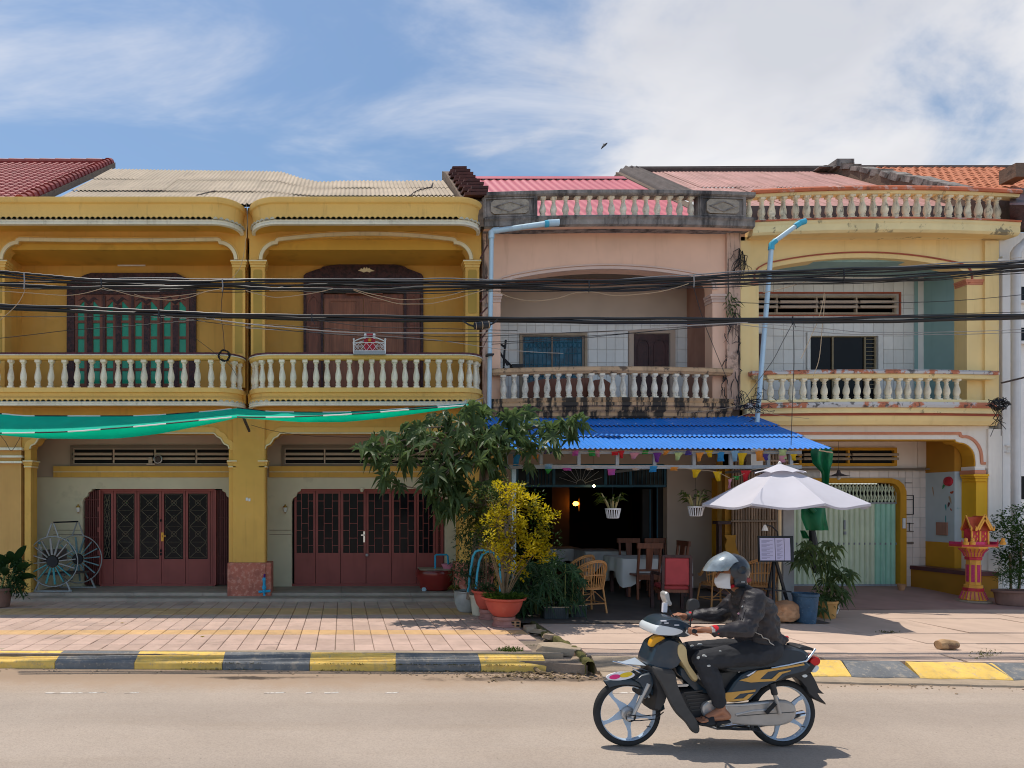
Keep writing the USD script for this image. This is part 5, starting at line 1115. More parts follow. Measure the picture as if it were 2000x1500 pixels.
# marks, plates and a shelf bracket on the wall
cm = MB()
for y, a, b in ((942.5, 1768, 1782), (967, 1768, 1784), (975, 1768, 1785), (1004, 1768, 1785), (1021.5, 1768, 1785), (1037, 1768, 1785), (1058.5, 1769, 1785), (1061, 1769, 1785)): cm.R(a, y, b, y + 1.2, BP - .03, .012)
cm.R(1784, 967, 1785, 1004, BP - .03, .012).R(1776, 1021, 1777, 1037, BP - .03, .012); part(H4, 'wire_clips', cm, 'cable_black')
part(H4, 'name_plate', MB().box(sx - .03, 13.95, Z(1045, 14.1), sx, 14.2, Z(1020, 14.1)), 'pink_side')
part(H4, 'bell', MB().lathe([(0, 0), (.1, .0), (.09, .04), (.03, .06), (0, .06)], (sx, 13.93, Z(940, 13.9)), 14, roty(-math.pi / 2)), 'altar_red')
for y_, p_, w_, h_, rr, m in ((13.9, 975, .05, .16, .3, 'paint_marks_tan'), (14.05, 950, .05, .1, -.5, 'paint_marks_green'), (14.3, 958, .03, .2, .2, 'paint_marks_tan'), (13.86, 962, .09, .05, .3, 'paint_marks_red'), (14.0, 990, .035, .13, .1, 'paint_marks_teal'), (13.93, 985, .05, .11, -.3, 'paint_marks_brown'), (14.0, 1015, .025, .22, 0, 'paint_marks_teal'), (13.88, 995, .03, .06, .5, 'paint_marks_red')):
    if m not in LOOKS: M(m, dict(tan=(.4, .3, .2), green=(.05, .25, .1), red=(.4, .08, .04), teal=(.05, .3, .3), brown=(.12, .06, .06))[m[12:]], .85, .2, 20.)
    e = np.array([[math.cos(q) * w_ / 2, math.sin(q) * h_ / 2 * (1 + .3 * math.sin(3 * q))] for q in np.linspace(0, 2 * np.pi, 15)[:-1]]) @ np.array([[math.cos(rr), -math.sin(rr)], [math.sin(rr), math.cos(rr)]])
    z_ = Z(p_, 14.1); part(H4, 'paint_mark', MB().add([(sx - .004, y_, z_)] + [(sx - .004, y_ + a, z_ + b) for a, b in e], [(0, 1 + k, 1 + (k + 1) % 14) for k in range(14)]), m)
part(H4, 'meter_tag', MB().R(1764, 1012, 1769, 1032, BP - .08, .03), 'paint_white')
# ---------------------------------------------------------------- the white house at the right edge
H5 = thing('white_shophouse', 'white plaster shophouse cut by the right edge with orange tiled roof', 'shophouse')
part(H5, 'wall', MB().R(1952, 455, 2150, 1170, FP + .03, .5), 'white_grey')
part(H5, 'pilaster', MB().R(1958, 500, 1977, 1170, FP - .03, .07), 'white_grey')
part(H5, 'moulding', MB().R(1966, 868, 1984, 872, FP - .06, .1).R(1968, 875, 1982, 878, FP - .05, .1).R(1966, 881, 1984, 884, FP - .06, .1).R(1950, 505, 1972, 511, FP - .06, .1), 'white_grey')
part(H5, 'window', MB().R(1995, 560, 2030, 586, FP + .024, .03).R(1995, 640, 2030, 665, FP + .024, .03).R(1995, 930, 2030, 975, FP + .024, .03), 'glass_dark')
part(H5, 'window_sill', MB().R(1991, 586, 2030, 591, FP - .06, .08).R(1991, 666, 2030, 671, FP - .06, .08), 'white_grey')
part(H5, 'eaves', MB().add([P(1972, 400, 13.0), P(2100, 402, 13.0), P(2100, 455, 13.45), P(1972, 445, 13.45), P(1972, 368, 13.9), P(2100, 370, 13.9)], [(0, 1, 2, 3), (0, 4, 5, 1)]), 'dark_wood')
z5 = lambda y: 11.2 - .655 * (18.7 - y)
ot = MB(); r5 = np.random.default_rng(51)
for i in range(34):
    xa = 13.3 + .2 * i
    for r in range(21):
        y0 = 13.6 + .25 * r; y1 = y0 + .29
        q = np.array([[(xa + u, y, z5(y) + h + dz) for u, h in ((0, 0), (.05, .035), (.1, .05), (.15, .035), (.2, 0))] for y, dz in ((y0, 0.01), (y0, .04), (y1, .012))]); ot.grid(q + [0, r5.normal(0, .008), 0])
part(H5, 'roof_tiles', ot, 'roof_orange', kind='stuff')
part(H5, 'ridge', MB().tube([(13.2, 18.75, z5(18.75) + .02), (21, 18.75, z5(18.75) + .02)], .09, 8), 'roof_dark')
part(H5, 'rear_block', MB().box(13.3, 14., .2, 18, 17., 7.6), 'black_void')
bk = MB().R(1984, 318, 2010, 345, 15.5, .4); part(H5, 'chimney', bk, 'firewall')
# ---------------------------------------------------------------- awning, bunting, umbrella
rg = np.random.default_rng(61)
M('awning_blue', (.012, .20, .66), .4, .14, 1.5, spots=.35, pcol=(.01, .12, .42), ps=3., spots2=.35, pcol2=(.05, .22, .55), ps2=2.2, pth2=(.55, .75), rand=.08)
M('steel_post', (.30, .31, .33), .55, .12, 3., metal=.2)
AW = thing('awning', 'bright blue corrugated metal awning on a grey steel frame', 'awning')
ya, za, yb, zb = 11.33, 2.93, 13.38, 3.74
for r in range(3):
    t0, t1 = r / 3, (r + 1) / 3 + .03; pit = .085; xs = np.arange(2.66, 8.15, pit / 6)
    wv = .012 * np.sin(xs * 2 * np.pi / pit)
    q = np.array([[(x, ya + (yb - ya) * t, za + (zb - za) * t + w + e) for x, w in zip(xs, wv)] for t, e in ((t0, .028), (t0 + .002, .03), ((t0 + t1) / 2, .014), (t1, 0))])
    part(AW, 'roof_sheet', MB().grid(q).grid(q - [0, 0, .006], True), 'awning_blue', smooth=60)
sc_ = MB()
for r in range(3):
    for x in np.arange(2.75, 8.1, .34):
        t = r / 3 + .03; sc_.lathe([(.012, 0), (.01, .008), (0, .01)], (x, ya + (yb - ya) * t, za + (zb - za) * t + .035), 5)
part(AW, 'screws', sc_, 'chrome', kind='stuff')
yf = 11.42
part(AW, 'beam', MB().R(983, 880, 1566, 886.5, yf, .05), 'iron_grey'); part(AW, 'beam', MB().R(983, 908.5, 1566, 915.5, yf, .05), 'iron_grey')
for px in (989, 1057, 1131, 1206, 1279, 1356, 1428, 1501, 1546): part(AW, 'strut', MB().R(px - 3.2, 886.6, px + 3.2, 908.4, yf + .004, .04), 'iron_grey')
for x in (X(989, yf), X(1280, yf), X(1548, yf)): part(AW, 'rafter', MB().bar((x, yf + .06, Z(884, yf)), (x, 13.4, 3.66), .05), 'iron_grey'); part(AW, 'tie', MB().bar((x, yf + .06, Z(912, yf)), (x, 13.4, Z(912, yf)), .045), 'iron_grey')
part(AW, 'purlin', MB().box(2.8, 12.3, 3.24, 8.05, 12.35, 3.29), 'iron_grey')
part(AW, 'post', MB().R(1530, 916, 1551, 1204, yf + .2, .17), 'steel_post'); part(AW, 'post', MB().R(1000, 916, 1008, 1204, yf + .1, .08), 'pvc_pale')
part(AW, 'post_shadow_rail', MB().R(1523, 950, 1529, 1190, yf + .34, .05), 'cable_black')

CL = {}
for n, c in dict(red=(.60, .02, .03), yellow=(.72, .46, .01), orange=(.72, .27, .04), blue=(.03, .26, .56), sky=(.22, .42, .62), purple=(.16, .03, .27), magenta=(.5, .09, .36), green=(.04, .30, .06), lime=(.48, .60, .26), pink=(.66, .28, .36), indigo=(.08, .05, .25), pale=(.6, .5, .45)).items():
    M('flag_' + n, c, .8, .1, 9., trans=.3)
def bunting(label, flags, Y, yline):
    t = thing('bunting', label, 'bunting', 'strings of bunting flags')
    xs = np.linspace(983, 1560, 80)
    part(t, 'string', MB().tube([P(x, yline(x), Y) for x in xs], .004, 4), 'cable_tan')
    for px, py, w, h, col, kind in flags:
        n = 6; m = 4; q = np.zeros((n, m, 3)); tw = rg.normal(0, .5); sk = rg.normal(0, .12) * w
        for i in range(n):
            v = i / (n - 1); wd = w * (1 - v * (.94 if kind == 't' else .45))
            for j in range(m):
                u = j / (m - 1) - .5
                q[i, j] = P(px + u * wd + sk * v, py + h * v, Y) + [0, .05 * math.sin(3 * v + u * 2.5 + tw) * v - .02 * math.cos(u * 5 + tw), 0]
        part(t, 'flag', MB().grid(q), 'flag_' + col, smooth=True)
U = [(1010, 888, 15, 22, 'blue', 'q'), (1024, 881, 18, 11, 'yellow', 't'), (1046, 888, 14, 8, 'orange', 'q'), (1072, 880, 20, 6, 'indigo', 'q'), (1088, 880, 19, 18, 'lime', 't'), (1125, 880, 15, 10, 'magenta', 'q'), (1156, 880, 15, 11, 'green', 'q'), (1168, 880, 10, 13, 'pink', 't'), (1202, 882, 16, 7, 'red', 'q'), (1214, 880, 14, 15, 'red', 't'), (1241, 884, 22, 13, 'pink', 't'), (1262, 880, 14, 7, 'green', 'q'), (1285, 884, 18, 19, 'purple', 't'), (1304, 880, 16, 9, 'orange', 't'), (1327, 884, 19, 15, 'lime', 't'), (1347, 880, 15, 9, 'indigo', 'q'), (1368, 884, 17, 17, 'orange', 't'), (1386, 880, 18, 13, 'yellow', 't'), (1409, 883, 15, 18, 'blue', 'q'), (1437, 880, 19, 21, 'sky', 't'), (1451, 885, 20, 23, 'yellow', 't'), (1484, 880, 18, 20, 'orange', 'q'), (1497, 887, 13, 12, 'indigo', 'q'), (1530, 878, 17, 18, 'lime', 'q'), (1530, 890, 15, 13, 'pink', 'q'), (1551, 887, 15, 12, 'yellow', 't')]
Lw = [(988, 907, 17, 7, 'indigo', 't'), (1030, 907, 17, 16, 'orange', 't'), (1072, 906, 17, 10, 'sky', 'q'), (1072, 916, 15, 9, 'green', 't'), (1107, 914, 20, 5, 'magenta', 'q'), (1150, 914, 16, 4, 'pale', 'q'), (1195, 916, 17, 12, 'magenta', 'q'), (1240, 914, 16, 4, 'pale', 'q'), (1278, 910, 17, 12, 'blue', 'q'), (1318, 912, 17, 7, 'orange', 'q'), (1362, 917, 21, 16, 'yellow', 't'), (1402, 921, 19, 19, 'yellow', 't'), (1427, 936, 8, 18, 'pink', 't'), (1439, 930, 16, 7, 'green', 't'), (1458, 919, 21, 22, 'red', 't')]
bunting('upper string of coloured bunting flags under the edge of the blue awning', U, 11.34, lambda x: 880 + 4 * math.sin((x - 983) / 37) ** 2)
bunting('lower string of coloured bunting flags dipping towards the white umbrella', Lw, 11.28, lambda x: np.interp(x, [983, 1280, 1360, 1400, 1430, 1470, 1560], [907, 910, 917, 921, 936, 917, 905]))

M('umbrella_cloth', (.66, .65, .72), .85, .05, 2., trans=.22)
UM = thing('umbrella', 'white garden umbrella beside the menu stand', 'umbrella')
cu = np.array([7.13, 11.15, 0.]); R8 = 1.21; an = np.radians(np.array([-5, 40, 85, 130, 175, 220, 265, 310]) + 180.)
zr_, za_ = 2.035, 2.60
for k in range(8):
    a, b = an[k], an[(k + 1) % 8]; n, m = 9, 9; q = np.zeros((n, m, 3))
    for i in range(n):
        r = .12 + (R8 - .12) * i / (n - 1)
        for j in range(m):
            u = j / (m - 1); p = (1 - u) * np.array([math.cos(a), math.sin(a)]) + u * np.array([math.cos(b), math.sin(b)]); e = 4 * u * (1 - u)
            f = i / (n - 1); z = za_ - (za_ - zr_) * f ** 1.06 - e * .045 * f - (0 if i < n - 1 else .0); s = 1 - e * .035 * f
            q[i, j] = cu + [p[0] * r * s, p[1] * r * s, z + .012 * math.sin(7 * u + k) * f]
    part(UM, 'panel', MB().grid(q, True), 'umbrella_cloth', smooth=True)
    v = [q[-1, j] for j in range(m)]; qq = np.array([v, [x - [0, 0, .035] for x in v]]); part(UM, 'hem', MB().grid(qq), 'umbrella_cloth', smooth=True)
    part(UM, 'rib', MB().tube([cu + [math.cos(a) * r, math.sin(a) * r, za_ - (za_ - zr_) * ((r - .12) / (R8 - .12)) ** 1.06 - .02] for r in np.linspace(.12, R8, 6)], .009, 5), 'paint_white')
    q2 = np.zeros((4, 5, 3))
    for i in range(4):
        r = .02 + .36 * i / 3
        for j in range(5):
            u = j / 4; p = (1 - u) * np.array([math.cos(a), math.sin(a)]) + u * np.array([math.cos(b), math.sin(b)]); q2[i, j] = cu + [p[0] * r, p[1] * r, 2.69 - .155 * i / 3 - .03 * 4 * u * (1 - u) * (i == 3) * -1]
    part(UM, 'vent_cap', MB().grid(q2, True), 'umbrella_cloth', smooth=True)
M('pole_cream', (.62, .50, .32), .55, .1, 3.)
part(UM, 'pole', MB().tube([cu + [0, 0, .19], cu + [0, 0, 2.66]], .026, 10).tube([cu + [0, 0, 1.35], cu + [0, 0, 1.42]], .034, 10), 'pole_cream')
part(UM, 'finial', MB().lathe([(.03, 0), (.02, .03), (0, .05)], cu + [0, 0, 2.69], 8), 'paint_white')
M('tarp_green', (.01, .17, .06), .4, .25, 3., spots=.4, pcol=(.004, .06, .03), ps=5., trans=.15)
def cloth(t, name, rows, mat, n=14, Y=0., wob=.05, seed=0):
    r = np.random.default_rng(seed); q = []
    for i, (py, x0, x1, yy) in enumerate(rows):
        q.append([P(x0 + (x1 - x0) * u, py, yy) + [0, wob * math.sin(u * 9 + i * .8 + seed), 0] for u in np.linspace(0, 1, n)])
    q = np.array(q); return part(t, name, MB().grid(q), mat, smooth=True)
t = thing('tarpaulin', 'upper dark green tarpaulin bundled at the end of the blue awning', 'tarpaulin')
cloth(t, 'sheet', [(872, 1590, 1618, 12.2), (885, 1588, 1622, 12.15), (905, 1590, 1621, 12.1), (922, 1602, 1618, 12.1), (950, 1605, 1616, 12.1)], 'tarp_green', wob=.07, seed=1)
part(t, 'cord', MB().tube([P(1608, 868, 12.1), P(1600, 880, 12.0), P(1626, 884, 12.05)], .012, 5), 'cable_tan')
t = thing('tarpaulin', 'lower dark green tarpaulin rolled behind the grey awning post', 'tarpaulin')
cloth(t, 'sheet', [(976, 1562, 1612, 12.3), (990, 1560, 1616, 12.2), (1012, 1562, 1618, 12.15), (1036, 1575, 1620, 12.15)], 'tarp_green', wob=.06, seed=4)
part(t, 'roll', MB().tube([P(1566, 975, 12.15), P(1590, 1000, 12.1)], .05, 10), 'tarp_green')
cloth(t, 'tail', [(1036, 1564, 1572, 12.2), (1052, 1570, 1580, 12.2)], 'tarp_green', wob=.03, seed=7)
part(t, 'strap', MB().tube([P(1586, 1036, 12.2), P(1589, 1062, 12.22), P(1587, 1085, 12.2), P(1592, 1118, 12.25)], [.05, .07, .06, .035], 8), 'cable_black')
t = thing('pendant_lamp', 'small rusty enamel pendant lamp before the green folding gate', 'lamp')
pc = P(1638, 928, 13.9); part(t, 'shade', MB().lathe([(.2, -.02), (.12, .0), (.04, .04), (.025, .1), (0, .11)], pc, 14), 'roof_dark'); part(t, 'bulb', MB().lathe([(0, -.1), (.03, -.08), (.035, -.05), (.015, 0)], pc, 8), 'paint_white'); part(t, 'flex', MB().tube([pc + [0, 0, .1], pc + [0, 0, .7]], .004, 4), 'cable_black')
# ---------------------------------------------------------------- teal shade cloth before the mustard houses
M('teal_cloth', (.0, .78, .58), .75, .10, 2., trans=.6, bump=.2, bs=8)
t = thing('shade_cloth', 'long teal shade cloth slung below the mustard balconies', 'shade cloth')
top = curve([(-60, 806), (0, 808), (50, 812), (240, 812.5), (400, 804), (463, 797)], 50); fold = curve([(-60, 848), (0, 846), (110, 844), (230, 836), (370, 823), (430, 817), (463, 814)], 50); bot = curve([(-60, 842), (0, 850), (110, 857), (200, 857.5), (290, 850), (380, 834), (430, 824), (463, 816)], 50)
top2 = curve([(463, 797), (500, 801), (530, 804), (640, 805.5), (760, 800), (918, 787)], 50); fold2 = curve([(463, 814), (520, 815), (600, 813), (700, 808), (800, 800), (920, 791)], 50); bot2 = curve([(463, 816), (520, 820), (600, 824.5), (660, 824.5), (720, 820), (800, 810), (920, 792)], 50)
def ycurve(px): return 12.5
for nm, A, B, C in (('sheet', top, fold, bot), ('sheet', top2, fold2, bot2)):
    ya2, yb2 = 12.6, 11.75
    k = np.linspace(0, 1, len(A))[:, None]
    rows = []
    for u in np.linspace(0, 1, 6): rows.append([P(*(a * (1 - u) + b * u), ya2 + (yb2 - ya2) * u + .10 * math.sin(np.pi * u)) for a, b in zip(A, B)])
    part(t, 'upper_sheet', MB().grid(np.array(rows)), 'teal_cloth', smooth=True)
    rows = []
    for u in np.linspace(0, 1, 4): rows.append([P(*(a * (1 - u) + b * u), yb2 + .34 * u) for a, b in zip(B, C)])
    part(t, 'hanging_flap', MB().grid(np.array(rows)), 'teal_cloth', smooth=True)
    for crv, yy in ((A, ya2 - .01), (B, yb2 - .015)):
        d = 7; k = 0
        for i in range(0, len(crv) - d + 1, d - 1):
            part(t, 'seam', MB().tube([P(*crv[j], yy) for j in range(i, min(i + d, len(crv)))], .013, 5), 'paint_white' if k % 2 else 'cable_black'); k += 1
part(t, 'rope', MB().tube([P(918, 788, 12.2), P(930, 782, 12.3), P(945, 776, 12.6), P(950, 792, 12.6), P(935, 793, 12.4)], .012, 5), 'cable_tan')
part(t, 'bracket', MB().bar(P(474, 812, 12.6), P(487, 842, 13.3), .04).bar(P(474, 812, 12.6), P(478, 812, 13.4), .03), 'roof_dark')

# ---------------------------------------------------------------- drainpipes
def pipe(label, pts, rs, mats):
    t = thing('drainpipe', label, 'pipe')
    for (a, b), r, m in zip(pts, rs, mats): part(t, 'pipe', MB().tube([a, b], r, 10), m, smooth=40)
    return t
Yp = 13.15
t = pipe('pale blue drainpipe with an elbow at the blackened parapet', [(P(955, 815, Yp + .15), P(960, 458, Yp)), (P(960, 452, Yp), P(1066, 437, Yp - .3)), (P(1064, 437.5, Yp - .31), P(1072, 436.5, Yp - .32)), (P(1070, 436, Yp - .32), P(1092, 434.5, Yp - .33))], [.045, .05, .066, .062], ['pvc_pale', 'pvc_pale', 'pvc_blue', 'pvc_pale'])
part(t, 'elbow', MB().tube([P(959.7, 466, Yp), P(960, 453, Yp), P(964, 450.5, Yp), P(975, 449.5, Yp - .02)], .058, 10), 'pvc_pale', smooth=40)
for y in (560, 690): part(t, 'clip', MB().R(952, y, 965, y + 3, Yp - .06, .2), 'cable_black')
t = pipe('slanting pale blue drainpipe in front of the cream house', [(P(1478, 832, 12.95), P(1507, 478, 12.95)), (P(1507, 476, 12.95), P(1556, 440, 12.85)), (P(1553, 442, 12.85), P(1562, 436, 12.84)), (P(1560, 436, 12.84), P(1573, 432, 12.83))], [.042, .045, .058, .055], ['pvc_pale', 'pvc_pale', 'pvc_blue', 'pvc_blue'])
part(t, 'elbow', MB().tube([P(1506, 488, 12.95), P(1507, 477, 12.95), P(1515, 470, 12.94)], .055, 10), 'pvc_blue', smooth=40)
t = pipe('thick white drainpipe on the white house at the right edge', [(P(1984, 1112, 13.25), P(1984, 494, 13.25)), (P(1984, 492, 13.25), P(2010, 466, 13.25))], [.075, .075], ['pvc_white', 'pvc_white'])
part(t, 'elbow', MB().tube([P(1984, 505, 13.25), P(1984, 494, 13.25), P(1990, 485, 13.25), P(1995, 481, 13.25)], .085, 10), 'pvc_white', smooth=40)
t = thing('wall_bar', 'thin iron bar sticking out beside the white drainpipe', 'bar'); part(t, 'bar', MB().tube([P(1956, 748, 13.35), P(2010, 735, 12.9)], .018, 6), 'roof_dark')

# ---------------------------------------------------------------- furniture before the restaurant
M('wicker', (.50, .235, .08), .5, .2, 4., spots=.35, pcol=(.3, .12, .04), ps=12.)
def wicker_chair(label, loc, rz):
    t = thing('wicker_chair', label, 'chair', 'wicker chairs', loc, rz)
    an = np.linspace(math.radians(-205), math.radians(25), 25); rad = .27
    def ring(z0, z1, r, yy=.0): return np.array([(r * math.cos(a), -.0 + r * .92 * math.sin(a), z0 + (z1 - z0) * max(0, -math.sin(a)) ** .7) for a in an])
    topr = ring(.60, .90, .30)
    part(t, 'top_rail', MB().tube(topr, .017, 7).tube(topr + [0, -.012, -.022], .014, 7), 'wicker', smooth=60)
    mid = ring(.52, .66, .275); part(t, 'middle_rail', MB().tube(mid[5:-5], .011, 6), 'wicker', smooth=60)
    low = ring(.43, .44, .245)
    for k in range(5, 20): part(t, 'slat', MB().tube([low[k], mid[k], topr[k]], .0075, 5), 'wicker')
    part(t, 'seat', MB().lathe([(0, .425), (.22, .425), (.235, .435), (.235, .45), (.2, .465), (0, .46)], (0, .02, 0), 18), 'wicker', smooth=40)
    part(t, 'seat_ring', MB().tube([(.24 * math.cos(a), .02 + .235 * math.sin(a), .42) for a in np.linspace(0, 2 * np.pi, 25)], .013, 6), 'wicker', smooth=60)
    for sx, sy in ((-1, -1), (1, -1), (-1, 1), (1, 1)):
        tp = (sx * .19, sy * .17 + .02, .42); ft = (sx * .235, sy * .215 + .02, 0)
        part(t, 'leg', MB().tube([ft, tp] if sy > 0 else [ft, tp, (sx * .2, -.2, .66)], .016, 7), 'wicker', smooth=60)
    st = MB(); z = .17
    c = [(-.215, -.18), (.215, -.18), (.215, .2), (-.215, .2)]
    for i in range(4): st.tube([(*c[i], z), (*c[(i + 1) % 4], z)], .01, 5)
    st.tube([(-.21, -.19, .2), (0, -.2, .38), (.21, -.19, .2)], .008, 5); part(t, 'stretcher', st, 'wicker'); return t
g = G0(1148, 1196, .19)
CH = wicker_chair('wicker armchair just right of the dark leafy plant in trays', (g[0], g[1], .19), .25)
g = G0(1400, 1187, .19); copy(CH, 'wicker_chair', 'wicker armchair partly hidden behind the helmet of the rider', 'chair', 'wicker chairs', (g[0], g[1], .19), .1)
g = G0(1482, 1190, .19); copy(CH, 'wicker_chair', 'wicker armchair just left of the menu stand', 'chair', 'wicker chairs', (g[0], g[1], .19), -.2)
g = G0(1128, 1176, .21); copy(CH, 'wicker_chair', 'wicker armchair in shade behind the front left one', 'chair', 'wicker chairs', (g[0], g[1], .2), .5)
M('cloth_white', (.62, .61, .60), .9, .06, 2.)
def table(px0, px1, ytop, Y, zf, label, group=None):
    t = thing('dining_table', label, 'table', group); x0, x1 = X(px0, Y), X(px1, Y); zt = zf + .74; d = .45
    part(t, 'tabletop', MB().box(x0 + .05, Y - d, zt - .03, x1 - .05, Y + d, zt - .003), 'dark_wood')
    for x in (x0 + .12, x1 - .12):
        for y in (Y - d + .06, Y + d - .06): part(t, 'leg', MB().box(x - .03, y - .03, zf, x + .03, y + .03, zt - .03), 'dark_wood')
    c = solo('tablecloth', cloth_mesh(x0, x1, Y - d - .03, Y + d + .03, zt), 'cloth_white', 'white tablecloth on ' + label, 'tablecloth', group and group + ' cloths', smooth=True); return t
def cloth_mesh(x0, x1, y0, y1, z):
    mb = MB(); n = 24; q = []
    cx, cy = (x0 + x1) / 2, (y0 + y1) / 2
    a = np.linspace(0, 2 * np.pi, 49)
    m = np.minimum(1 / np.maximum(abs(np.cos(a)), 1e-6), 1 / np.maximum(abs(np.sin(a)), 1e-6)); co = np.abs(np.sin(2 * a)) ** 3
    for s, dz, o in ((0, 0, 0), (.6, 0, 0), (1, 0, 0), (1., -.01, .008), (1, -.12, .02), (1, -.24, .035), (1, -.38, .03)):
        q.append([(cx + (x1 - x0) / 2 * s * mm * math.cos(t) + o * (1 + .8 * math.sin(9 * t)) * math.cos(t), cy + (y1 - y0) / 2 * s * mm * math.sin(t) + o * (1 + .8 * math.sin(9 * t)) * math.sin(t), z + dz * (.72 + .75 * c)) for t, mm, c in zip(a, m, co)])
    return mb.grid(np.array(q))
table(1198, 1328, 1075, 13.55, .25, 'table at the open front of the restaurant')
table(1130, 1212, 1066, 15.6, .25, 'table in the dark dining room behind the front one')
table(1062, 1128, 1066, 16.4, .25, 'table deep in the dark dining room at the left')
def wood_chair(label, loc, rz, src=[None]):
    if src[0]: return copy(src[0], 'dining_chair', label, 'chair', 'dark wooden dining chairs', loc, rz)
    t = src[0] = thing('dining_chair', label, 'chair', 'dark wooden dining chairs', loc, rz)
    part(t, 'seat', MB().box(-.22, -.21, .43, .22, .21, .47), 'red_wood')
    for x in (-.2, .2):
        part(t, 'back_post', MB().bar((x, -.2, 0), (x, -.2, .45), .04).bar((x, -.2, .45), (x * .98, -.27, 1.02), .038), 'red_wood')
        part(t, 'leg', MB().bar((x, .18, 0), (x, .18, .43), .04), 'red_wood')
    part(t, 'top_rail', MB().box(-.24, -.295, .96, .24, -.25, 1.06), 'red_wood'); part(t, 'back_rail', MB().box(-.18, -.235, .53, .18, -.205, .57), 'red_wood')
    part(t, 'splat', MB().add([(x, y, z) for z, y, w in ((.56, -.235, .055), (.97, -.285, .07)) for x, yy in ((-w, 0), (w, 0)) for y in (y, y + .02)], [(0, 2, 6, 4), (1, 5, 7, 3), (0, 4, 5, 1), (2, 3, 7, 6)]), 'red_wood')
    part(t, 'apron', MB().box(-.19, -.2, .37, .19, -.18, .43).box(-.19, .17, .37, .19, .19, .43), 'red_wood'); return t
for px, Y, rz, lb in ((1257, 12.95, 0, 'dark red wooden dining chair with its back to the street before the white cloth'), (1238, 14.25, math.pi, 'dark red wooden dining chair on the far side of the front table, left one'), (1308, 13.5, math.pi / 2, 'dark red wooden dining chair at the right end of the front table'), (1292, 14.3, math.pi, 'dark red wooden dining chair on the far side of the front table, right one')):
    wood_chair(lb, (X(px, Y), Y, .25), rz)
M('upholstery_red', (.40, .05, .055), .7, .12, 6., bump=.1)
g = G0(1312, 1192, .2)
t = thing('armchair', 'armchair with red upholstered back and black arms facing the restaurant', 'chair', None, (g[0], g[1], .2), -.12)
part(t, 'backrest', MB().tm(manifold_box(-.2, -.26, .46, .2, -.19, .93, .02)), 'upholstery_red'); part(t, 'back_frame', MB().bar((-.23, -.22, .0), (-.22, -.24, .95), .045).bar((.23, -.22, 0), (.22, -.24, .95), .045).bar((-.23, -.24, .95), (.23, -.24, .95), .045), 'dark_wood')
part(t, 'seat', MB().tm(manifold_box(-.22, -.2, .38, .22, .24, .46, .02)), 'upholstery_red'); part(t, 'seat_frame', MB().box(-.24, -.2, .33, .24, .26, .38), 'red_wood')
for x in (-.25, .25):
    part(t, 'arm', MB().bar((x, -.22, .64), (x, .25, .64), .045), 'dark_wood'); part(t, 'leg', MB().bar((x, .24, 0), (x, .24, .64), .045), 'dark_wood')
# menu stand
M('menu_paper', (.50, .48, .66), .6, .05, 2.); M('menu_ink', (.16, .15, .26), .7, .1)
ym = 10.75; g = np.array([X(1508, ym), ym, .185])
t = thing('menu_stand', 'black menu easel with an open lit menu beside the umbrella pole', 'menu stand')
def mp_(u, v, o=0.): return P(1514 + u, 1073 + v, ym - .12) + [0, (-v / 60) * .10 - o, 0]     # a point of the sloping board
def board(u0, u1, v0, v1, o0, o1, sk=.1):
    return MB().add([mp_(u + sk * -v, v, o) for o in (o0, o1) for u, v in ((u0, v0), (u1, v0), (u1, v1), (u0, v1))], [(0, 1, 2, 3), (4, 7, 6, 5), (0, 4, 5, 1), (1, 5, 6, 2), (2, 6, 7, 3), (3, 7, 4, 0)])
part(t, 'board', board(-32, 36, -26, 24, -.03, .0), 'cable_black')
for a, b in ((-30, -1), (0.2, 17), (18, 29)): part(t, 'page', board(a, b, -22, 21, .002, .006), 'menu_paper')
ln = MB()
for k in range(15):
    v = -18 + 2.5 * k; w = 22 - 6 * ((k * 7) % 3); ln.add(*[x for x in board(-27, -27 + w, v, v + .7, .0065, .0075).mesh()]); ln.add(*board(3, 3 + w * .5, v, v + .7, .0065, .0075).mesh())
part(t, 'menu_text', ln, 'menu_ink', kind='stuff')
part(t, 'lamp_arm', MB().tube([P(1520, 1050, ym), P(1518, 1038, ym), P(1508, 1028, ym - .02), P(1496, 1025, ym - .05)], .012, 6), 'cable_black', smooth=60); part(t, 'lamp_shade', MB().lathe([(.045, -.06), (.035, -.02), (.015, .03), (0, .035)], P(1494, 1029, ym - .05), 10), 'paint_white')
for a, b, m in (((1511, 1096, ym - .02), (1511, 1219, ym - .25), .03), ((1514, 1090, ym), (1548, 1212, ym + .1), .035), ((1512, 1090, ym), (1492, 1205, ym + .2), .03)): part(t, 'leg', MB().bar(P(*a), P(*b), m), 'cable_black')
part(t, 'brace', MB().bar(P(1493, 1150, ym), P(1545, 1156, ym), .025).bar(P(1503, 1190, ym - .1), P(1540, 1178, ym), .018), 'cable_black')

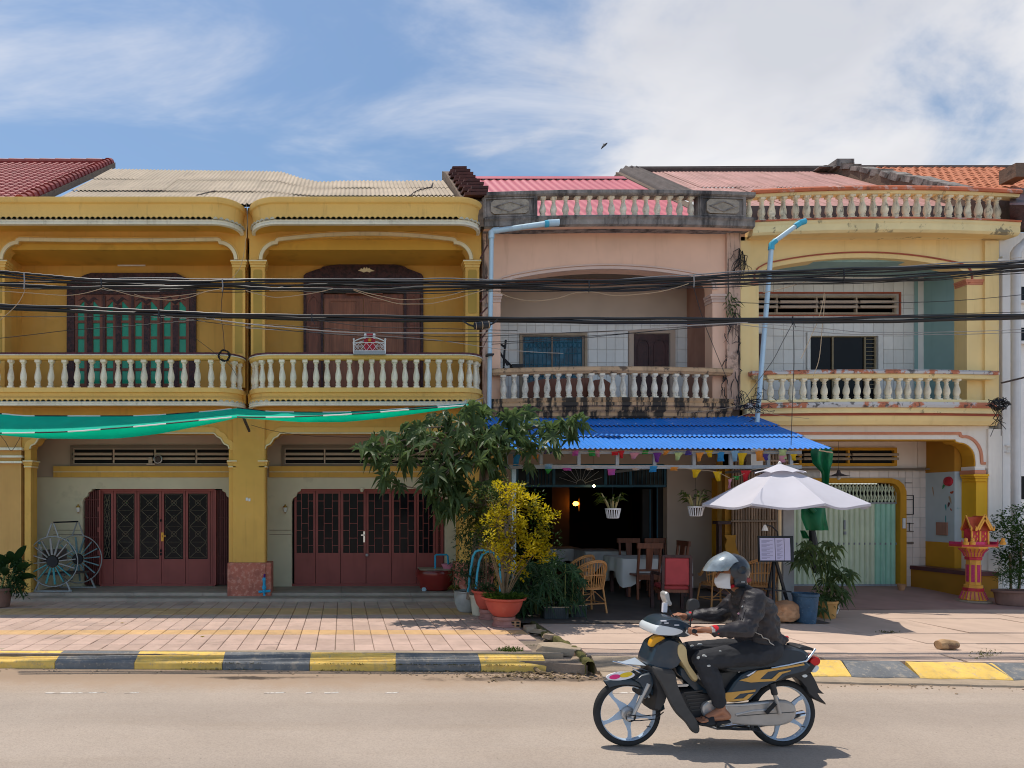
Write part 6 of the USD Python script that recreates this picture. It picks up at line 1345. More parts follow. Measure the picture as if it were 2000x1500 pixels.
# ---------------------------------------------------------------- pots, stones, tap, jar
M('pot_grey', (.34, .34, .32), .85, .2, 4., bump=.3, spots=.5, pcol=(.18, .17, .15), ps=5.); M('pot_cream', (.55, .50, .38), .7, .12, 4.); M('pot_red', (.42, .07, .045), .5, .12, 4., spots=.3, pcol=(.5, .2, .15), ps=6.); M('pot_base', (.38, .18, .15), .8, .25, 5., spots=.6, pcol=(.1, .07, .065), ps=5.)
M('pot_ochre', (.50, .25, .07), .6, .1, 4.); M('pot_blue', (.03, .075, .13), .5, .25, 8., bump=.5, bs=60, spots=.5, pcol=(.2, .24, .28), ps=28., pth=(.6, .68)); M('tray_black', (.03, .04, .045), .55, .3, 5.); M('pot_brown', (.20, .11, .085), .85, .2, 5., bump=.3); M('jar_red', (.17, .018, .014), .2, .15, 3., coat=.4)
M('plastic_pink', (.60, .22, .30), .5, .1)
def pot(name, px, ybase, r, h, prof, mat, label, z=.185, n=24, cat='flower pot'):
    g = G0(px, ybase, z); t = thing(name, label, cat, None, (g[0], g[1], z))
    part(t, 'pot', MB().lathe([(a * r, b * h) for a, b in prof], n=n), mat, smooth=40)
    k = max(p[1] for p in prof); part(t, 'soil', MB().lathe([(0, h * .9), (r * .86, h * .9)], n=n), 'soil'); return t, g
URN = [(0, 0), (.6, 0), (.75, .12), (.95, .45), (1.0, .8), (.97, .93), (1.03, .95), (1.03, 1.), (.92, 1.), (.9, .9)]
CONE = [(0, 0), (.68, 0), (.72, .05), (.95, .86), (1.05, .87), (1.06, 1.), (.96, 1.), (.93, .9)]
t, gg = pot('flower_pot', 911, 1194, .215, .36, URN, 'pot_grey', 'weathered grey urn shaped pot, leftmost of the cluster by the tree')
pot('flower_pot', 935, 1201, .15, .34, CONE, 'pot_cream', 'cream tapered pot between the grey urn and the red bowls')
BOWL = [(0, .34), (.5, .34), (.56, .36), (.78, .52), (.92, .75), (.96, .88), (1.12, .93), (1.15, 1.), (1.0, .97), (.9, .9)]
def bowl(px, yb, r, h, label):
    g = G0(px, yb, .185); t = thing('bowl_planter', label, 'planter', 'red bowl planters on pedestals', (g[0], g[1], .185))
    part(t, 'bowl', MB().lathe([(a * r, b * h) for a, b in BOWL], n=28), 'pot_red', smooth=40); part(t, 'pedestal', MB().lathe([(0, 0), (.62 * r, 0), (.62 * r, .05 * h), (.55 * r, .07 * h), (.52 * r, .2 * h), (.58 * r, .24 * h), (.58 * r, .335 * h), (0, .335 * h)], n=24), 'pot_base', smooth=30)
    part(t, 'soil', MB().lathe([(0, h * .9), (r * .92, h * .9)], n=20), 'soil'); return t, g
b1, gb1 = bowl(984, 1222, .295, .44, 'front red bowl planter with grass on a weathered pedestal')
b2, gb2 = bowl(951, 1208, .22, .46, 'smaller red bowl planter behind the front red bowl')
t, go = pot('flower_pot', 1612, 1206, .17, .28, [(0, 0), (.8, 0), (.84, .08), (.96, .86), (1.04, .87), (1.04, 1.), (.95, 1.), (.93, .9)], 'pot_ochre', 'ochre yellow pot with an umbrella plant beside the blue basket pot')
t, gbl = pot('flower_pot', 1573, 1216, .175, .46, [(0, 0), (.78, 0), (.82, .1), (1., .9), (1.06, .92), (1.06, 1.), (.96, 1.), (.93, .9)], 'pot_blue', 'dark blue woven basket pot right of the menu stand')
def rock(name, c, s, mat, label, seed, cat='rock', group=None, flat=1.):
    m = trimesh.creation.icosphere(3); v = m.vertices; n = meshkit.fbm(v * 1.1 + seed * 7.3, 4, seed); v = v * (1 + .75 * (n[:, None] - .5)); v = np.round(v * 4) / 4 * .35 + v * .65
    v = v * np.asarray(s) / 2; v[:, 2] -= v[:, 2].min() * 1.; return solo(name, (v + np.asarray(c), m.faces), mat, label, cat, group, smooth=35)
g = G0(1537, 1217, .185); rock('boulder', (g[0], g[1] + .05, .18), (.46, .36, .36), 'rock_orange', 'round orange brown boulder between the menu stand legs', 3, 'boulder')
g = G0(1636, 1204, .185); rock('stone', (g[0], g[1] + .1, .18), (.16, .14, .32), 'tile_white', 'whitish stone right of the ochre pot', 5, 'stone')
g = G0(1851, 1268, .18)
t = thing('log', 'short split log lying on the pink pavement', 'log'); mm = MB().tube([(g[0] - .125, g[1], .235), (g[0] - .05, g[1] + .01, .24), (g[0] + .05, g[1], .235), (g[0] + .12, g[1] + .02, .235)], [.055, .07, .064, .05], 12)
M('log_wood', (.40, .25, .13), .85, .3, 9., bump=.4, spots=.8, pcol=(.12, .06, .04), ps=6., pth=(.5, .58)); part(t, 'wood', mm, 'log_wood')
for px, yb, w, l in ((1028, 1201, .3, 0), (1087, 1210, .38, 1), (1130, 1206, .26, 2)):
    g = G0(px, yb, .19); lb = ('black plastic plant tray nearest the red bowl', 'ribbed black plastic tray, largest and in the middle', 'ribbed black plastic tray by the wicker chair')[l]
    t = thing('plant_tray', lb, 'tray', 'black plant trays', (g[0], g[1] + .12, .19)); m = MB(); h = .19
    for a, b, c, d in ((-w / 2, -.12, w / 2, -.105), (-w / 2, .105, w / 2, .12), (-w / 2, -.105, -w / 2 + .015, .105), (w / 2 - .015, -.105, w / 2, .105)): m.box(a, b, 0, c, d, h)
    m.box(-w / 2, -.12, -.0, w / 2, .12, .012); part(t, 'tray', m, 'tray_black')
    m = MB(); [m.box(x, -.127, .01, x + .012, -.1205, h - .015) for x in np.arange(-w / 2 + .01, w / 2 - .01, .03)]; part(t, 'ribs', m, 'tray_black', kind='stuff'); part(t, 'soil', MB().box(-w / 2 + .016, -.104, .02, w / 2 - .016, .104, h - .02), 'soil'); part(t, 'rim', MB().box(-w / 2 - .008, -.128, h, w / 2 + .008, -.1, h + .012), 'cable_tan')
# blue pipe hoops stuck in the pots
t = thing('pipe_hoop', 'bent blue plastic pipe hoop, front one, between the flower pots', 'hoop', 'blue pipe hoops'); Yh = 10.95
part(t, 'pipe', MB().tube([P(x, y, Yh + d) for x, y, d in curve3([(914, 1156, .5), (919, 1115, .4), (924, 1086, .3), (929, 1077, .25), (938, 1074, .2), (952, 1075, .1), (966, 1081, 0), (975, 1092, -.1), (977, 1110, -.15), (977, 1156, -.2)])], .02, 8), 'pvc_blue', smooth=60)
t = thing('pipe_hoop', 'bent blue plastic pipe hoop, rear one, between the flower pots', 'hoop', 'blue pipe hoops')
part(t, 'pipe', MB().tube([P(x, y, Yh + d) for x, y, d in curve3([(929, 1158, .3), (932, 1120, .3), (936, 1096, .3), (942, 1083, .3), (950, 1078, .3), (960, 1076, .4), (966, 1085, .5)])], .02, 8), 'pvc_blue', smooth=60)
# tap by the plinth
t = thing('water_tap', 'blue plastic standpipe tap at the red plinth', 'tap'); Yt = 13.2
part(t, 'riser', MB().tube([P(516, 1158, Yt), P(516, 1128, Yt)], .028, 8).tube([P(516, 1150, Yt), P(516, 1144, Yt)], .04, 8), 'pvc_bright'); part(t, 'cross', MB().tube([P(505, 1156, Yt), P(528, 1154, Yt)], .025, 8).tube([P(516, 1157, Yt), P(516, 1162, Yt - .2)], .022, 8), 'pvc_bright'); part(t, 'valve', MB().box(X(513, Yt), Yt - .06, Z(1133, Yt), X(519, Yt), Yt + .02, Z(1129, Yt)), 'pvc_bright'); part(t, 'handle', MB().tube([P(516, 1128, Yt), P(517, 1121, Yt)], .018, 6), 'flag_purple')
# red jar with a blue pipe and a pink bowl
Yj = 13.95; xj = X(850, Yj)
t = thing('water_jar', 'wide glossy red water jar under the barred door', 'water jar', None, (xj, Yj, .29))
part(t, 'jar', MB().lathe([(0, 0), (.27, 0), (.31, .03), (.36, .16), (.395, .30), (.40, .37), (.375, .41), (.35, .415), (.33, .38)], n=28), 'jar_red', smooth=40); part(t, 'lid', MB().box(-.33, -.26, .415, .28, .28, .43), 'concrete_tan'); part(t, 'patch', MB().lathe([(0, 0), (.05, 0), (.04, .02), (0, .025)], (-.255, -.235, .03), 8, rotx(1.2)), 'pvc_pale')
t = thing('fill_pipe', 'blue filling pipe bent over the red water jar', 'pipe'); part(t, 'pipe', MB().tube([(xj + .0, Yj, .72), (xj + .0, Yj, .98), (xj + .02, Yj, 1.0), (xj + .24, Yj + .02, 1.0), (xj + .26, Yj + .02, .97), (xj + .27, Yj + .02, .80)], .02, 8), 'pvc_bright', smooth=50)
t = thing('plastic_bowl', 'pink plastic bowl standing on the red water jar', 'bowl', None, (xj + .26, Yj - .05, .72)); part(t, 'bowl', MB().lathe([(0, .0), (.09, 0), (.14, .1), (.15, .1), (.1, -.0)], n=18), 'plastic_pink', smooth=40)

# ---------------------------------------------------------------- wheel bench under the left arcade
M('slat_blue', (.14, .24, .27), .7, .25, 4., rand=.25); M('slat_teal', (.06, .27, .29), .7, .2, 4., rand=.2); M('slat_grey', (.28, .26, .25), .7, .2, 4., rand=.2)
t = thing('wheel_bench', 'garden bench with two big spoked wheels and a swing frame', 'bench')
for nm, px, Y in (('front', 103, 13.62), ('rear', 152, 14.25)):
    c = np.array([X(px, Y), Y, .29 + .60]); r = .5
    w = part(t, 'wheel', MB().tube([c + [r * math.cos(a), 0, r * math.sin(a)] for a in np.linspace(0, 2 * np.pi, 41)], .012, 6), 'iron_grey', smooth=60)
    part(w, 'hub', MB().lathe([(0, -.03), (.11, -.03), (.115, 0), (.11, .03), (0, .03)], c, 18, rotx(math.pi / 2)), 'cable_black')
    for k in range(16):
        a = k * 2 * np.pi / 16 + .1; d = np.array([math.cos(a), 0, math.sin(a)]); part(w, 'spoke', MB().bar(c + d * .13, c + d * .46, .036, .02), 'slat_teal' if math.sin(a) < -.3 and nm == 'front' else 'slat_grey' if nm == 'front' else 'slat_blue')
    for s in (-1, 1): part(t, 'leg', MB().bar(c + [s * .27, 0, -.40], c + [s * .36, 0, -.6], .03), 'iron_grey'); part(t, 'frame_bar', MB().bar(c + [s * .12, 0, .48], c + [s * .02, .0, .76], .022), 'iron_grey')
    part(t, 'foot_bar', MB().bar(c + [-.38, 0, -.59], c + [.38, 0, -.59], .025), 'iron_grey')
c0, c1 = np.array([X(103, 13.62), 13.62, .89]), np.array([X(152, 14.25), 14.25, .89])
part(t, 'top_bar', MB().bar(c0 + [.02, 0, .78], c1 + [0, 0, .78], .03), 'cable_black'); part(t, 'seat', MB().add([c0 + [-.2, .03, -.28], c0 + [.25, .03, -.28], c1 + [.25, -.03, -.28], c1 + [-.2, -.03, -.28], c0 + [-.2, .03, -.24], c0 + [.25, .03, -.24], c1 + [.25, -.03, -.24], c1 + [-.2, -.03, -.24]], [(0, 3, 2, 1), (4, 5, 6, 7), (0, 1, 5, 4), (1, 2, 6, 5), (2, 3, 7, 6), (3, 0, 4, 7)]), 'roof_dark'); part(t, 'back', MB().bar(c0 + [-.22, .05, .1], c1 + [-.22, -.05, .1], .03, .25), 'roof_dark')
t = thing('bottle', 'pale plastic bottle on the ledge behind the wheel bench', 'bottle'); pc = P(77, 1030, 14.0); part(t, 'body', MB().lathe([(0, -.13), (.05, -.13), (.055, .06), (.02, .1), (.02, .14), (0, .14)], (pc[0], pc[1], .95 + .13), 12), 'paint_white', smooth=40); part(t, 'cap', MB().lathe([(.024, .14), (.024, .17), (0, .17)], (pc[0], pc[1], .95 + .13), 10), 'pvc_blue')
t = thing('wall_fan', 'round grey fan hanging before the left louvre vent', 'fan'); pc = P(309, 897, BP - .12)
part(t, 'guard', MB().lathe([(.09, -.03), (.095, 0), (.09, .03), (.075, .035), (.075, -.03)], pc, 20, rotx(math.pi / 2)), 'steel'); part(t, 'blades', MB().lathe([(0, -.012), (.07, 0), (0, .012)], pc, 5, rotx(math.pi / 2)), 'roof_dark'); part(t, 'bracket', MB().R(290, 893, 297, 906, BP - .1, .06).R(286, 905, 302, 908, BP - .13, .1).tube([pc, P(294, 900, BP - .08)], .012, 6), 'taupe')
# spirit shrine
M('shrine_red', (.52, .03, .05), .45, .15, 8., spots=.3, pcol=(.4, .02, .08), ps=20.); M('shrine_gold', (.78, .36, .05), .4, .15, 8.); M('shrine_roof', (.52, .09, .035), .5, .2, 10.); M('shrine_pink', (.55, .03, .13), .45, .2, 30.)
Ys = 12.75; xs_ = X(1901, Ys)
t = thing('spirit_house', 'red and gold spirit shrine on an ornate column', 'shrine', None, (xs_, Ys, .215))
part(t, 'footing', MB().lathe([(0, 0), (.27, 0), (.26, .03), (0, .035)], n=12), 'concrete_tan')
oct_ = lambda pr, mat, nm: part(t, nm, MB().lathe(pr, n=8, R=rotz(math.pi / 8)), mat)
oct_([(0, .035), (.20, .035), (.205, .06), (.15, .2), (.145, .2), (0, .2)], 'shrine_gold', 'base'); oct_([(.16, .2), (.16, .26), (0, .26)], 'shrine_red', 'base_band'); oct_([(.145, .26), (.145, .31), (.125, .32), (0, .32)], 'shrine_gold', 'base_moulding')
oct_([(.115, .32), (.11, .78), (0, .78)], 'shrine_gold', 'shaft')
for k in range(8):
    a = k * math.pi / 4; part(t, 'shaft_panel', MB().obox((math.cos(a) * .104, math.sin(a) * .104, .53), (.012, .05, .32), rotz(a)), 'shrine_pink')
oct_([(.13, .78), (.135, .83), (.12, .84), (0, .84)], 'shrine_red', 'neck'); oct_([(.12, .84), (.15, .93), (.215, 1.0), (.22, 1.03), (0, 1.03)], 'shrine_gold', 'lotus_capital')
fl = MB()
for k in range(20):
    a = k * math.pi / 10
    fl.tube([(math.cos(a) * r, math.sin(a) * r, z) for r, z in ((.13, .845), (.155, .92), (.215, .99))], .008, 4); fl.tube([(math.cos(a) * r, math.sin(a) * r, z) for r, z in ((.205, .05), (.155, .19))], .009, 4)
part(t, 'petals', fl, 'shrine_pink', kind='stuff')
SQ = np.diag([.8, .45, 1.])
part(t, 'platform', (MB().box(-.42, -.3, 1.031, .42, .3, 1.07)).move(SQ), 'shrine_red'); part(t, 'platform_edge', (MB().box(-.43, -.31, 1.02, .43, .31, 1.0305)).move(SQ), 'shrine_gold')
part(t, 'fence', (MB().box(-.42, -.3, 1.071, .12, -.285, 1.12).box(-.42, -.3, 1.071, -.405, .3, 1.12).box(.405, -.3, 1.071, .42, .3, 1.12)).move(SQ), 'shrine_pink')
part(t, 'house', (MB().box(-.12, -.16, 1.071, .26, .2, 1.36)).move(SQ), 'shrine_red')
for x in (-.12, .07, .26): part(t, 'post', (MB().box(x - .018, -.185, 1.071, x + .018, -.155, 1.38)).move(SQ), 'shrine_gold')
dec = MB()
for x in (-.02, .17):
    for k in range(4): dec.lathe([(0, -.03), (.022, 0), (0, .035)], (x + .035 * math.sin(k * 2.3), -.168, 1.12 + .05 * k), 5)
part(t, 'carving', dec.move(SQ), 'shrine_gold', kind='stuff'); part(t, 'offering', (MB().lathe([(0, 0), (.035, 0), (.04, .05), (0, .06)], (.17, -.22, 1.071), 8)).move(SQ), 'altar_red')
def gable(m, a, b, zr0, w, zb, th=.02):                  # roof over the line a-b
    d = np.array([b[0] - a[0], b[1] - a[1], 0.]); d /= np.linalg.norm(d); s = np.array([-d[1], d[0], 0])
    A, B = np.array([*a, 0.]), np.array([*b, 0.])
    for k in (-1, 1):
        ks = np.linspace(0, 1, 5); prof = [(w * u, zr0 - (zr0 - zb) * (u ** .75)) for u in ks]
        q = np.array([[e + s * k * o + [0, 0, z] for o, z in prof] for e in (A, B)]); m.grid(q, k > 0); m.grid(q - [0, 0, th], k < 0)
rf = MB(); gable(rf, (-.16, .02), (.30, .02), 1.58, .24, 1.34); part(t, 'roof', rf.move(SQ), 'shrine_roof', smooth=30)
rf = MB(); gable(rf, (.12, -.28), (.12, .26), 1.60, .2, 1.34); part(t, 'roof', rf.move(SQ), 'shrine_roof', smooth=30)
br = MB()
for a, b in (((-.16, -.22, 1.34), (-.16, .02, 1.6)), ((-.16, .26, 1.34), (-.16, .02, 1.6)), ((.30, -.22, 1.34), (.30, .02, 1.6)), ((-.08, -.285, 1.33), (.12, -.285, 1.62)), ((.32, -.285, 1.33), (.12, -.285, 1.62)), ((-.02, -.285, 1.34), (.13, -.285, 1.56)), ((.26, -.285, 1.34), (.11, -.285, 1.56))): br.bar(a, b, .02, .035)
for p in ((-.17, -.24, 1.33), (.33, -.29, 1.33), (-.09, -.29, 1.33)): br.tube([p, np.array(p) + [.0, -.02, .05], np.array(p) + [-.02, -.03, .09]], [.02, .014, .003], 6)
part(t, 'bargeboard', br.move(SQ), 'shrine_gold')
for x, y, m in ((-.34, -.22, 'shrine_gold'), (-.18, -.18, 'shrine_gold'), (.36, -.2, 'shrine_gold')): part(t, 'figurine', MB().lathe([(0, 0), (.04, 0), (.045, .04), (.025, .07), (.03, .1), (.02, .125), (0, .13)], (x, y, 1.071), 8), m)
for x, y in ((-.415, -.295), (.415, -.295)): part(t, 'corner_knob', (MB().lathe([(.018, 0), (.015, .07), (0, .1)], (x, y, 1.071), 6)).move(SQ), 'shrine_red')
pc = G0(1876, 1163, .2); rock('paper_scrap', (pc[0], pc[1], .2), (.1, .06, .03), 'paint_white', 'crumpled white paper scrap beside the shrine', 2, 'litter')
g = G0(1705, 1147, .25); t = thing('clay_pot', 'tiny clay pot before the green folding gate', 'pot', None, (g[0], 13.9, .275)); part(t, 'pot', MB().lathe([(0, 0), (.045, 0), (.075, .13), (.065, .13), (.05, .02)], n=12), 'rock_orange')
# hanging orchid baskets
M('basket_white', (.66, .66, .68), .5, .06)
def orchid(px, py, label, Y=11.55, seed=0):
    r = np.random.default_rng(seed); c = P(px, py, Y); t = thing('hanging_basket', label, 'hanging plant', 'hanging orchid baskets')
    m = MB().lathe([(.085, -.075), (.09, -.07), (.085, -.08), (0, -.08)], c, 16).lathe([(.118, .062), (.128, .07), (.128, .09), (.118, .085), (.115, .065)], c, 16)
    for k in range(18): a = k * np.pi / 9; m.bar(c + [.088 * math.cos(a), .088 * math.sin(a), -.075], c + [.117 * math.cos(a), .117 * math.sin(a), .065], .014, .01)
    part(t, 'basket', m, 'basket_white'); part(t, 'fibre', MB().lathe([(.08, -.07), (.108, .07), (0, .08)], c, 10), 'soil')
    st, lf = MB(), MB()
    for k in range(11):
        a = r.uniform(0, 6.28); d = np.array([math.cos(a) * .5, math.sin(a) * .5, 1]); d /= np.linalg.norm(d); L = r.uniform(.16, .34); b = c + [math.cos(a) * .05, math.sin(a) * .05, .05]
        e = b + d * L; st.tube([b, (b + e) / 2 + [0, 0, .02], e], [.013, .016, .009], 6)
        for q in range(4): u = r.uniform(.55, 1.); leaves(lf, b + (e - b) * u, [math.cos(a + r.normal(0, .9)), math.sin(a + r.normal(0, .9)), .45], r.uniform(.13, .22), .035, r, .5, .15)
    part(t, 'stems', st, 'orchid_stem', kind='stuff'); part(t, 'foliage', lf, 'leaf_lime', kind='stuff')
    part(t, 'hanger', MB().tube([c + [0, 0, .09], P(px, 916, Y)], .003, 4), 'cable_black')
M('orchid_stem', (.33, .27, .12), .6, .2, 9.); leafmat('leaf_lime', (.13, .19, .03), (.26, .33, .06)); leafmat('leaf_green', (.15, .24, .09), (.40, .48, .21), .5, .42, .4); leafmat('leaf_dark', (.07, .16, .07), (.17, .30, .12), .42, .42, .4); leafmat('leaf_yellow', (.80, .66, .02), (.92, .80, .03), .5); leafmat('leaf_bush', (.16, .19, .04), (.32, .34, .07), .45); leafmat('leaf_banana', (.03, .09, .03), (.07, .17, .04), .3, .35); leafmat('leaf_fresh', (.05, .13, .02), (.13, .26, .03), .35); leafmat('leaf_grass', (.10, .19, .02), (.22, .34, .05), .3)
orchid(1197, 1003, 'orchid in a white basket hanging before the dark dining room', seed=1); orchid(1359, 999, 'orchid in a white basket hanging left of the white umbrella', seed=2)
# ---------------------------------------------------------------- plants
M('bark', (.20, .15, .11), .9, .3, 8., bump=.6, bs=30); M('stem_brown', (.16, .11, .06), .85, .3, 9.); M('stem_green', (.16, .19, .06), .7, .2, 9.)
rt = np.random.default_rng(77)
TR = thing('tree', 'spreading small tree with glossy fingered leaves growing before the pillar', 'tree')
Yt = 11.25
trunk = [P(918, 1170, 11.6), P(925, 1110, 11.55), P(934, 1040, 11.5), P(941, 960, 11.4), P(945, 890, Yt), P(946, 850, Yt)]
part(TR, 'trunk', MB().tube(curve3([tuple(x) for x in trunk]), np.linspace(.085, .045, 60), 10), 'bark', smooth=60)
part(TR, 'trunk', MB().tube(curve3([tuple(x) for x in (P(930, 1170, 11.5), P(938, 1100, 11.45), P(945, 1000, 11.35), P(952, 920, 11.2), P(958, 860, 11.15))]), np.linspace(.05, .03, 60), 8), 'bark', smooth=60)
CLU = [(725, 890, 11.2), (717, 878, 11.3), (740, 870, 11.2), (765, 865, 11.1), (757, 905, 11.1), (790, 846, 11.2), (800, 880, 11.1), (757, 930, 11.1), (764, 945, 11.1), (778, 900, 11.2), (820, 836, 11.2), (832, 868, 11.1), (852, 850, 11.1), (848, 824, 11.3), (870, 826, 11.2), (880, 860, 11.1), (892, 820, 11.3), (900, 845, 11.), (915, 810, 11.3), (930, 822, 11.1), (920, 862, 11.), (942, 801, 11.3), (950, 835, 11.), (960, 862, 11.), (842, 925, 11.), (860, 905, 11.), (870, 930, 10.9), (884, 898, 11.), (856, 940, 10.9), (905, 890, 11.), (918, 930, 11.), (945, 890, 10.9), (936, 960, 11.), (962, 905, 11.1), (975, 845, 11.), (840, 968, 11.1), (860, 985, 11.), (880, 972, 11.1), (872, 1000, 11.), (898, 985, 11.), (850, 950, 11.), (905, 960, 11.1), (980, 828, 11.1), (1000, 818, 11.1), (1010, 850, 11.), (1030, 826, 11.1), (1045, 866, 10.95), (1060, 832, 11.05), (1082, 838, 11.), (1100, 832, 11.), (1120, 838, 10.95), (1066, 858, 11.), (1022, 880, 10.95), (1130, 832, 11.), (990, 870, 11.), (930, 900, 11.2), (895, 935, 11.2), (965, 945, 11.2), (968, 880, 11.3)]
rt = np.random.default_rng(78); lf, br = MB(), MB()
hub = P(946, 862, Yt)
for i, (px, py, y) in enumerate(CLU):
    c = P(px, py, y)
    for k in range(4):
        p = c + rt.normal(0, .085, 3) * [1, 1.6, 1]; ax = np.array([rt.normal(0, .75) + (px - 930) / 350, rt.normal(-.6, .7), rt.normal(.55, .35)])
        palmate(lf, p, ax, int(rt.integers(6, 9)), rt.uniform(.16, .27), rt.uniform(.062, .092), rt, .5, rt.uniform(.6, .95))
    if i % 2 == 0:
        base = hub + (c - hub) * [.1, .1, .02] if py < 945 else P(938, 990, 11.4)
        m_ = base + (c - base) * .55 + [0, 0, .12 if py < 900 else .05]; br.tube([base, m_, c], [.024, .016, .007], 5)
part(TR, 'branches', br, 'bark', kind='stuff'); part(TR, 'crown', lf, 'leaf_green', kind='stuff')

def bush(parent, name, centers, n, L, W, mat, seed, sp=(.16, .16, .16), droop=.3, up=.35):
    r = np.random.default_rng(seed); m = MB()
    for c in centers:
        for _ in range(n):
            d = unit(r, 1)[0]; p = np.asarray(c) + d * np.asarray(sp) * r.random() ** .4
            dd = d * .8 + r.normal(0, .5, 3) + [0, 0, up]; leaves(m, p, dd, L * r.uniform(.6, 1.3), W * r.uniform(.7, 1.3), r, droop)
    return part(parent, name, m, mat, kind='stuff')
# dark narrow-leaved shrub in the grey urn
t = thing('shrub', 'dark green narrow leaved shrub between the mustard pillar and the yellow bush', 'shrub')
rs = np.random.default_rng(5)
cs = [P(rs.uniform(893, 968), rs.uniform(985, 1128), rs.uniform(11.3, 11.75)) for _ in range(44)]
bush(t, 'foliage', cs, 46, .095, .022, 'leaf_dark', 6, (.16, .14, .16), .5)
cs = [P(rs.uniform(900, 985), rs.uniform(950, 1050), rs.uniform(11.1, 11.5)) for _ in range(30)]
bush(t, 'foliage', cs, 40, .07, .024, 'leaf_bush', 16, (.17, .14, .17), .4)
part(t, 'stems', MB().tube([P(940, 1190, 11.4), P(945, 1100, 11.4), P(935, 1000, 11.4)], .018, 6).tube([P(958, 1190, 11.4), P(955, 1110, 11.4), P(965, 1000, 11.3)], .015, 6).tube([P(948, 1190, 11.3), P(950, 1090, 11.3)], .016, 6), 'stem_brown')
# yellow bush in the front bowl
t = thing('yellow_bush', 'bright yellow leaved bush growing in the front red bowl', 'bush')
yb_ = 10.35; r = np.random.default_rng(9); cs, cg = [], []
OUT = [(1000, 960, 1.0), (1010, 985, 1.), (985, 1000, 1.), (1040, 985, .4), (1060, 1010, .7), (1050, 1035, 1.), (1066, 1045, 1.), (1030, 1010, .8), (1000, 1030, 1.), (975, 1040, .9), (960, 1020, .5), (955, 1055, .6), (990, 1060, 1.), (1020, 1050, 1.), (1035, 1075, 1.), (1055, 1068, 1.), (1005, 1085, 1.), (985, 1085, .8), (970, 1075, .7), (1018, 1030, .9), (972, 985, .6), (960, 965, .3), (980, 960, .6), (1068, 1080, .8), (1010, 1105, .9), (945, 1040, .3), (1022, 960, .4), (1074, 1030, .8), (965, 1000, .6)]
for px, py, w in OUT:
    for _ in range(4):
        p = P(px + r.normal(0, 9), py + r.normal(0, 9), yb_ + r.normal(0, .16)); (cs if r.random() < w else cg).append(p)
bush(t, 'foliage', cs, 36, .058, .034, 'leaf_yellow', 10, (.09, .09, .09), .15, .5)
bush(t, 'foliage', cg, 40, .045, .02, 'leaf_bush', 11, (.11, .1, .11), .2)
bush(t, 'foliage', [P(px + r.normal(0, 14), py + r.normal(0, 14), yb_ + .16) for px, py, w in OUT for _ in range(2)], 22, .05, .024, 'leaf_fresh', 12, (.12, .1, .12), .2)
st = MB(); b = gb1 + [0.02, 0, .4]
for k in range(13):
    q = OUT[(k * 5) % len(OUT)]; e = P(q[0], q[1], yb_ + r.normal(0, .12)); m_ = b + (e - b) * .4 + [r.normal(0, .03), 0, .06]; st.tube([b + r.normal(0, .015, 3), m_, e], [.014, .01, .004], 5)
part(t, 'stems', st, 'stem_brown')
for q in ((925, 1093), (921, 1077), (945, 1083), (951, 1090)): pass
def grass(label, c, rad, n, h, mat, seed, name='grass', kind=None):
    r = np.random.default_rng(seed); m = MB()
    for _ in range(n):
        a, q = r.uniform(0, 6.28), math.sqrt(r.random()); p = np.asarray(c) + [rad[0] * q * math.cos(a), rad[1] * q * math.sin(a), 0]
        d = np.array([r.normal(0, .35) + .5 * q * math.cos(a), r.normal(0, .35) + .5 * q * math.sin(a), 1]); leaves(m, p, d, h * r.uniform(.5, 1.25), .008, r, .35, .1)
    return solo(name, m, mat, label, 'grass', kind='stuff')
grass('bright green grass filling the front red bowl', gb1 + [0, 0, .40 + 0], (.27, .24), 620, .17, 'leaf_grass', 31)
t = thing('leafy_plant', 'small leafy plant in the smaller red bowl', 'plant'); bush(t, 'foliage', [gb2 + [0, 0, .5], gb2 + [-.1, 0, .48], gb2 + [.08, 0, .48]], 40, .1, .03, 'leaf_green', 21, (.1, .1, .07), .5)
t = thing('leafy_plant', 'thin strappy plant leaning over the grey urn', 'plant'); m = MB(); r = np.random.default_rng(2)
for _ in range(14): leaves(m, gg + [-.15 + r.normal(0, .05), r.normal(0, .06), .36], [-.6 + r.normal(0, .5), r.normal(0, .4), .7], .22, .02, r, .6)
part(t, 'foliage', m, 'leaf_bush', kind='stuff')
# umbrella plants in the trays
t = thing('umbrella_plant', 'dark green umbrella plants crowding the black trays by the wicker chair', 'plant')
r = np.random.default_rng(14); m, st = MB(), MB()
for k in range(120):
    px = r.uniform(1005, 1140); topy = np.interp(px, [1000, 1040, 1080, 1110, 1142], [1118, 1098, 1090, 1100, 1128]); py = r.uniform(topy, 1185); y = r.uniform(10.75, 11.35)
    c = P(px, py, y); palmate(m, c, [r.normal(0, .5) + (px - 1072) / 160, -.8 + r.normal(0, .3), .5], int(r.integers(6, 9)), r.uniform(.13, .23), r.uniform(.03, .046), r, .45)
    if k % 4 == 0: b = np.array([X(1040 + (px - 1072) * .7 + 40, 11.1), 11.1, .25]); st.tube([b, (b + c) / 2 + [0, 0, .05], c], [.012, .009, .005], 5)
part(t, 'foliage', m, 'leaf_dark', kind='stuff'); part(t, 'stems', st, 'stem_green', kind='stuff')
t = thing('leafy_plant', 'low dark plants between the red bowl and the black trays', 'plant'); bush(t, 'foliage', [P(px, py, 11.) for px, py in ((1010, 1150), (1020, 1175), (1000, 1130), (1030, 1160), (1015, 1190))], 40, .09, .03, 'leaf_dark', 41, (.12, .1, .12), .4)
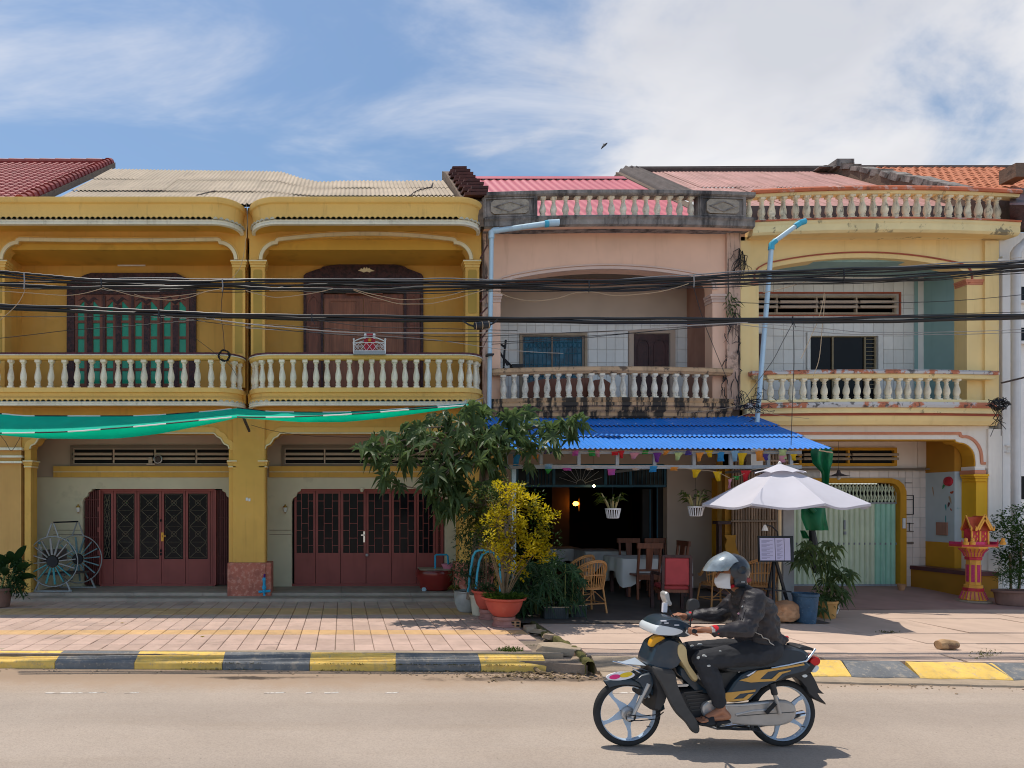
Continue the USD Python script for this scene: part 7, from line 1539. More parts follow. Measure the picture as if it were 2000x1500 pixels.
# umbrella plant in the ochre pot
t = thing('umbrella_plant', 'umbrella plant with drooping leaf fans in the ochre pot', 'plant'); r = np.random.default_rng(15); m, st = MB(), MB(); y0 = go[1]
for px, py in ((1570, 1085), (1558, 1100), (1592, 1072), (1612, 1085), (1630, 1075), (1605, 1105), (1622, 1110), (1585, 1092), (1640, 1118), (1650, 1130), (1660, 1118), (1630, 1145), (1615, 1165), (1645, 1168), (1598, 1170), (1602, 1185), (1640, 1150), (1576, 1070), (1620, 1135), (1612, 1060 + 5)):
    for _ in range(2):
        c = P(px + r.normal(0, 4), py + r.normal(0, 4), y0 + r.normal(0, .12)); palmate(m, c, [r.normal(0, .35) + (px - 1610) / 200, -.45, .7], 8, r.uniform(.14, .22), r.uniform(.04, .055), r, .7)
for px, py in ((1575, 1080), (1612, 1085), (1640, 1118), (1605, 1105), (1650, 1165)): st.tube([go + [r.normal(0, .05), 0, .25], P(1612 + (px - 1612) * .4, 1150, y0), P(px, py, y0)], [.012, .009, .006], 5)
part(t, 'foliage', m, 'leaf_green', kind='stuff'); part(t, 'stems', st, 'stem_green')
bush(t, 'undergrowth', [go + [-.03, 0, .36], go + [.06, 0, .36], go + [0, .05, .42]], 40, .08, .025, 'leaf_green', 17, (.13, .1, .08), .4)
# big-leaved plants at the left edge
t = thing('broadleaf_plant', 'broad leaved green plant in a brown pot at the left edge', 'plant'); r = np.random.default_rng(18); yl = 12.3
gp = np.array([X(2, yl), yl, .19]); part(t, 'pot', MB().lathe([(a * .2, b * .34) for a, b in CONE], gp, 18), 'pot_brown', smooth=40)
def bigleaf(b, e, W, mat='leaf_banana', n=9):
    b, e = np.asarray(b), np.asarray(e); d = e - b; s = np.cross(d, (0, 1, .2)); s /= np.linalg.norm(s); s = s * .8 + np.array([0, -.5, 0]); s /= np.linalg.norm(s); q = []
    for i in range(n):
        u = i / (n - 1); c = b + d * u + np.array([0, -.12 * u * u, -.25 * np.linalg.norm(d) * u ** 3 * .6]); w = W * math.sin(np.pi * min(1, .06 + u * .94)) ** .8
        q.append([c - s * w / 2 + [0, 0, .06 * w], c - s * w / 4, c - [0, 0, .04 * w], c + s * w / 4, c + s * w / 2 + [0, 0, .06 * w]])
    return MB().grid(np.array(q))
for b, e, w in (((20, 1110), (58, 1052), .14), ((15, 1100), (30, 1068), .16), ((10, 1110), (5, 1075), .15), ((25, 1120), (66, 1090), .17), ((30, 1130), (78, 1118), .16), ((20, 1130), (62, 1140), .15), ((5, 1120), (-20, 1080), .16), ((30, 1140), (52, 1165), .13), ((12, 1130), (30, 1160), .14), ((28, 1115), (45, 1082), .13), ((8, 1125), (18, 1100), .15), ((0, 1110), (24, 1085), .14)):
    part(t, 'leaf', bigleaf(P(*b, yl), P(*e, yl - .15 + r.normal(0, .1)), w), 'leaf_banana', smooth=True)
bush(t, 'undergrowth', [P(r.uniform(-10, 50), r.uniform(1095, 1160), yl + r.uniform(-.1, .2)) for _ in range(26)], 34, .075, .03, 'leaf_dark', 19, (.13, .12, .13), .4)
part(t, 'stems', MB().tube([gp + [0, 0, .3], P(15, 1100, yl)], .02, 6).tube([gp + [.1, 0, .3], P(28, 1115, yl)], .02, 6), 'stem_green')
# trough and hedge bush at the right edge
yr_ = 12.4; t = thing('planter', 'brown clay trough with feathery plants at the right edge', 'planter'); g = np.array([X(1985, yr_), yr_, .205])
part(t, 'trough', MB().lathe([(0, 0), (.8, 0), (.86, .1), (.96, .85), (1.06, .87), (1.06, 1), (.95, 1), (.92, .9), (0, .9)], n=24).move(np.diag([.40, .2, .27]), g), 'pot_brown', smooth=40)
r = np.random.default_rng(23); bush(t, 'foliage', [P(r.uniform(1950, 2010), r.uniform(1108, 1140), yr_ + r.normal(0, .1)) for _ in range(22)], 44, .07, .012, 'leaf_fresh', 24, (.1, .09, .13), .5, .8)
t = thing('hedge_bush', 'bushy bright green shrub against the white house at the right edge', 'bush'); bush(t, 'foliage', [P(r.choice([r.uniform(1955, 2010), r.uniform(1975, 2015)]), r.uniform(990, 1112), 12.9 + r.normal(0, .15)) for _ in range(46)] + [P(1950 + r.normal(0, 4), r.uniform(1000, 1060), 12.8) for _ in range(5)], 44, .06, .032, 'leaf_fresh', 25, (.16, .14, .15), .3)
part(t, 'stems', MB().tube([P(1975, 1160, 12.9), P(1972, 1080, 12.9)], .02, 6).tube([P(1990, 1160, 12.9), P(1995, 1060, 12.9)], .02, 6), 'stem_brown')
# a fern and roots growing on the pier of the pink house
t = thing('wall_fern', 'small green fern rooted in the pier between the pink and the cream house', 'fern'); m = MB(); r = np.random.default_rng(27); c = P(1428, 596, 13.38)
for _ in range(46): leaves(m, c + r.normal(0, .05, 3) * [1, .4, 2], [r.normal(0, .7), -.6, r.normal(-.1, .7)], r.uniform(.09, .2), .022, r, .6)
part(t, 'fronds', m, 'leaf_green', kind='stuff'); 
def roots(label, pts, seed, n=30, mat='black_edge'):
    r = np.random.default_rng(seed); t = thing('dry_roots', label, 'roots', None); m = MB()
    for _ in range(n):
        a = np.array(pts[r.integers(len(pts))], float); q = [a]
        for _ in range(5): q.append(q[-1] + [r.normal(0, 5), abs(r.normal(9, 5))])
        m.tube([P(x, y, 13.4 + r.normal(0, .012)) for x, y in q], [.008, .007, .006, .005, .004, .002], 4)
    part(t, 'strands', m, mat, kind='stuff')
roots('dry black roots clinging high on the pier beside the slanting pipe', [(1444, 485), (1450, 490), (1454, 498), (1446, 502)], 3, 22); roots('withered roots hanging below the fern on the pier', [(1430, 610), (1436, 604), (1425, 620)], 4, 10)
for label, x0, seed in (('dark seam of dead creeper up the left edge of the pier', 1417, 5), ('dark seam of dead creeper up the right edge of the pier', 1442, 6)):
    r = np.random.default_rng(seed); t = thing('creeper', label, 'creeper'); m = MB()
    for k in range(13):
        py = r.uniform(640, 775) if x0 < 1430 or r.random() < .5 else r.uniform(700, 775); px = x0 + r.normal(0, 2.2 + (py > 740) * 3)
        q = [(px, py)]
        for _ in range(4): q.append((q[-1][0] + r.normal(0, 2.4), q[-1][1] + r.normal(6, 4)))
        m.tube([P(x, y, 13.415) for x, y in q], [.006, .010, .009, .007, .003], 4)
    part(t, 'stems', m, 'black_edge', kind='stuff')

# ---------------------------------------------------------------- the broken corner between the two pavements
t = thing('drain_edge', 'mossy concrete edging running from the pots to the kerb', 'edging'); r = np.random.default_rng(33)
ys = np.linspace(10.55, 8.05, 60); q = []
for y in ys:
    zt = .215 - .09 * max(0, (8.5 - y)) + .012 * math.sin(y * 21) + r.normal(0, .006); w = .05 + r.normal(0, .006); x = BX + .02 * math.sin(y * 3) + r.normal(0, .006)
    q.append([(x - w, y, .02), (x - w, y, zt - .02), (x - w * .5, y, zt), (x + w * .5, y, zt - .003), (x + w, y, zt - .025), (x + w, y, .02)])
part(t, 'edging', MB().grid(np.array(q)), 'moss', smooth=50)
struct('drain_bed', MB().flat(Polygon([(1.9, 8.4), (BX - .03, 8.1), (BX - .03, 10.6), (BX - .35, 10.6), (2.2, 9.3)]), .0, .12), 'joint_soil', 'dark soil in the broken drain between the pavements')
rk = 0
def chunk(px, py, z, size, rot, mat, label, seed, cat='rubble'):
    rr_ = np.random.default_rng(seed); g = G0(px, py, z); n = 7; a = np.sort(rr_.uniform(0, 2 * np.pi, n)); pts = []
    for s, zz in ((1., 0), (.93, size[2])):
        pts += [(size[0] / 2 * s * math.cos(k) * rr_.uniform(.8, 1.1), size[1] / 2 * s * math.sin(k) * rr_.uniform(.8, 1.1), zz + rr_.normal(0, .008)) for k in a]
    m = trimesh.convex.convex_hull(np.array(pts) @ (rotz(rot[2]) @ rotx(rot[0]) @ roty(rot[1])).T); m.vertices = m.vertices + [g[0], g[1], z - .02]
    solo('rubble', MB().tm(m), mat, label, cat, 'broken pieces of pavement')
chunk(1093, 1272, .16, (.62, .5, .09), (.05, .06, .3), 'concrete_tan', 'largest tilted slab of broken concrete beside the mossy edging', 1)
chunk(1132, 1292, .10, (.36, .16, .07), (.1, -.1, .1), 'rock', 'pale angular slab piece nearest the road by the mossy edging', 2)
chunk(1072, 1245, .18, (.22, .22, .07), (.1, .1, .8), 'rock', 'broken concrete lump halfway along the mossy edging', 3)
chunk(1035, 1229, .18, (.20, .2, .07), (.05, -.1, .2), 'rock', 'broken concrete lump beside the red bowl pedestal', 4)
chunk(1126, 1281, .14, (.09, .08, .09), (.2, .2, .5), 'rock_orange', 'small orange brick fragment at the mossy edging', 5)
chunk(1190, 1312, .0, (.5, .2, .07), (.0, .05, .1), 'concrete_tan', 'grey concrete flake at the kerb behind the front mudguard', 6)
chunk(1052, 1233, .19, (.28, .1, .05), (.0, .1, -.5), 'rock', 'thin slab piece leaning on the mossy edging', 7)
chunk(950, 1297, .03, (.2, .1, .1), (0, .1, 0), 'kerb_yellow', 'larger loose yellow kerb lump in the grass', 8); chunk(978, 1297, .03, (.13, .1, .09), (0, .1, .4), 'kerb_yellow', 'smaller loose yellow kerb lump in the grass', 9)
chunk(1062, 1298, .02, (.06, .2, .09), (.3, .3, .4), 'kerb_yellow', 'yellow painted kerb shard standing in the grass', 10)
g = G0(1014, 1232, .18); t = thing('hollow_brick', 'hollow red brick beside the pedestal of the front bowl', 'brick', None, (X(1008, 10.2), 10.25, .18)); m = MB().box(-.08, 0, 0, .08, .2, .1); part(t, 'body', m, 'rock_orange')
h = MB(); [h.box(a, -.002, b, a + .05, .02, b + .03) for a in (-.065, .015) for b in (.012, .058)]; part(t, 'hollows', h, 'black_void')
for lb, (px, py), rad, n, h_, sd in (('tuft of bright grass on the broken pavement corner', (996, 1274), (.16, .08), 260, .10, 41), ('grass growing in front of the broken yellow kerb', (1010, 1303), (.55, .07), 700, .10, 42), ('grass and weeds before the tilted slab', (1085, 1305), (.34, .09), 620, .12, 43), ('grass at the road end of the mossy edging', (1140, 1308), (.16, .08), 300, .09, 44), ('thin grass along the slab joint', (1055, 1262), (.4, .03), 140, .035, 45), ('weeds beside the pot pedestals', (940, 1222), (.3, .05), 120, .04, 46)):
    z = .15 if py < 1290 else .01; g = G0(px, py, z); grass(lb, (g[0], g[1], z), rad, n, h_, 'leaf_grass' if sd != 44 else 'leaf_fresh', sd)
r = np.random.default_rng(52); m = MB(); m2 = MB()
for _ in range(260):
    px = r.normal(1060, 75); py = r.normal(1318, 6); g = G0(px, py, .004); a = r.uniform(0, 6.28); leaves(m, g + [0, 0, r.uniform(0, .02)], [math.cos(a), math.sin(a), r.uniform(-.1, .3)], r.uniform(.025, .075), .03, r, .1, .3)
gt = MB(); rg_ = np.random.default_rng(91)
for _ in range(420):
    x = rg_.uniform(-5.2, 8.5) if rg_.random() < .6 else rg_.normal(2.2, 1.1); y = (KL(x) if x < BX else float(KR(x))) - abs(rg_.normal(0, .12)) - .02; s_ = rg_.uniform(.004, .016)
    gt.add((trimesh.creation.icosahedron().vertices * [1, rg_.uniform(.6, 1.2), .7] * s_) @ rotz(rg_.uniform(0, 6)).T + [x, y, s_ * .4], trimesh.creation.icosahedron().faces)
solo('grit', gt, 'rock', 'loose grit and pebbles gathered along the foot of the kerbs', 'grit', kind='stuff')
solo('dry_leaves', m, 'dry_leaf', 'dry brown leaves and twigs lying along the broken kerb', 'dry leaves', kind='stuff')
for k, (px, py) in enumerate(((155, 1306), (178, 1303), (400, 1243), (858, 1311), (865, 1307), (243, 1216))):
    g = G0(px, py, .185 if py < 1270 else .004); a = r.uniform(0, 6.28); m2 = MB(); leaves(m2, g, [math.cos(a), math.sin(a), .1], .07, .035, r, .1, .2)
    solo('fallen_leaf', m2, 'dry_yellow', 'fallen yellow leaf ' + ('at the kerb foot, leftmost of a pair', 'at the kerb foot, right of a pair', 'on the pavers left of the red plinth', 'beside the last black kerb stone, left one', 'beside the last black kerb stone, right one', 'alone on the pavers at the far left')[k], 'leaf')
t = thing('twig', 'curled dry palm husk on the road by the grass', 'twig'); part(t, 'husk', MB().tube([G0(1043, 1304, .05), G0(1055, 1313, .03), G0(1078, 1316, .02)], [.03, .02, .008], 6), 'dry_leaf')
g = G0(1736, 1236, .18); m = MB()
for _ in range(24): leaves(m, g + [r.normal(0, .06), r.normal(0, .02), 0], [r.normal(0, .6), r.normal(0, .5), .5], .07, .012, r, .4)
for _ in range(60): leaves(m, G0(1925 + r.normal(0, 14), 1278 + r.normal(0, 4), .17), [r.normal(0, .6), r.normal(0, .5), .6], .05, .01, r, .4)
solo('weeds', m, 'leaf_bush', 'sparse weeds in the joints of the right pavement', 'weeds', kind='stuff')
# ---------------------------------------------------------------- motorcycle and rider
import manifold3d as m3
YB = 5.735; XB = X(1375, YB)
def B(px, py, y=0.): return P(px, py, YB + y) - [XB, YB, 0]
M('gold_pale', (.58, .44, .22), .45, .1, 6.); M('navy', (.016, .032, .048), .32, .2, 5., coat=.3, spots=.25, pcol=(.12, .1, .085), ps=6., pth=(.5, .75)); M('moto_black', (.022, .022, .024), .5, .2, 6.); M('moto_grey', (.055, .052, .05), .7, .2, 8.); M('tyre', (.018, .018, .019), .8, .2, 9., bump=.3)
M('rim_blue', (.40, .50, .62), .35, .06, 5.); M('alloy', (.50, .48, .46), .35, .15, 6., metal=.5); M('case_beige', (.42, .38, .34), .45, .15, 6., metal=.3); M('gold', (.62, .33, .075), .4, .1, 6.); M('amber', (.72, .34, .02), .15, .1); M('lamp_red', (.50, .01, .015), .15, .1); M('lens', (.62, .66, .68), .08, .05, coat=.4); M('sticker_white', (.78, .76, .8), .4, .03); M('sticker_pink', (.75, .03, .2), .4, .1); M('sticker_yellow', (.8, .55, .03), .4, .1); M('seat_vinyl', (.02, .03, .042), .42, .15, 6.); M('plate_clear', (.50, .56, .62), .2, .05)
BK = thing('motorcycle', 'dark blue step-through motorcycle with gold side graphics and pale blue cast wheels', 'motorcycle', None, (XB, YB, 0))
def loft(poly, w, y0=0., rings=((-1, .86), (-.82, .965), (-.45, 1.), (.45, 1.), (.82, .965), (1, .86))):
    """a side-view outline made a rounded body of half width w about y0"""
    p = np.array([B(a, b, y0 - w * .75)[[0, 2]] for a, b in poly]); 
    from scipy.interpolate import interp1d
    c = np.array(Polygon(p).centroid.coords[0]); n = len(p); m = MB(); q = []
    for f, s in rings:
        ins = np.array(Polygon(p).buffer(-.0).exterior.coords)[:-1]
        r = c + (p - c) * s; q.append(np.stack([r[:, 0], np.full(n, y0 + w * f), r[:, 1]], 1))
    q = np.array(q); q = np.concatenate([q, q[:, :1]], 1); m.grid(q)
    tv, tf = trimesh.creation.triangulate_polygon(Polygon(p), engine='earcut'); ix = np.argmin(np.linalg.norm(np.asarray(tv)[:, None] - p[None], axis=2), 1)[np.asarray(tf)]
    for k in (0, -1): m.add(q[k, :n], ix)
    return m
def bslab(poly, y0, y1): return MB().slab(Polygon([tuple(B(a, b, y0)[[0, 2]]) for a, b in poly]), y0, y1)
def smoothpoly(pts, n=48):
    from scipy.interpolate import CubicSpline
    p = np.array(list(pts) + [pts[0]], float); d = np.r_[0, np.cumsum(np.linalg.norm(np.diff(p, axis=0), axis=1) ** .5)]
    return [tuple(x) for x in CubicSpline(d, p, bc_type='periodic')(np.linspace(0, d[-1], n, endpoint=False))]
def wheel(c, R, a0, label):
    t = part(BK, 'wheel', MB().lathe([(R * .80, -.022), (R * .845, -.028), (R * .845, -.012), (R * .82, 0), (R * .845, .012), (R * .845, .028), (R * .80, .022), (R * .775, .0), (R * .80, -.022)], c, 56, rotx(math.pi / 2)), 'rim_blue', label, smooth=40)
    pr = [(R * .835 + .0, -.024)] + [(R - .034 + .034 * math.cos(k), .034 * math.sin(k)) for k in np.linspace(-2.1, 2.1, 13)] + [(R * .835, .024)]
    part(t, 'tyre', MB().lathe(pr, c, 64, rotx(math.pi / 2)), 'tyre', smooth=40)
    sp = MB()
    for k in range(5):
        a = a0 + k * 2 * np.pi / 5; q = []
        for r, tw, w in ((.035, 0, .04), (.07, .05, .034), (.12, .12, .018), (R * .6, .16, .013), (R * .74, .13, .016), (R * .80, .08, .03)):
            d = np.array([math.cos(a + tw), 0, math.sin(a + tw)]); s = np.array([-d[2], 0, d[0]])
            q.append([c + d * r + s * w - [0, .012, 0], c + d * r - s * w - [0, .012, 0], c + d * r - s * w * .6 + [0, .012, 0], c + d * r + s * w * .6 + [0, .012, 0], c + d * r + s * w - [0, .012, 0]])
        sp.grid(np.array(q))
    part(t, 'spokes', sp, 'rim_blue', smooth=40)
    part(t, 'hub', MB().lathe([(0, -.06), (.025, -.06), (.03, -.05), (.055, -.035), (.06, 0), (.055, .035), (.025, .06), (0, .06)], c, 20, rotx(math.pi / 2)), 'alloy', smooth=40)
    part(t, 'valve', MB().tube([c + [R * .79 * math.cos(-.55), -.02, R * .79 * math.sin(-.55)], c + [R * .66 * math.cos(-.6), -.03, R * .66 * math.sin(-.6)]], .004, 5), 'moto_black')
cf, cr_ = B(1224, 1391.5), B(1525, 1391.5); RW = 65.5 / (FPX / YB)
wheel(cf, RW, math.radians(52), 'front wheel'); wheel(cr_, RW, math.radians(30), 'rear wheel')
for s, nm in ((-1, 'near'), (1, 'far')): part(BK, 'fork_leg', MB().tube([B(1234, 1402, s * .075), B(1252, 1364, s * .075), B(1266, 1335, s * .075)], [.015, .017, .022], 10).tube([B(1236, 1404, s * .075), B(1224, 1404, s * .07)], .02, 8), 'alloy', smooth=50)
part(BK, 'speedometer_drive', MB().lathe([(0, -.02), (.045, -.02), (.05, 0), (.045, .02)], cf + [.0, -.062, -.01], 14, rotx(math.pi / 2)), 'case_beige')
for dy, o in ((0, 0), (14, 6)): part(BK, 'cable', MB().tube(curve3([tuple(B(1226 + o, 1396 + dy * .8, -.09)), tuple(B(1250, 1399 + dy * .6, -.1)), tuple(B(1280, 1396 + dy * .6, -.09)), tuple(B(1296, 1385 + dy * .4, -.06))]), .0045, 5), 'moto_black')
# mudguards
fd = MB(); q = []
for t in np.linspace(math.radians(8), math.radians(126), 22):
    r = RW + .02 + .03 * max(0, (t - 1.5)) ; w = .062 * (1 - .55 * max(0, (t - 1.7) / .5) ** 2)
    q.append([cf + [(r - e) * math.cos(t), o * w, (r - e) * math.sin(t)] for o, e in ((-1, .055), (-1, .02), (-.75, .0), (0, -.012), (.75, 0), (1, .02), (1, .055))])
fd.grid(np.array(q)); part(BK, 'front_mudguard', fd, 'navy', smooth=50)
part(BK, 'mudguard_stay', loft([(1236, 1326), (1250, 1316), (1270, 1312), (1277, 1330), (1270, 1352), (1260, 1366), (1248, 1358), (1254, 1342), (1246, 1332)], .088), 'navy', smooth=40)
ell = lambda cx, cy, a, b, rot=0.: [(cx + a * math.cos(t) * math.cos(rot) - b * math.sin(t) * math.sin(rot), cy + a * math.cos(t) * math.sin(rot) + b * math.sin(t) * math.cos(rot)) for t in np.linspace(0, 2 * np.pi, 24, endpoint=False)]
bd = part(BK, 'badge', bslab(ell(1212, 1320.5, 28, 8, -.1), -.074, -.062), 'sticker_white'); part(bd, 'pink_mark', bslab(ell(1201, 1322, 11, 4.6, -.15), -.0765, -.0742), 'sticker_pink'); part(bd, 'yellow_mark', bslab(ell(1223, 1318, 13, 4.6, -.2), -.0765, -.0742), 'sticker_yellow')
part(BK, 'front_rack', MB().tube([B(1198, 1292, -.06), B(1240, 1302, -.06), B(1268, 1311, -.06), B(1272, 1314, -.05)], .006, 6).tube([B(1198, 1292, .06), B(1240, 1302, .06), B(1268, 1311, .06)], .006, 6).tube([B(1198, 1292, -.06), B(1198, 1292, .06)], .006, 6).tube([B(1236, 1306, -.07), B(1260, 1320, -.07), B(1272, 1318, -.07)], .006, 6), 'chrome', smooth=50)
part(BK, 'front_plate', MB().add([B(1206, 1295, -.05), B(1262, 1300, -.05), B(1262, 1296, .05), B(1206, 1291, .05), B(1240, 1284, .0)], [(0, 1, 2, 3), (0, 1, 4, 4)]), 'plate_clear')
# front cowl, leg shields, head
part(BK, 'front_cowl', loft(smoothpoly([(1288, 1252), (1302, 1245), (1322, 1250), (1336, 1262), (1332, 1284), (1322, 1302), (1302, 1309), (1280, 1306), (1266, 1297), (1271, 1275), (1279, 1258)]), .13), 'navy', smooth=40)
part(BK, 'cowl_trim', loft(smoothpoly([(1322, 1252), (1334, 1258), (1338, 1275), (1345, 1300), (1362, 1328), (1356, 1332), (1340, 1312), (1326, 1290), (1318, 1272)]), .135), 'gold_pale', smooth=40)
for s in (-1, 1): part(BK, 'leg_shield', loft(smoothpoly([(1277, 1304), (1300, 1308), (1316, 1310), (1322, 1332), (1334, 1362), (1350, 1392), (1364, 1412), (1366, 1431), (1356, 1432), (1344, 1416), (1324, 1396), (1306, 1364), (1290, 1332)]), .03, s * .155), 'moto_grey', smooth=40)
part(BK, 'shield_front', loft([(1270, 1300), (1290, 1304), (1305, 1345), (1296, 1375), (1284, 1390), (1274, 1388), (1280, 1350)], .13), 'moto_black', smooth=40)
part(BK, 'steering_stem', MB().tube([B(1322, 1246), B(1300, 1262)], .06, 12).tube([B(1310, 1238), B(1318, 1255)], .05, 10), 'moto_black')
part(BK, 'body_tube', loft(smoothpoly([(1326, 1300), (1345, 1316), (1366, 1338), (1392, 1352), (1408, 1356), (1408, 1368), (1384, 1366), (1358, 1352), (1338, 1332), (1322, 1312)]), .09), 'navy', smooth=40)
part(BK, 'handlebar_cowl', loft(smoothpoly([(1276, 1226), (1284, 1214), (1300, 1207), (1322, 1208), (1342, 1216), (1352, 1226), (1352, 1236), (1340, 1244), (1316, 1243), (1296, 1240), (1280, 1237)]), .15), 'navy', smooth=40)
part(BK, 'headlight', loft(smoothpoly([(1273, 1234), (1278, 1221), (1300, 1221), (1326, 1227), (1334, 1232), (1316, 1240), (1290, 1240), (1278, 1239)]), .157), 'lens', smooth=40)
for s in (-1, 1): part(BK, 'indicator', loft(smoothpoly([(1270, 1263), (1274, 1248), (1288, 1242), (1299, 1246), (1292, 1257), (1280, 1262)]), .03, s * .07), 'amber', smooth=40)
hl = MB()
for a, b, w in ((1297, 1213, 5), (1302, 1217, 4), (1322, 1221, 4.5)): hl.add(*bslab([(a - w, b - .8), (a + w, b - .8), (a + w, b + 1), (a - w, b + 1)], -.158, -.140).mesh())
part(BK, 'cowl_marks', hl, 'sticker_white')
part(BK, 'handlebar', MB().tube([B(1336, 1228, -.12), B(1346, 1230, -.2), B(1352, 1232, -.28)], .013, 8).tube([B(1330, 1214, .12), B(1326, 1208, .22), B(1322, 1206, .28)], .013, 8), 'moto_black')
for a, b in (((1352, 1232, -.27), (1357, 1233, -.41)), ((1322, 1206, .27), (1320, 1205, .41))): part(BK, 'grip', MB().tube([B(*a), B(*b)], .018, 10), 'tyre')
part(BK, 'brake_lever', MB().tube([B(1342, 1231, -.2), B(1340, 1236, -.3), B(1346, 1240, -.40)], .006, 6), 'alloy')
mr = part(BK, 'mirror', loft(smoothpoly([(1346, 1174), (1352, 1170), (1362, 1171), (1366, 1177), (1366, 1187), (1358, 1191), (1345, 1193), (1344, 1184)]), .02, -.30), 'moto_black', smooth=40); part(mr, 'stalk', MB().tube([B(1347, 1228, -.2), B(1350, 1205, -.26), B(1354, 1190, -.29)], .006, 6), 'moto_black')
mr = part(BK, 'mirror', loft(smoothpoly([(1298, 1158), (1304, 1156), (1308, 1172), (1312, 1180), (1308, 1184), (1300, 1172)]), .05, .32), 'alloy', smooth=40); part(mr, 'mirror_glass', bslab([(1296, 1178), (1304, 1178), (1303, 1196), (1295, 1196)], .27, .30), 'sticker_white'); part(mr, 'stalk', MB().tube([B(1324, 1212, .2), B(1312, 1200, .26), B(1304, 1184, .3)], .006, 6), 'moto_black')
# seat, tail, panels
part(BK, 'seat', loft(smoothpoly([(1402, 1302), (1424, 1294), (1452, 1286), (1486, 1270), (1512, 1264), (1556, 1266), (1577, 1273), (1581, 1283), (1562, 1292), (1512, 1301), (1466, 1307), (1412, 1308)]), .125), 'seat_vinyl', smooth=40)
part(BK, 'seat_piping', loft(smoothpoly([(1404, 1306), (1466, 1305), (1512, 1299.5), (1562, 1290.5), (1582, 1283), (1582, 1286), (1562, 1294), (1512, 1303), (1466, 1309), (1408, 1310)]), .118), 'moto_black', smooth=40)
for s in (-1, 1): part(BK, 'grab_rail', MB().tube(curve3([tuple(B(1506, 1305, s * .125)), tuple(B(1540, 1299, s * .128)), tuple(B(1574, 1291, s * .12)), tuple(B(1583, 1281, s * .11)), tuple(B(1592, 1268, s * .08))]), .0095, 8), 'chrome', smooth=50)
part(BK, 'rail_pad', loft(smoothpoly([(1556, 1265), (1562, 1261), (1574, 1262), (1589, 1267), (1590, 1271), (1576, 1269), (1562, 1270)]), .085), 'moto_black', smooth=40)
for s in (-1, 1): part(BK, 'side_panel', loft([(1406, 1362), (1420, 1350), (1432, 1332), (1446, 1318), (1462, 1310), (1512, 1304), (1576, 1293), (1584, 1300), (1576, 1309), (1546, 1316), (1518, 1330), (1486, 1344), (1480, 1352), (1464, 1368), (1436, 1373), (1412, 1370)], .035, s * .105), 'navy', smooth=35)
G1 = [[(1444, 1329), (1462, 1323), (1480, 1310), (1530, 1303), (1570, 1296), (1572, 1299), (1524, 1308), (1500, 1312), (1484, 1327), (1508, 1326), (1522, 1313), (1545, 1309), (1544, 1311), (1528, 1316), (1514, 1330), (1466, 1333), (1456, 1331)], [(1404, 1361), (1420, 1353), (1476, 1347), (1475, 1351), (1446, 1355), (1432, 1366), (1452, 1364), (1462, 1356), (1472, 1355), (1458, 1368), (1420, 1371), (1412, 1365)], [(1458, 1320), (1470, 1313), (1478, 1309), (1472, 1315), (1462, 1321)]]
for k, g_ in enumerate(G1): part(BK, 'graphic', bslab(g_, -.1445, -.138), 'gold' if k < 2 else 'sticker_white')
part(BK, 'frame_cover', loft([(1356, 1332), (1398, 1312), (1440, 1306), (1446, 1318), (1430, 1340), (1408, 1362), (1380, 1358)], .085), 'moto_grey', smooth=40)
part(BK, 'tail_body', loft([(1500, 1312), (1545, 1300), (1584, 1292), (1594, 1300), (1584, 1314), (1550, 1322), (1512, 1332)], .085), 'moto_black', smooth=40)
part(BK, 'tail_light', loft(smoothpoly([(1580, 1287), (1596, 1283), (1600, 1288), (1598, 1297), (1586, 1300), (1580, 1296)]), .075), 'lamp_red', smooth=40); part(BK, 'tail_lens', loft(smoothpoly([(1582, 1300), (1594, 1298), (1598, 1303), (1592, 1312), (1584, 1312)]), .07), 'lens', smooth=40)
part(BK, 'rear_mudguard', loft([(1538, 1314), (1562, 1309), (1584, 1314), (1592, 1328), (1600, 1346), (1610, 1356), (1596, 1354), (1602, 1364), (1614, 1377), (1590, 1366), (1578, 1356), (1572, 1342), (1560, 1328)], .06), 'moto_black', smooth=35); part(BK, 'reflector', bslab(ell(1572, 1320, 5, 3), -.075, -.058), 'lens')
# engine, chain case, swing arm, shock, pegs
part(BK, 'engine', loft(smoothpoly([(1318, 1352), (1345, 1345), (1385, 1352), (1412, 1362), (1420, 1385), (1416, 1412), (1380, 1420), (1352, 1412), (1335, 1395), (1322, 1375)]), .10), 'moto_black', smooth=40)
fn = MB()
for k in range(6): fn.add(*loft([(1330 + k * 3, 1350 + k * 7), (1372 + k * 2, 1346 + k * 7), (1372 + k * 2, 1349 + k * 7), (1330 + k * 3, 1353 + k * 7)], .105).mesh())
part(BK, 'cooling_fins', fn, 'moto_grey'); part(BK, 'step_bar', bslab([(1318, 1338), (1342, 1336), (1346, 1338), (1342, 1341), (1320, 1342)], -.12, -.10), 'alloy')
part(BK, 'engine_case', loft(smoothpoly([(1372, 1378), (1392, 1368), (1412, 1372), (1422, 1388), (1418, 1406), (1398, 1412), (1378, 1402)]), .03, -.10), 'alloy', smooth=40)
part(BK, 'chain_case', loft(smoothpoly([(1398, 1384), (1430, 1376), (1480, 1372), (1522, 1368), (1546, 1372), (1556, 1388), (1551, 1405), (1532, 1416), (1484, 1418), (1430, 1414), (1402, 1404)]), .028, -.092), 'case_beige', smooth=40); part(BK, 'case_seam', bslab([(1440, 1398), (1490, 1394), (1552, 1390), (1552, 1391.5), (1490, 1395.5), (1440, 1399.5)], -.1215, -.118), 'moto_grey')
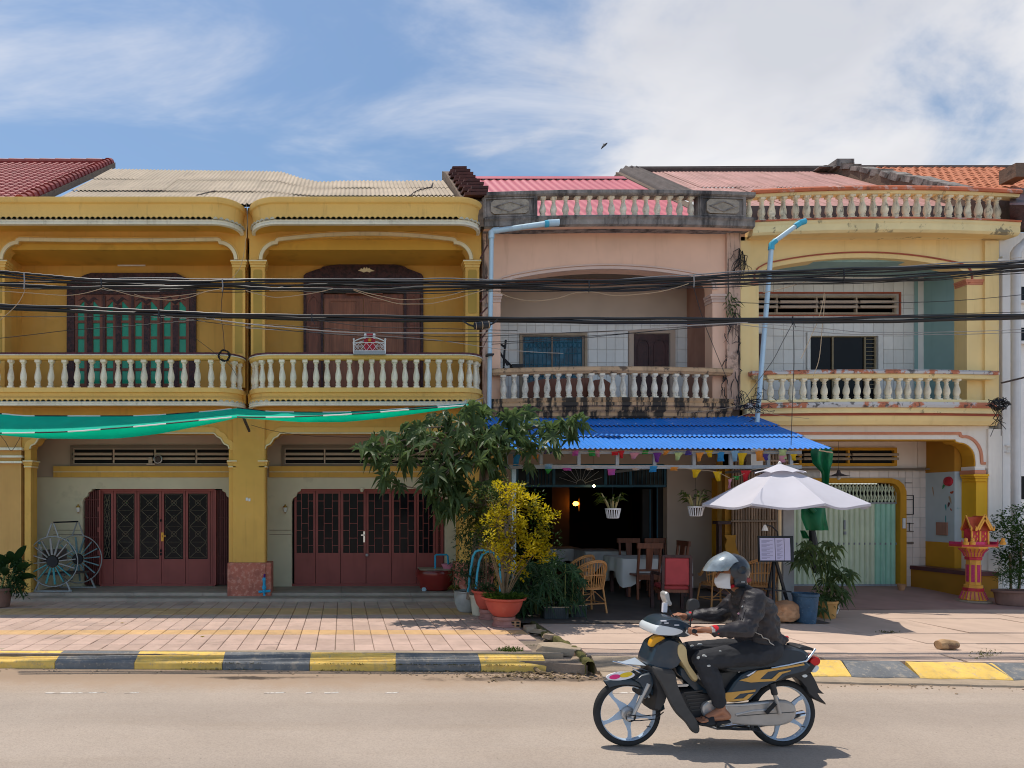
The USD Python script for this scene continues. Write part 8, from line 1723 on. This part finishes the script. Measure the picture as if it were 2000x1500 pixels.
for s in (-1, 1): part(BK, 'swing_arm', MB().tube([B(1412, 1378, s * .105), B(1448, 1377, s * .11), B(1500, 1372, s * .11)], .016, 8).tube([B(1436, 1396, s * .115), B(1470, 1388, s * .115), B(1510, 1386, s * .115)], .012, 8), 'alloy', smooth=50)
for s in (-1, 1):
    sh = part(BK, 'shock_absorber', MB().tube([B(1508, 1334, s * .125), B(1513, 1356, s * .125)], .024, 10), 'moto_black', smooth=50); part(sh, 'shock_rod', MB().tube([B(1513, 1356, s * .125), B(1523, 1394, s * .125)], .015, 10), 'case_beige', smooth=50)
part(BK, 'passenger_peg', MB().bar(B(1497, 1392, -.13), B(1514, 1374, -.17), .034, .03), 'tyre'); part(BK, 'peg_bracket', MB().tube([B(1500, 1388, -.12), B(1470, 1384, -.1)], .01, 6), 'alloy')
part(BK, 'foot_peg', MB().tube([B(1404, 1414, -.06), B(1404, 1415, -.24)], .016, 8), 'tyre'); part(BK, 'gear_lever', MB().tube([B(1386, 1410, -.14), B(1408, 1418, -.13), B(1430, 1412, -.14)], .008, 6), 'alloy')
part(BK, 'stand', MB().tube([B(1400, 1420, -.08), B(1440, 1424, -.09), B(1478, 1424, -.1)], .012, 6).tube([B(1466, 1424, .1), B(1466, 1424, -.12), B(1486, 1431, -.12)], .014, 6).tube([B(1468, 1408, -.1), B(1468, 1424, -.1)], .016, 8), 'moto_black')
part(BK, 'exhaust', MB().tube([B(1345, 1405, .08), B(1400, 1422, .1), B(1460, 1418, .12), B(1570, 1395, .13)], [.016, .016, .034, .036], 10), 'chrome', smooth=50)

# ---- rider
M('cuff_dull', (.26, .04, .035), .5, .3, 20.); M('skin', (.36, .155, .085), .5, .1, 6., spec=.35); M('jacket', (.02, .016, .019), .55, .2, 5., bump=.4, bs=18, spec=.5); M('jeans', (.024, .025, .030), .85, .25, 7., bump=.3, bs=22); M('cuff_red', (.55, .008, .02), .8, .1); M('helmet_black', (.02, .024, .03), .25, .1, coat=.4); M('visor', (.27, .31, .33), .16, .3, 14., metal=.3); M('mask_white', (.66, .62, .60), .85, .05); M('sandal', (.018, .018, .02), .7, .2); M('print_white', (.5, .5, .48), .8, .2); M('print_pink', (.5, .25, .32), .8, .2)
def sph(p, r, n=20): return m3.Manifold.sphere(r, n).translate([float(x) for x in p])
def bone(*jr): return m3.Manifold.batch_hull([sph(p, r) for p, r in jr])
def blob(bones, length=.018, it=14):
    m = m3.Manifold.batch_boolean(bones, m3.OpType.Add).refine_to_length(length).to_mesh()
    t = trimesh.Trimesh(m.vert_properties[:, :3], m.tri_verts, process=True); trimesh.smoothing.filter_taubin(t, .5, .53, it); return t
PS = thing('person', 'rider in dark jacket and jeans with raised silver visor and white face mask', 'person', None, (XB, YB, 0))
pel, bel, che, nck, hd_ = B(1484, 1262), B(1480, 1232), B(1470, 1190), B(1447, 1152), B(1424, 1120)
sn, en, wn, hn = B(1473, 1170, -.18), B(1456, 1231, -.27), B(1392, 1231, -.335), B(1366, 1230, -.345)
sf, ef, wf, hf = B(1446, 1172, .18), B(1404, 1200, .29), B(1343, 1204, .34), B(1332, 1204, .345)
kn, an_, hpn = B(1371, 1289, -.17), B(1408, 1380, -.165), B(1484, 1274, -.10)
kf, af, hpf = B(1343, 1270, .165), B(1380, 1368, .165), B(1482, 1270, .10)
bones = [bone((pel + [0, -.07, 0], .11), (pel + [0, .07, 0], .11), (bel, .115)), bone((bel + [0, -.05, 0], .1), (bel + [0, .05, 0], .1), (che + [0, -.08, 0], .105), (che + [0, .08, 0], .105)), bone((che + [0, -.1, .02], .08), (che + [0, .1, .02], .08), (nck, .055)), bone((nck, .055), (hd_ + [.012, 0, -.05], .052)),
         bone((hd_ + [.02, 0, .045], .092), (hd_ + [-.005, 0, 0], .078)), bone((hd_ + [-.005, 0, 0], .078), (hd_ + [-.05, 0, -.085], .032)), bone((hd_ + [-.085, 0, -.0], .012), (hd_ + [-.10, 0, -.03], .016), (hd_ + [-.07, 0, -.03], .02))]
for s, e, w in ((sn, en, wn), (sf, ef, wf)): bones += [bone((s, .06), (e, .042)), bone((e, .042), (w, .027)), bone((che + (s - che) * .3, .07), (s, .062))]
for h, k, a in ((hpn, kn, an_), (hpf, kf, af)): bones += [bone((h, .095), (k, .062)), bone((k, .06), (k + (a - k) * .35 + [.03, 0, 0], .056), (a, .036))]
# feet with toes
def foot(a, heel, ball, y):
    out = [bone((a, .036), (heel, .034)), bone((heel, .034), (ball, .026)), bone((a, .034), (ball + [.03, 0, .02], .026)), bone((ball + [0, -.028, 0], .018), (ball + [0, .028, 0], .02))]
    for k in range(5):
        o = (-.034 + .017 * k); L = (.040, .043, .042, .046, .052)[k] if y < 0 else (.052, .046, .042, .043, .040)[k]; r = .0085 if not ((k == 4) == (y < 0) and k in (0, 4)) else .0115
        out.append(bone((ball + [0, o, -.004], r + .002), (ball + [-L, o * 1.05, -.010], r)))
    return out
ftn, ftf = foot(an_ + [.004, 0, -.03], B(1419, 1398, -.165), B(1376, 1405, -.165), -1), foot(af + [0, 0, -.06], B(1388, 1392, .165), B(1350, 1400, .165), 1)
# hands: palm, four fingers round the grip, thumb below it
def hand(w, g, sgn):
    out = []; fw = g - w; fw[1] = 0; fw /= np.linalg.norm(fw); up = np.array([0, 0, 1.])
    kn0 = g - fw * .030 + up * .020
    out.append(m3.Manifold.batch_hull([sph(w, .024), sph(kn0 + [0, -.036, 0], .014), sph(kn0 + [0, .034, 0], .015), sph(w + fw * .04 + [0, -.02, 0], .02), sph(w + fw * .04 + [0, .02, 0], .02)]))
    for k in range(4):
        y = (-.036 + .0235 * k); L = (.9, 1.0, 1.05, .92)[k] if sgn > 0 else (.82, .98, 1.04, .95)[k]
        a = kn0 + [0, y, 0]; b = g + fw * .022 * L + up * .014 + [0, y, 0]; c = g + fw * .026 * L - up * .014 + [0, y, 0]; d = g - fw * .004 - up * .026 + [0, y, 0]
        out += [bone((a, .0115), (b, .0095)), bone((b, .0095), (c, .0088)), bone((c, .0088), (d, .0078))]
    t0 = w + fw * .035 + [0, .022 * sgn, -.006]; t1 = g - fw * .018 + [0, .048 * sgn, -.018]; t2 = g + fw * .008 + [0, .05 * sgn, -.028]
    return out + [bone((t0, .015), (t1, .0115)), bone((t1, .0115), (t2, .0095))]
gn, gf = B(1356, 1232.6, -.345), B(1321, 1205.4, .345)
body = blob(bones + ftn + ftf, .02, 8); hands = blob(hand(wn.copy(), gn.copy(), 1) + hand(wf.copy(), gf.copy(), -1), .006, 5)
part(PS, 'body', MB().tm(body).tm(hands), 'skin', smooth=True)
# jacket
d_ = lambda v: np.array(v, float)
jb = [bone((bel + [0, -.07, -.03], .125), (bel + [0, .07, -.03], .125), (che + [0, -.1, 0], .125), (che + [0, .1, 0], .125)), bone((che + [.0, -.12, .03], .10), (che + [0, .12, .03], .10), (nck + [.015, 0, -.02], .075)), bone((nck + [.01, 0, -.03], .075), (nck + [-.0, 0, .0], .065)),
      bone((che + [.02, -.1, 0], .11), (sn + [-.005, 0, -.01], .088)), bone((che + [.02, .1, 0], .11), (sf, .085)),
      bone((sn, .086), (sn + (en - sn) * .55 + [.01, 0, 0], .078), (en, .07)), bone((en, .07), (en + (wn - en) * .5, .058), (wn + (en - wn) * .04, .040)),
      bone((sf, .082), (ef, .066)), bone((ef, .066), (wf + (ef - wf) * .06, .040)),
      bone((bel + [.02, -.08, -.04], .11), (bel + [.02, .08, -.04], .11), (B(1500, 1254, -.1), .075), (B(1500, 1254, .1), .075)), bone((B(1492, 1225, -.1), .07), (B(1492, 1225, .1), .07), (B(1522, 1252, -.11), .035), (B(1522, 1252, .11), .035)), bone((B(1510, 1238, -.1), .04), (B(1510, 1238, .1), .04), (B(1533, 1250, -.1), .014), (B(1533, 1250, .1), .014), (B(1516, 1266, -.12), .02), (B(1516, 1266, .12), .02)), bone((bel + [-.04, -.09, -.05], .1), (bel + [-.04, .09, -.05], .1))]
jk = blob(jb, .016, 10); v = jk.vertices; nz = meshkit.fbm(v * [9, 9, 13] + 3.1, 3, 7) - .5; rd = 1 - np.abs(meshkit.noise(v * [16, 10, 24], 4) * 2 - 1)
jk.vertices = v + jk.vertex_normals * (nz * .034 + (rd[:, None] - .5).ravel() * .018)[:, None]
JK = part(PS, 'jacket', MB().tm(jk), 'jacket', smooth=True)
for w, e in ((wn, en), (wf, ef)): u = (e - w) / np.linalg.norm(e - w); part(JK, 'cuff', MB().tube([w - u * .004, w + u * .018, w + u * .03], [.036, .042, .041], 14), 'cuff_red', smooth=50)
part(JK, 'lining', MB().mani(bone((B(1527, 1246, -.115), .014), (B(1537, 1245, -.07), .013), (B(1530, 1249, .1), .012))), 'cuff_red', smooth=True)
part(JK, 'lining', MB().mani(bone((B(1425, 1147, -.05), .012), (B(1432, 1144, -.06), .014))), 'cuff_red', smooth=True)
def stick(pts, r=.004):                                  # a raised print or seam laid on the jacket's near side
    a = np.array(pts); loc, _, tri = trimesh.proximity.closest_point(jk, a); return MB().tube(loc + jk.face_normals[tri] * .003, r, 5)
seam = [B(1468, 1236, -.2), B(1490, 1244, -.2), B(1504, 1252, -.2), B(1512, 1262, -.2), B(1522, 1262, -.2)]; part(JK, 'piping', stick(curve3([tuple(x) for x in seam])[::4], .0045), 'alloy')
for k, (x0, x1, y) in enumerate(((1431, 1439, 1166), (1431, 1436, 1171), (1431, 1438, 1176))): part(JK, 'print', stick([B(x0 + (x1 - x0) * u, y, -.24) for u in np.linspace(0, 1, 4)], .004), 'print_white')
part(JK, 'print', MB().add(*stick([B(1430, 1187, -.24), B(1434, 1189, -.24), B(1437, 1192, -.24)], .010).mesh()), 'print_pink')
part(JK, 'print', stick([B(1437, 1237, -.24), B(1450, 1235, -.25), B(1462, 1234, -.25), B(1470, 1237, -.24)], .005), 'print_pink')
# trousers
tb_ = [bone((pel + [0, -.08, 0], .125), (pel + [0, .08, 0], .125), (bel + [0, 0, -.02], .12))]
for h, k, a in ((hpn, kn, an_), (hpf, kf, af)): tb_ += [bone((h, .112), (h + (k - h) * .5, .092), (k, .075)), bone((k, .074), (k + (a - k) * .4 + [.025, 0, 0], .068), (a + (k - a) * .1, .052)), bone((pel, .11), (h, .112))]
tr_ = blob(tb_, .017, 10); v = tr_.vertices; tr_.vertices = v + tr_.vertex_normals * ((meshkit.fbm(v * [12, 9, 12], 3, 9) - .5) * .022 + (1 - np.abs(meshkit.noise(v * [14, 8, 30], 5) * 2 - 1) - .5) * .006)[:, None]
TS = part(PS, 'trousers', MB().tm(tr_), 'jeans', smooth=True)
def patch(px, py, y, r, mat):
    loc, _, tri = trimesh.proximity.closest_point(tr_, np.array([B(px, py, y)])); n = tr_.face_normals[tri[0]]; part(TS, 'rip', MB().mani(m3.Manifold.sphere(1., 12).scale([r * 1.6, r * .5, r]).translate([float(q) for q in loc[0] - n * r * .15])), mat, smooth=True)
for px, py, y, r in ((1361, 1281, -.26, .012), (1381, 1272, -.27, .010), (1384, 1278, -.27, .007), (1412, 1262, -.25, .007), (1388, 1302, -.27, .010), (1352, 1262, .1, .012), (1367, 1259, .1, .014)): patch(px, py, y, r, 'print_white')
# wristwatch, sandals
part(PS, 'wristwatch', MB().tube([wn + [-.02, 0, 0], wn + [-.006, 0, 0]], [.031, .031], 12).obox(wn + [-.012, -.030, .004], (.026, .012, .026)), 'alloy')
for a, h, b in ((an_, B(1419, 1398, -.165), B(1376, 1405, -.165)), (af, B(1388, 1392, .165), B(1350, 1400, .165))):
    sl = [bone((h + [.012, -.02, -.042], .012), (h + [.012, .02, -.042], .012), (b + [-.045, -.035, -.028], .010), (b + [-.045, .035, -.028], .010), (b + [0, -.042, -.03], .011), (b + [0, .042, -.03], .011))]
    S = part(PS, 'sandal', MB().tm(blob(sl, .015, 3)), 'sandal', smooth=True)
    part(S, 'strap', MB().grid(np.array([[b + [x, math.cos(t) * .048, -.028 + math.sin(t) * .056 * (1 + .3 * (x > .02))] for t in np.linspace(0, np.pi, 12)] for x in (-.006, .02, .045, .06)])), 'sandal', smooth=True)
# helmet with raised visor, mask, strap
H_ = hd_ + [.022, 0, .030]
hs = m3.Manifold.sphere(1., 48).scale([.142, .122, .138]).translate([float(x) for x in H_])
hs = hs + m3.Manifold.batch_hull([sph(H_ + [.05, -.07, -.10], .04), sph(H_ + [.05, .07, -.10], .04), sph(H_ + [-.012, -.075, -.10], .038), sph(H_ + [-.012, .075, -.10], .038), sph(H_ + [.03, -.08, 0], .04), sph(H_ + [.03, .08, 0], .04)])
cut = m3.Manifold.cube([.2, .21, .185], True).rotate([0, -14, 0]).translate([float(x) for x in H_ + [-.135, 0, -.078]])
core = m3.Manifold.sphere(1., 32).scale([.115, .097, .118]).translate([float(x) for x in H_ + [-.005, 0, -.03]])
neck = m3.Manifold.cube([.18, .15, .16], True).translate([float(x) for x in H_ + [-.02, 0, -.13]])
hm = (hs - cut - core - neck).refine_to_length(.02).to_mesh(); ht = trimesh.Trimesh(hm.vert_properties[:, :3], hm.tri_verts, process=True)
HM = part(PS, 'helmet', MB().tm(ht), 'helmet_black', smooth=40)
vz = []
for t in np.linspace(-1.3, 1.3, 19):                     # the visor swung up about the ear pivots
    lo, hi = H_ + [-.03 - .205 * math.cos(t) ** .8, .125 * math.sin(t), .012 - .02 * math.cos(t)], H_ + [.005 - .055 * math.cos(t), .118 * math.sin(t), .055 + .10 * math.cos(t)]
    vz.append([lo + (hi - lo) * u + np.array([-.02 * math.cos(t), .012 * math.sin(t), .018]) * math.sin(np.pi * u) for u in np.linspace(0, 1, 9)])
vz = np.array(vz); part(HM, 'visor', MB().grid(vz).grid(vz + [.004, 0, -.002], True), 'visor', smooth=True)
part(HM, 'pivot', MB().lathe([(0, -.018), (.026, -.014), (.032, 0), (.032, .02)], H_ + [.008, -.125, .012], 18, rotx(math.pi / 2) @ rotz(0)), 'chrome', smooth=40)
part(HM, 'stripe', MB().mani(m3.Manifold.sphere(1., 16).scale([.035, .006, .022]).translate([float(x) for x in H_ + [.07, -.103, -.075]])), 'cuff_dull', smooth=True)
part(HM, 'mark', MB().obox(H_ + [.025, -.120, -.088], (.03, .004, .006)), 'print_white')
mk = []
for t in np.linspace(-1.25, 1.25, 15): mk.append([hd_ + [-.005 - (.078 + .022 * math.sin(np.pi * u) + .018 * (1 - abs(t) / 1.25) * math.sin(np.pi * u * .8)) * math.cos(t), .078 * math.sin(t), .005 - .125 * u] for u in np.linspace(0, 1, 9)])
mk = np.array(mk); part(PS, 'face_mask', MB().grid(mk).grid(mk + [.003, 0, 0], True), 'mask_white', smooth=True)
ey = MB()
for s in (-1, 1): ey.lathe([(0, -.012), (.011, -.005), (.011, .005), (0, .012)], hd_ + [-.074, s * .032, .024], 10)
M('eye_dark', (.03, .02, .015), .2, .1); part(PS, 'eyes', ey, 'eye_dark')
# ---------------------------------------------------------------- overhead cables, splice box, coils, bird
YW = 9.2
def wire(pts, r, mat, label, group, jit=0., y=0., seed=0, n=120, mb=None):
    r_ = np.random.default_rng(seed); c = curve(pts, n)
    ph = r_.uniform(0, 6.28, 3); c = c + np.stack([np.zeros(n), jit * (np.sin(c[:, 0] / 83 + ph[0]) + .5 * np.sin(c[:, 0] / 31 + ph[1]))], 1)
    p = np.array([P(a, b, YW + y + .012 * math.sin(a / 60 + ph[2])) for a, b in c]); return solo('overhead_cable', MB().tube(p, r, 7), mat, label, 'cable', group, smooth=60)
UP = [(-40, 528), (0, 533), (100, 544), (200, 549), (440, 551), (700, 550), (950, 552), (1150, 552), (1300, 546), (1450, 537), (1700, 528), (2000, 514), (2060, 511)]
LO2 = [(-40, 553), (0, 556), (200, 559), (480, 562), (700, 564), (960, 561), (1150, 563), (1350, 553), (1500, 548), (1700, 544), (2000, 524), (2060, 520)]
DN = [(-40, 595), (0, 598), (150, 604), (300, 611), (440, 616), (700, 621), (1000, 624), (1300, 626), (1600, 625), (2000, 618), (2060, 617)]
sh = lambda c, d: [(a, b + d) for a, b in c]
k = 0
for d, r, nm in ((-3, .016, 'thick'), (1, .014, 'thick'), (4.5, .012, 'thin'), (-5.5, .008, 'thin')): wire(sh(UP, d), r, 'cable_black' if d > -5 else 'cable_grey', 'black cable strand in the upper of the two bundles before the upstairs windows', 'cables of the upper bundle', 1.6, .01 * k, k); k += 1
for d, r in ((0, .017), (4, .012), (-4, .010), (8, .006)): wire(sh(LO2, d), r, 'cable_black', 'black cable strand just under the topmost cable bundle', 'cables of the middle bundle', 1.9, .015 * k, k); k += 1
for d, r in ((-3.2, .020), (2.2, .021), (5.5, .009)): wire(sh(DN, d), r, 'cable_black', 'black cable strand in the lowest thick bundle before the balconies', 'cables of the lowest bundle', .8, .02 * k, k); k += 1
wire([(-40, 541), (0, 543), (120, 549), (300, 560), (480, 566), (640, 556), (960, 553)], .007, 'cable_black', 'thin black cable crossing the upper bundle on the left', None, 1, .1, 40)
wire([(1350, 555), (1500, 556), (1700, 552), (2000, 530), (2060, 526)], .006, 'cable_black', 'thin black cable below the upper bundle before the cream house', None, .6, .1, 41)
L = [([(-40, 566), (60, 572), (130, 577), (200, 563)], 'loose tan wire looping at the far left'), ([(200, 562), (232, 570), (262, 578), (300, 584), (335, 586), (372, 580), (400, 570), (435, 564)], 'loose tan wire looping before the green glass window'), ([(262, 574), (300, 582), (340, 578), (390, 572)], 'short tan wire looping before the green glass window'), ([(480, 567), (510, 576), (540, 581), (590, 576), (650, 564)], 'loose tan wire before the pillars of the mustard houses'), ([(690, 564), (740, 577), (790, 585), (840, 583), (905, 569)], 'upper of two tan wires looping before the carved door'), ([(690, 566), (740, 583), (790, 594), (830, 594), (880, 585), (945, 566)], 'lower of two tan wires looping before the carved door'), ([(972, 570), (1005, 583), (1040, 588), (1085, 583), (1130, 571), (1155, 570), (1200, 577), (1270, 572), (1345, 554)], 'long tan wire looping before the pink house')]
for i, (p, lb) in enumerate(L): wire(p, .0045, 'cable_tan', lb, None, .3, -.03, 60 + i, 50)
D = [([(-40, 617), (0, 618), (140, 618), (420, 622)], 'thin black wire level with the lowest bundle at the left'), ([(-40, 664), (60, 654), (130, 646), (260, 636), (420, 622)], 'thin black wire rising from the lower left'), ([(400, 622), (560, 640), (720, 650), (960, 651), (1160, 648), (1350, 636), (1460, 630)], 'grey cable curving below the lowest bundle before the pink house'), ([(480, 632), (620, 640), (760, 652), (900, 658), (1000, 654), (1200, 646), (1440, 632)], 'thin black wire sagging below the splice box'), ([(300, 614), (500, 640), (700, 656), (960, 668), (1100, 660), (1300, 644)], 'lowest thin wire sagging before the carved door'), ([(620, 625), (760, 640), (860, 642), (1010, 646)], 'short thin wire beside the splice box'), ([(1440, 630), (1600, 641), (1700, 650), (1850, 648), (2060, 640)], 'grey wire sagging before the cream house, upper one'), ([(1440, 633), (1560, 646), (1700, 654), (1860, 653), (2060, 645)], 'grey wire sagging before the cream house, lower one'), ([(1600, 622), (1800, 615), (2060, 608)], 'thin wire just above the lowest bundle at the right'), ([(1430, 590), (1600, 594), (1800, 590), (2060, 568)], 'thin wire rising to the right before the teal wall'), ([(960, 672), (1080, 665), (1300, 645), (1440, 633)], 'thin wire before the blue barred window'), ([(480, 640), (640, 651), (830, 662), (1000, 684), (1100, 690)], 'thin pale wire before the wooden double door')]
for i, (p, lb) in enumerate(D): wire(p, .0045 if i != 2 else .008, 'cable_grey' if 'grey' in lb or 'pale' in lb else 'cable_black', lb, None, .3, .05 + .01 * i, 80 + i, 60)
V = [([(480, 390), (483, 430), (480, 470), (470, 520), (448, 548)], 'pale slack wire from the gap between the cornices', 12.6, 'cable_tan'), ([(1610, 572), (1600, 620), (1585, 655), (1565, 700)], 'tan wire hanging before the upstairs window, left one', 9.6, 'cable_tan'), ([(1612, 575), (1606, 640), (1600, 700), (1588, 735)], 'tan wire hanging before the upstairs window, right one', 9.7, 'cable_tan'), ([(1548, 632), (1530, 665), (1512, 700), (1480, 745), (1450, 785)], 'dark wire slanting down beside the slanting pipe', 9.9, 'cable_black'), ([(1549, 632), (1551, 700), (1548, 780), (1545, 870)], 'dark wire hanging straight down to the blue awning', 9.9, 'cable_black'), ([(437, 560), (432, 610), (437, 660), (438, 685)], 'thin dark wire hanging to the coil on the balcony rail', 10., 'cable_black'), ([(380, 660), (420, 690), (450, 715), (462, 735)], 'thin dark wire slanting across the left balcony rail', 12.7, 'cable_black'), ([(-20, 640), (0, 625), (40, 585), (50, 562)], 'pale wire climbing at the left edge', 9.3, 'cable_tan'), ([(1355, 560), (1372, 620), (1395, 680), (1420, 740)], 'thin brown wire slanting down the right of the pink gallery', 11., 'cable_black'), ([(1490, 572), (1540, 560), (1590, 545), (1640, 532)], 'pale wire rising across the louvre vent of the cream house', 9.6, 'cable_tan'), ([(1450, 800), (1500, 790), (1560, 786), (1620, 785)], 'dark wire draped along the orange edged balcony', 12.9, 'cable_black'), ([(1440, 815), (1480, 805), (1530, 812), (1580, 818)], 'tan wire draped below the orange edged balcony', 12.9, 'cable_tan'), ([(1340, 806), (1400, 800), (1450, 790)], 'pale wire draped along the stained balcony edge', 12.9, 'cable_tan'), ([(0, 850), (10, 862), (22, 880), (34, 864), (40, 852)], 'black wire loop below the teal cloth at the left', 12.9, 'cable_black'), ([(490, 830), (560, 846), (620, 852), (720, 854)], 'thin black wire strung below the teal cloth', 13.2, 'cable_black')]
for i, (p, lb, y, mt) in enumerate(V): wire(p, .0045, mt, lb, None, .2, y - YW, 120 + i, 30)
for i, px in enumerate((47, 197, 434, 1150, 1355, 1648)):   # ties that hold the bundles
    a, b = np.interp(px, *zip(*UP)) - 5, np.interp(px, *zip(*LO2)) + 8
    solo('cable_tie', MB().tube([P(px, a, YW - .03), P(px + 1, (a + b) / 2, YW - .05), P(px, b, YW - .02)], .009, 5), 'cable_black' if i % 2 else 'cable_grey', f"tie round the upper cables {('at the far left', 'above the left of the green glass window', 'just left of the paired columns', 'before the arch of the pink house', 'at the right column of the pink house', 'before the louvre vent of the cream house')[i]}", 'cable tie')
for i, px in enumerate((310, 609, 1548)):
    a = np.interp(px, *zip(*DN)); solo('cable_tie', MB().tube([P(px, a - 7, YW - .04), P(px, a + 9, YW - .04)], .009, 5).tube([P(px, a, YW - .03), P(px + 6, a + 14, YW - .04)], .005, 4), 'cable_black', f"tie round the lowest cable bundle {('before the green glass window', 'beside the wooden double door', 'where wires drop to the cream house')[i]}", 'cable tie')
t = thing('splice_box', 'black cable splice box with pale bands under the lowest bundle', 'splice box'); a, b = P(925, 637, YW - .05), P(958, 634, YW - .05)
part(t, 'body', MB().tube([a, a + (b - a) * .05, a + (b - a) * .95, b], [.02, .05, .05, .02], 12), 'cable_black', smooth=50)
for u in (.12, .5, .88): part(t, 'band', MB().tube([a + (b - a) * (u - .02), a + (b - a) * (u + .02)], .054, 12), 'cable_tan')
part(t, 'lead', MB().tube([a, P(915, 634, YW - .04), P(903, 626, YW)], .012, 6).tube([b, P(966, 630, YW - .03), P(972, 624, YW)], .012, 6), 'cable_black')
t = thing('cable_coil', 'coil of black wire hung on the left balcony rail', 'coil'); c = P(438, 695, 12.85); m = MB(); r = np.random.default_rng(3)
for k in range(7): m.tube([c + [(.10 + .012 * r.normal()) * math.cos(q) + .01 * r.normal(), -.02 * k * .3, (.10 + .012 * r.normal()) * math.sin(q)] for q in np.linspace(0, 6.4, 20)], .006, 4)
part(t, 'loops', m, 'cable_black')
t = thing('cable_coil', 'tangle of black wire and brackets at the right end of the cream balcony', 'coil'); c = P(1944, 790, 12.9); m = MB(); r = np.random.default_rng(4)
for k in range(16): m.tube([c + [(.11 + .03 * r.normal()) * math.cos(q) + .02 * r.normal(), -.01 * k, (.08 + .03 * r.normal()) * math.sin(q) + .0 * k] for q in np.linspace(0, 6.4, 16)], .007, 4)
for k in range(7): m.tube([c + [r.normal(.08, .1), 0, -.05], c + [r.normal(.18, .1), .1, -.25], c + [r.normal(.2, .1), .15, -.5 + r.normal(0, .1)]], .006, 4)
part(t, 'loops', m, 'cable_black')
t = thing('cable_coil', 'tangle of dark wire on the balcony corner beside the slanting pipe', 'coil'); c = P(1466, 792, 12.95); m = MB(); r = np.random.default_rng(6)
for k in range(26): q = np.cumsum(r.normal(0, .05, (6, 3)) * [1.6, .3, 1], 0); m.tube(c + q - [0, .05, .0], .006, 4)
part(t, 'loops', m, 'cable_black')
M('bird_dark', (.03, .03, .035), .7, .2); t = thing('bird', 'small dark bird gliding in the sky above the pink roof', 'bird'); c = P(1180, 284, 22.)
part(t, 'body', MB().tube([c + [.10, 0, .08], c + [.04, 0, .03], c + [-.05, 0, -.05], c + [-.1, 0, -.12]], [.012, .035, .03, .006], 8), 'bird_dark', smooth=50)
for s in (-1, 1): part(t, 'wing', MB().add([c + [.03, 0, .02], c + [-.03, 0, -.03], c + [-.06 + s * .06, s * .12, .1 * s + .02], c + [-.02 + s * .10, s * .2, .16 * s]], [(0, 1, 2), (0, 2, 3)]), 'bird_dark')
# metal brackets along the party pier
t = thing('wall_brackets', 'dark rusty prongs up the pier beside the pale blue pipe', 'brackets'); m = MB()
for y0, y1 in ((505, 478), (560, 540), (590, 575), (615, 600), (640, 622), (665, 645), (690, 660)): m.bar(P(938, y0, 13.3), P(952, y1, 13.3), .012, .03)
part(t, 'prongs', m, 'firewall_tile')
t = thing('exercise_machine', 'black exercise machine behind the balcony of the pink house', 'machine'); y = 13.9; m = MB()
for q in ([(984, 715), (985, 690), (988, 664)], [(976, 688), (984, 700), (992, 714)], [(984, 700), (1000, 716), (1020, 716)], [(978, 672), (986, 678)], [(1000, 716), (1003, 770)], [(984, 716), (980, 770)]): m.tube([P(a, b, y) for a, b in q], .022, 7)
part(t, 'frame', m, 'cable_black'); part(t, 'seat', MB().R(1000, 711, 1022, 717, y - .1, .2), 'cable_black')
t = thing('wooden_bench', 'brown wooden bench backs behind the balusters of the pink house', 'bench'); y = 14.1
part(t, 'back', MB().slab(px_poly([(1030, 780), (1030, 748), (1060, 740), (1150, 738), (1160, 744), (1165, 780)], y), y, y + .05).slab(px_poly([(1150, 780), (1152, 750), (1162, 742), (1180, 740), (1192, 748), (1198, 780)], y - .15), y - .15, y - .1), 'red_wood'); part(t, 'leg', MB().R(1040, 778, 1044, 800, y, .05).R(1155, 778, 1159, 800, y, .05), 'red_wood')
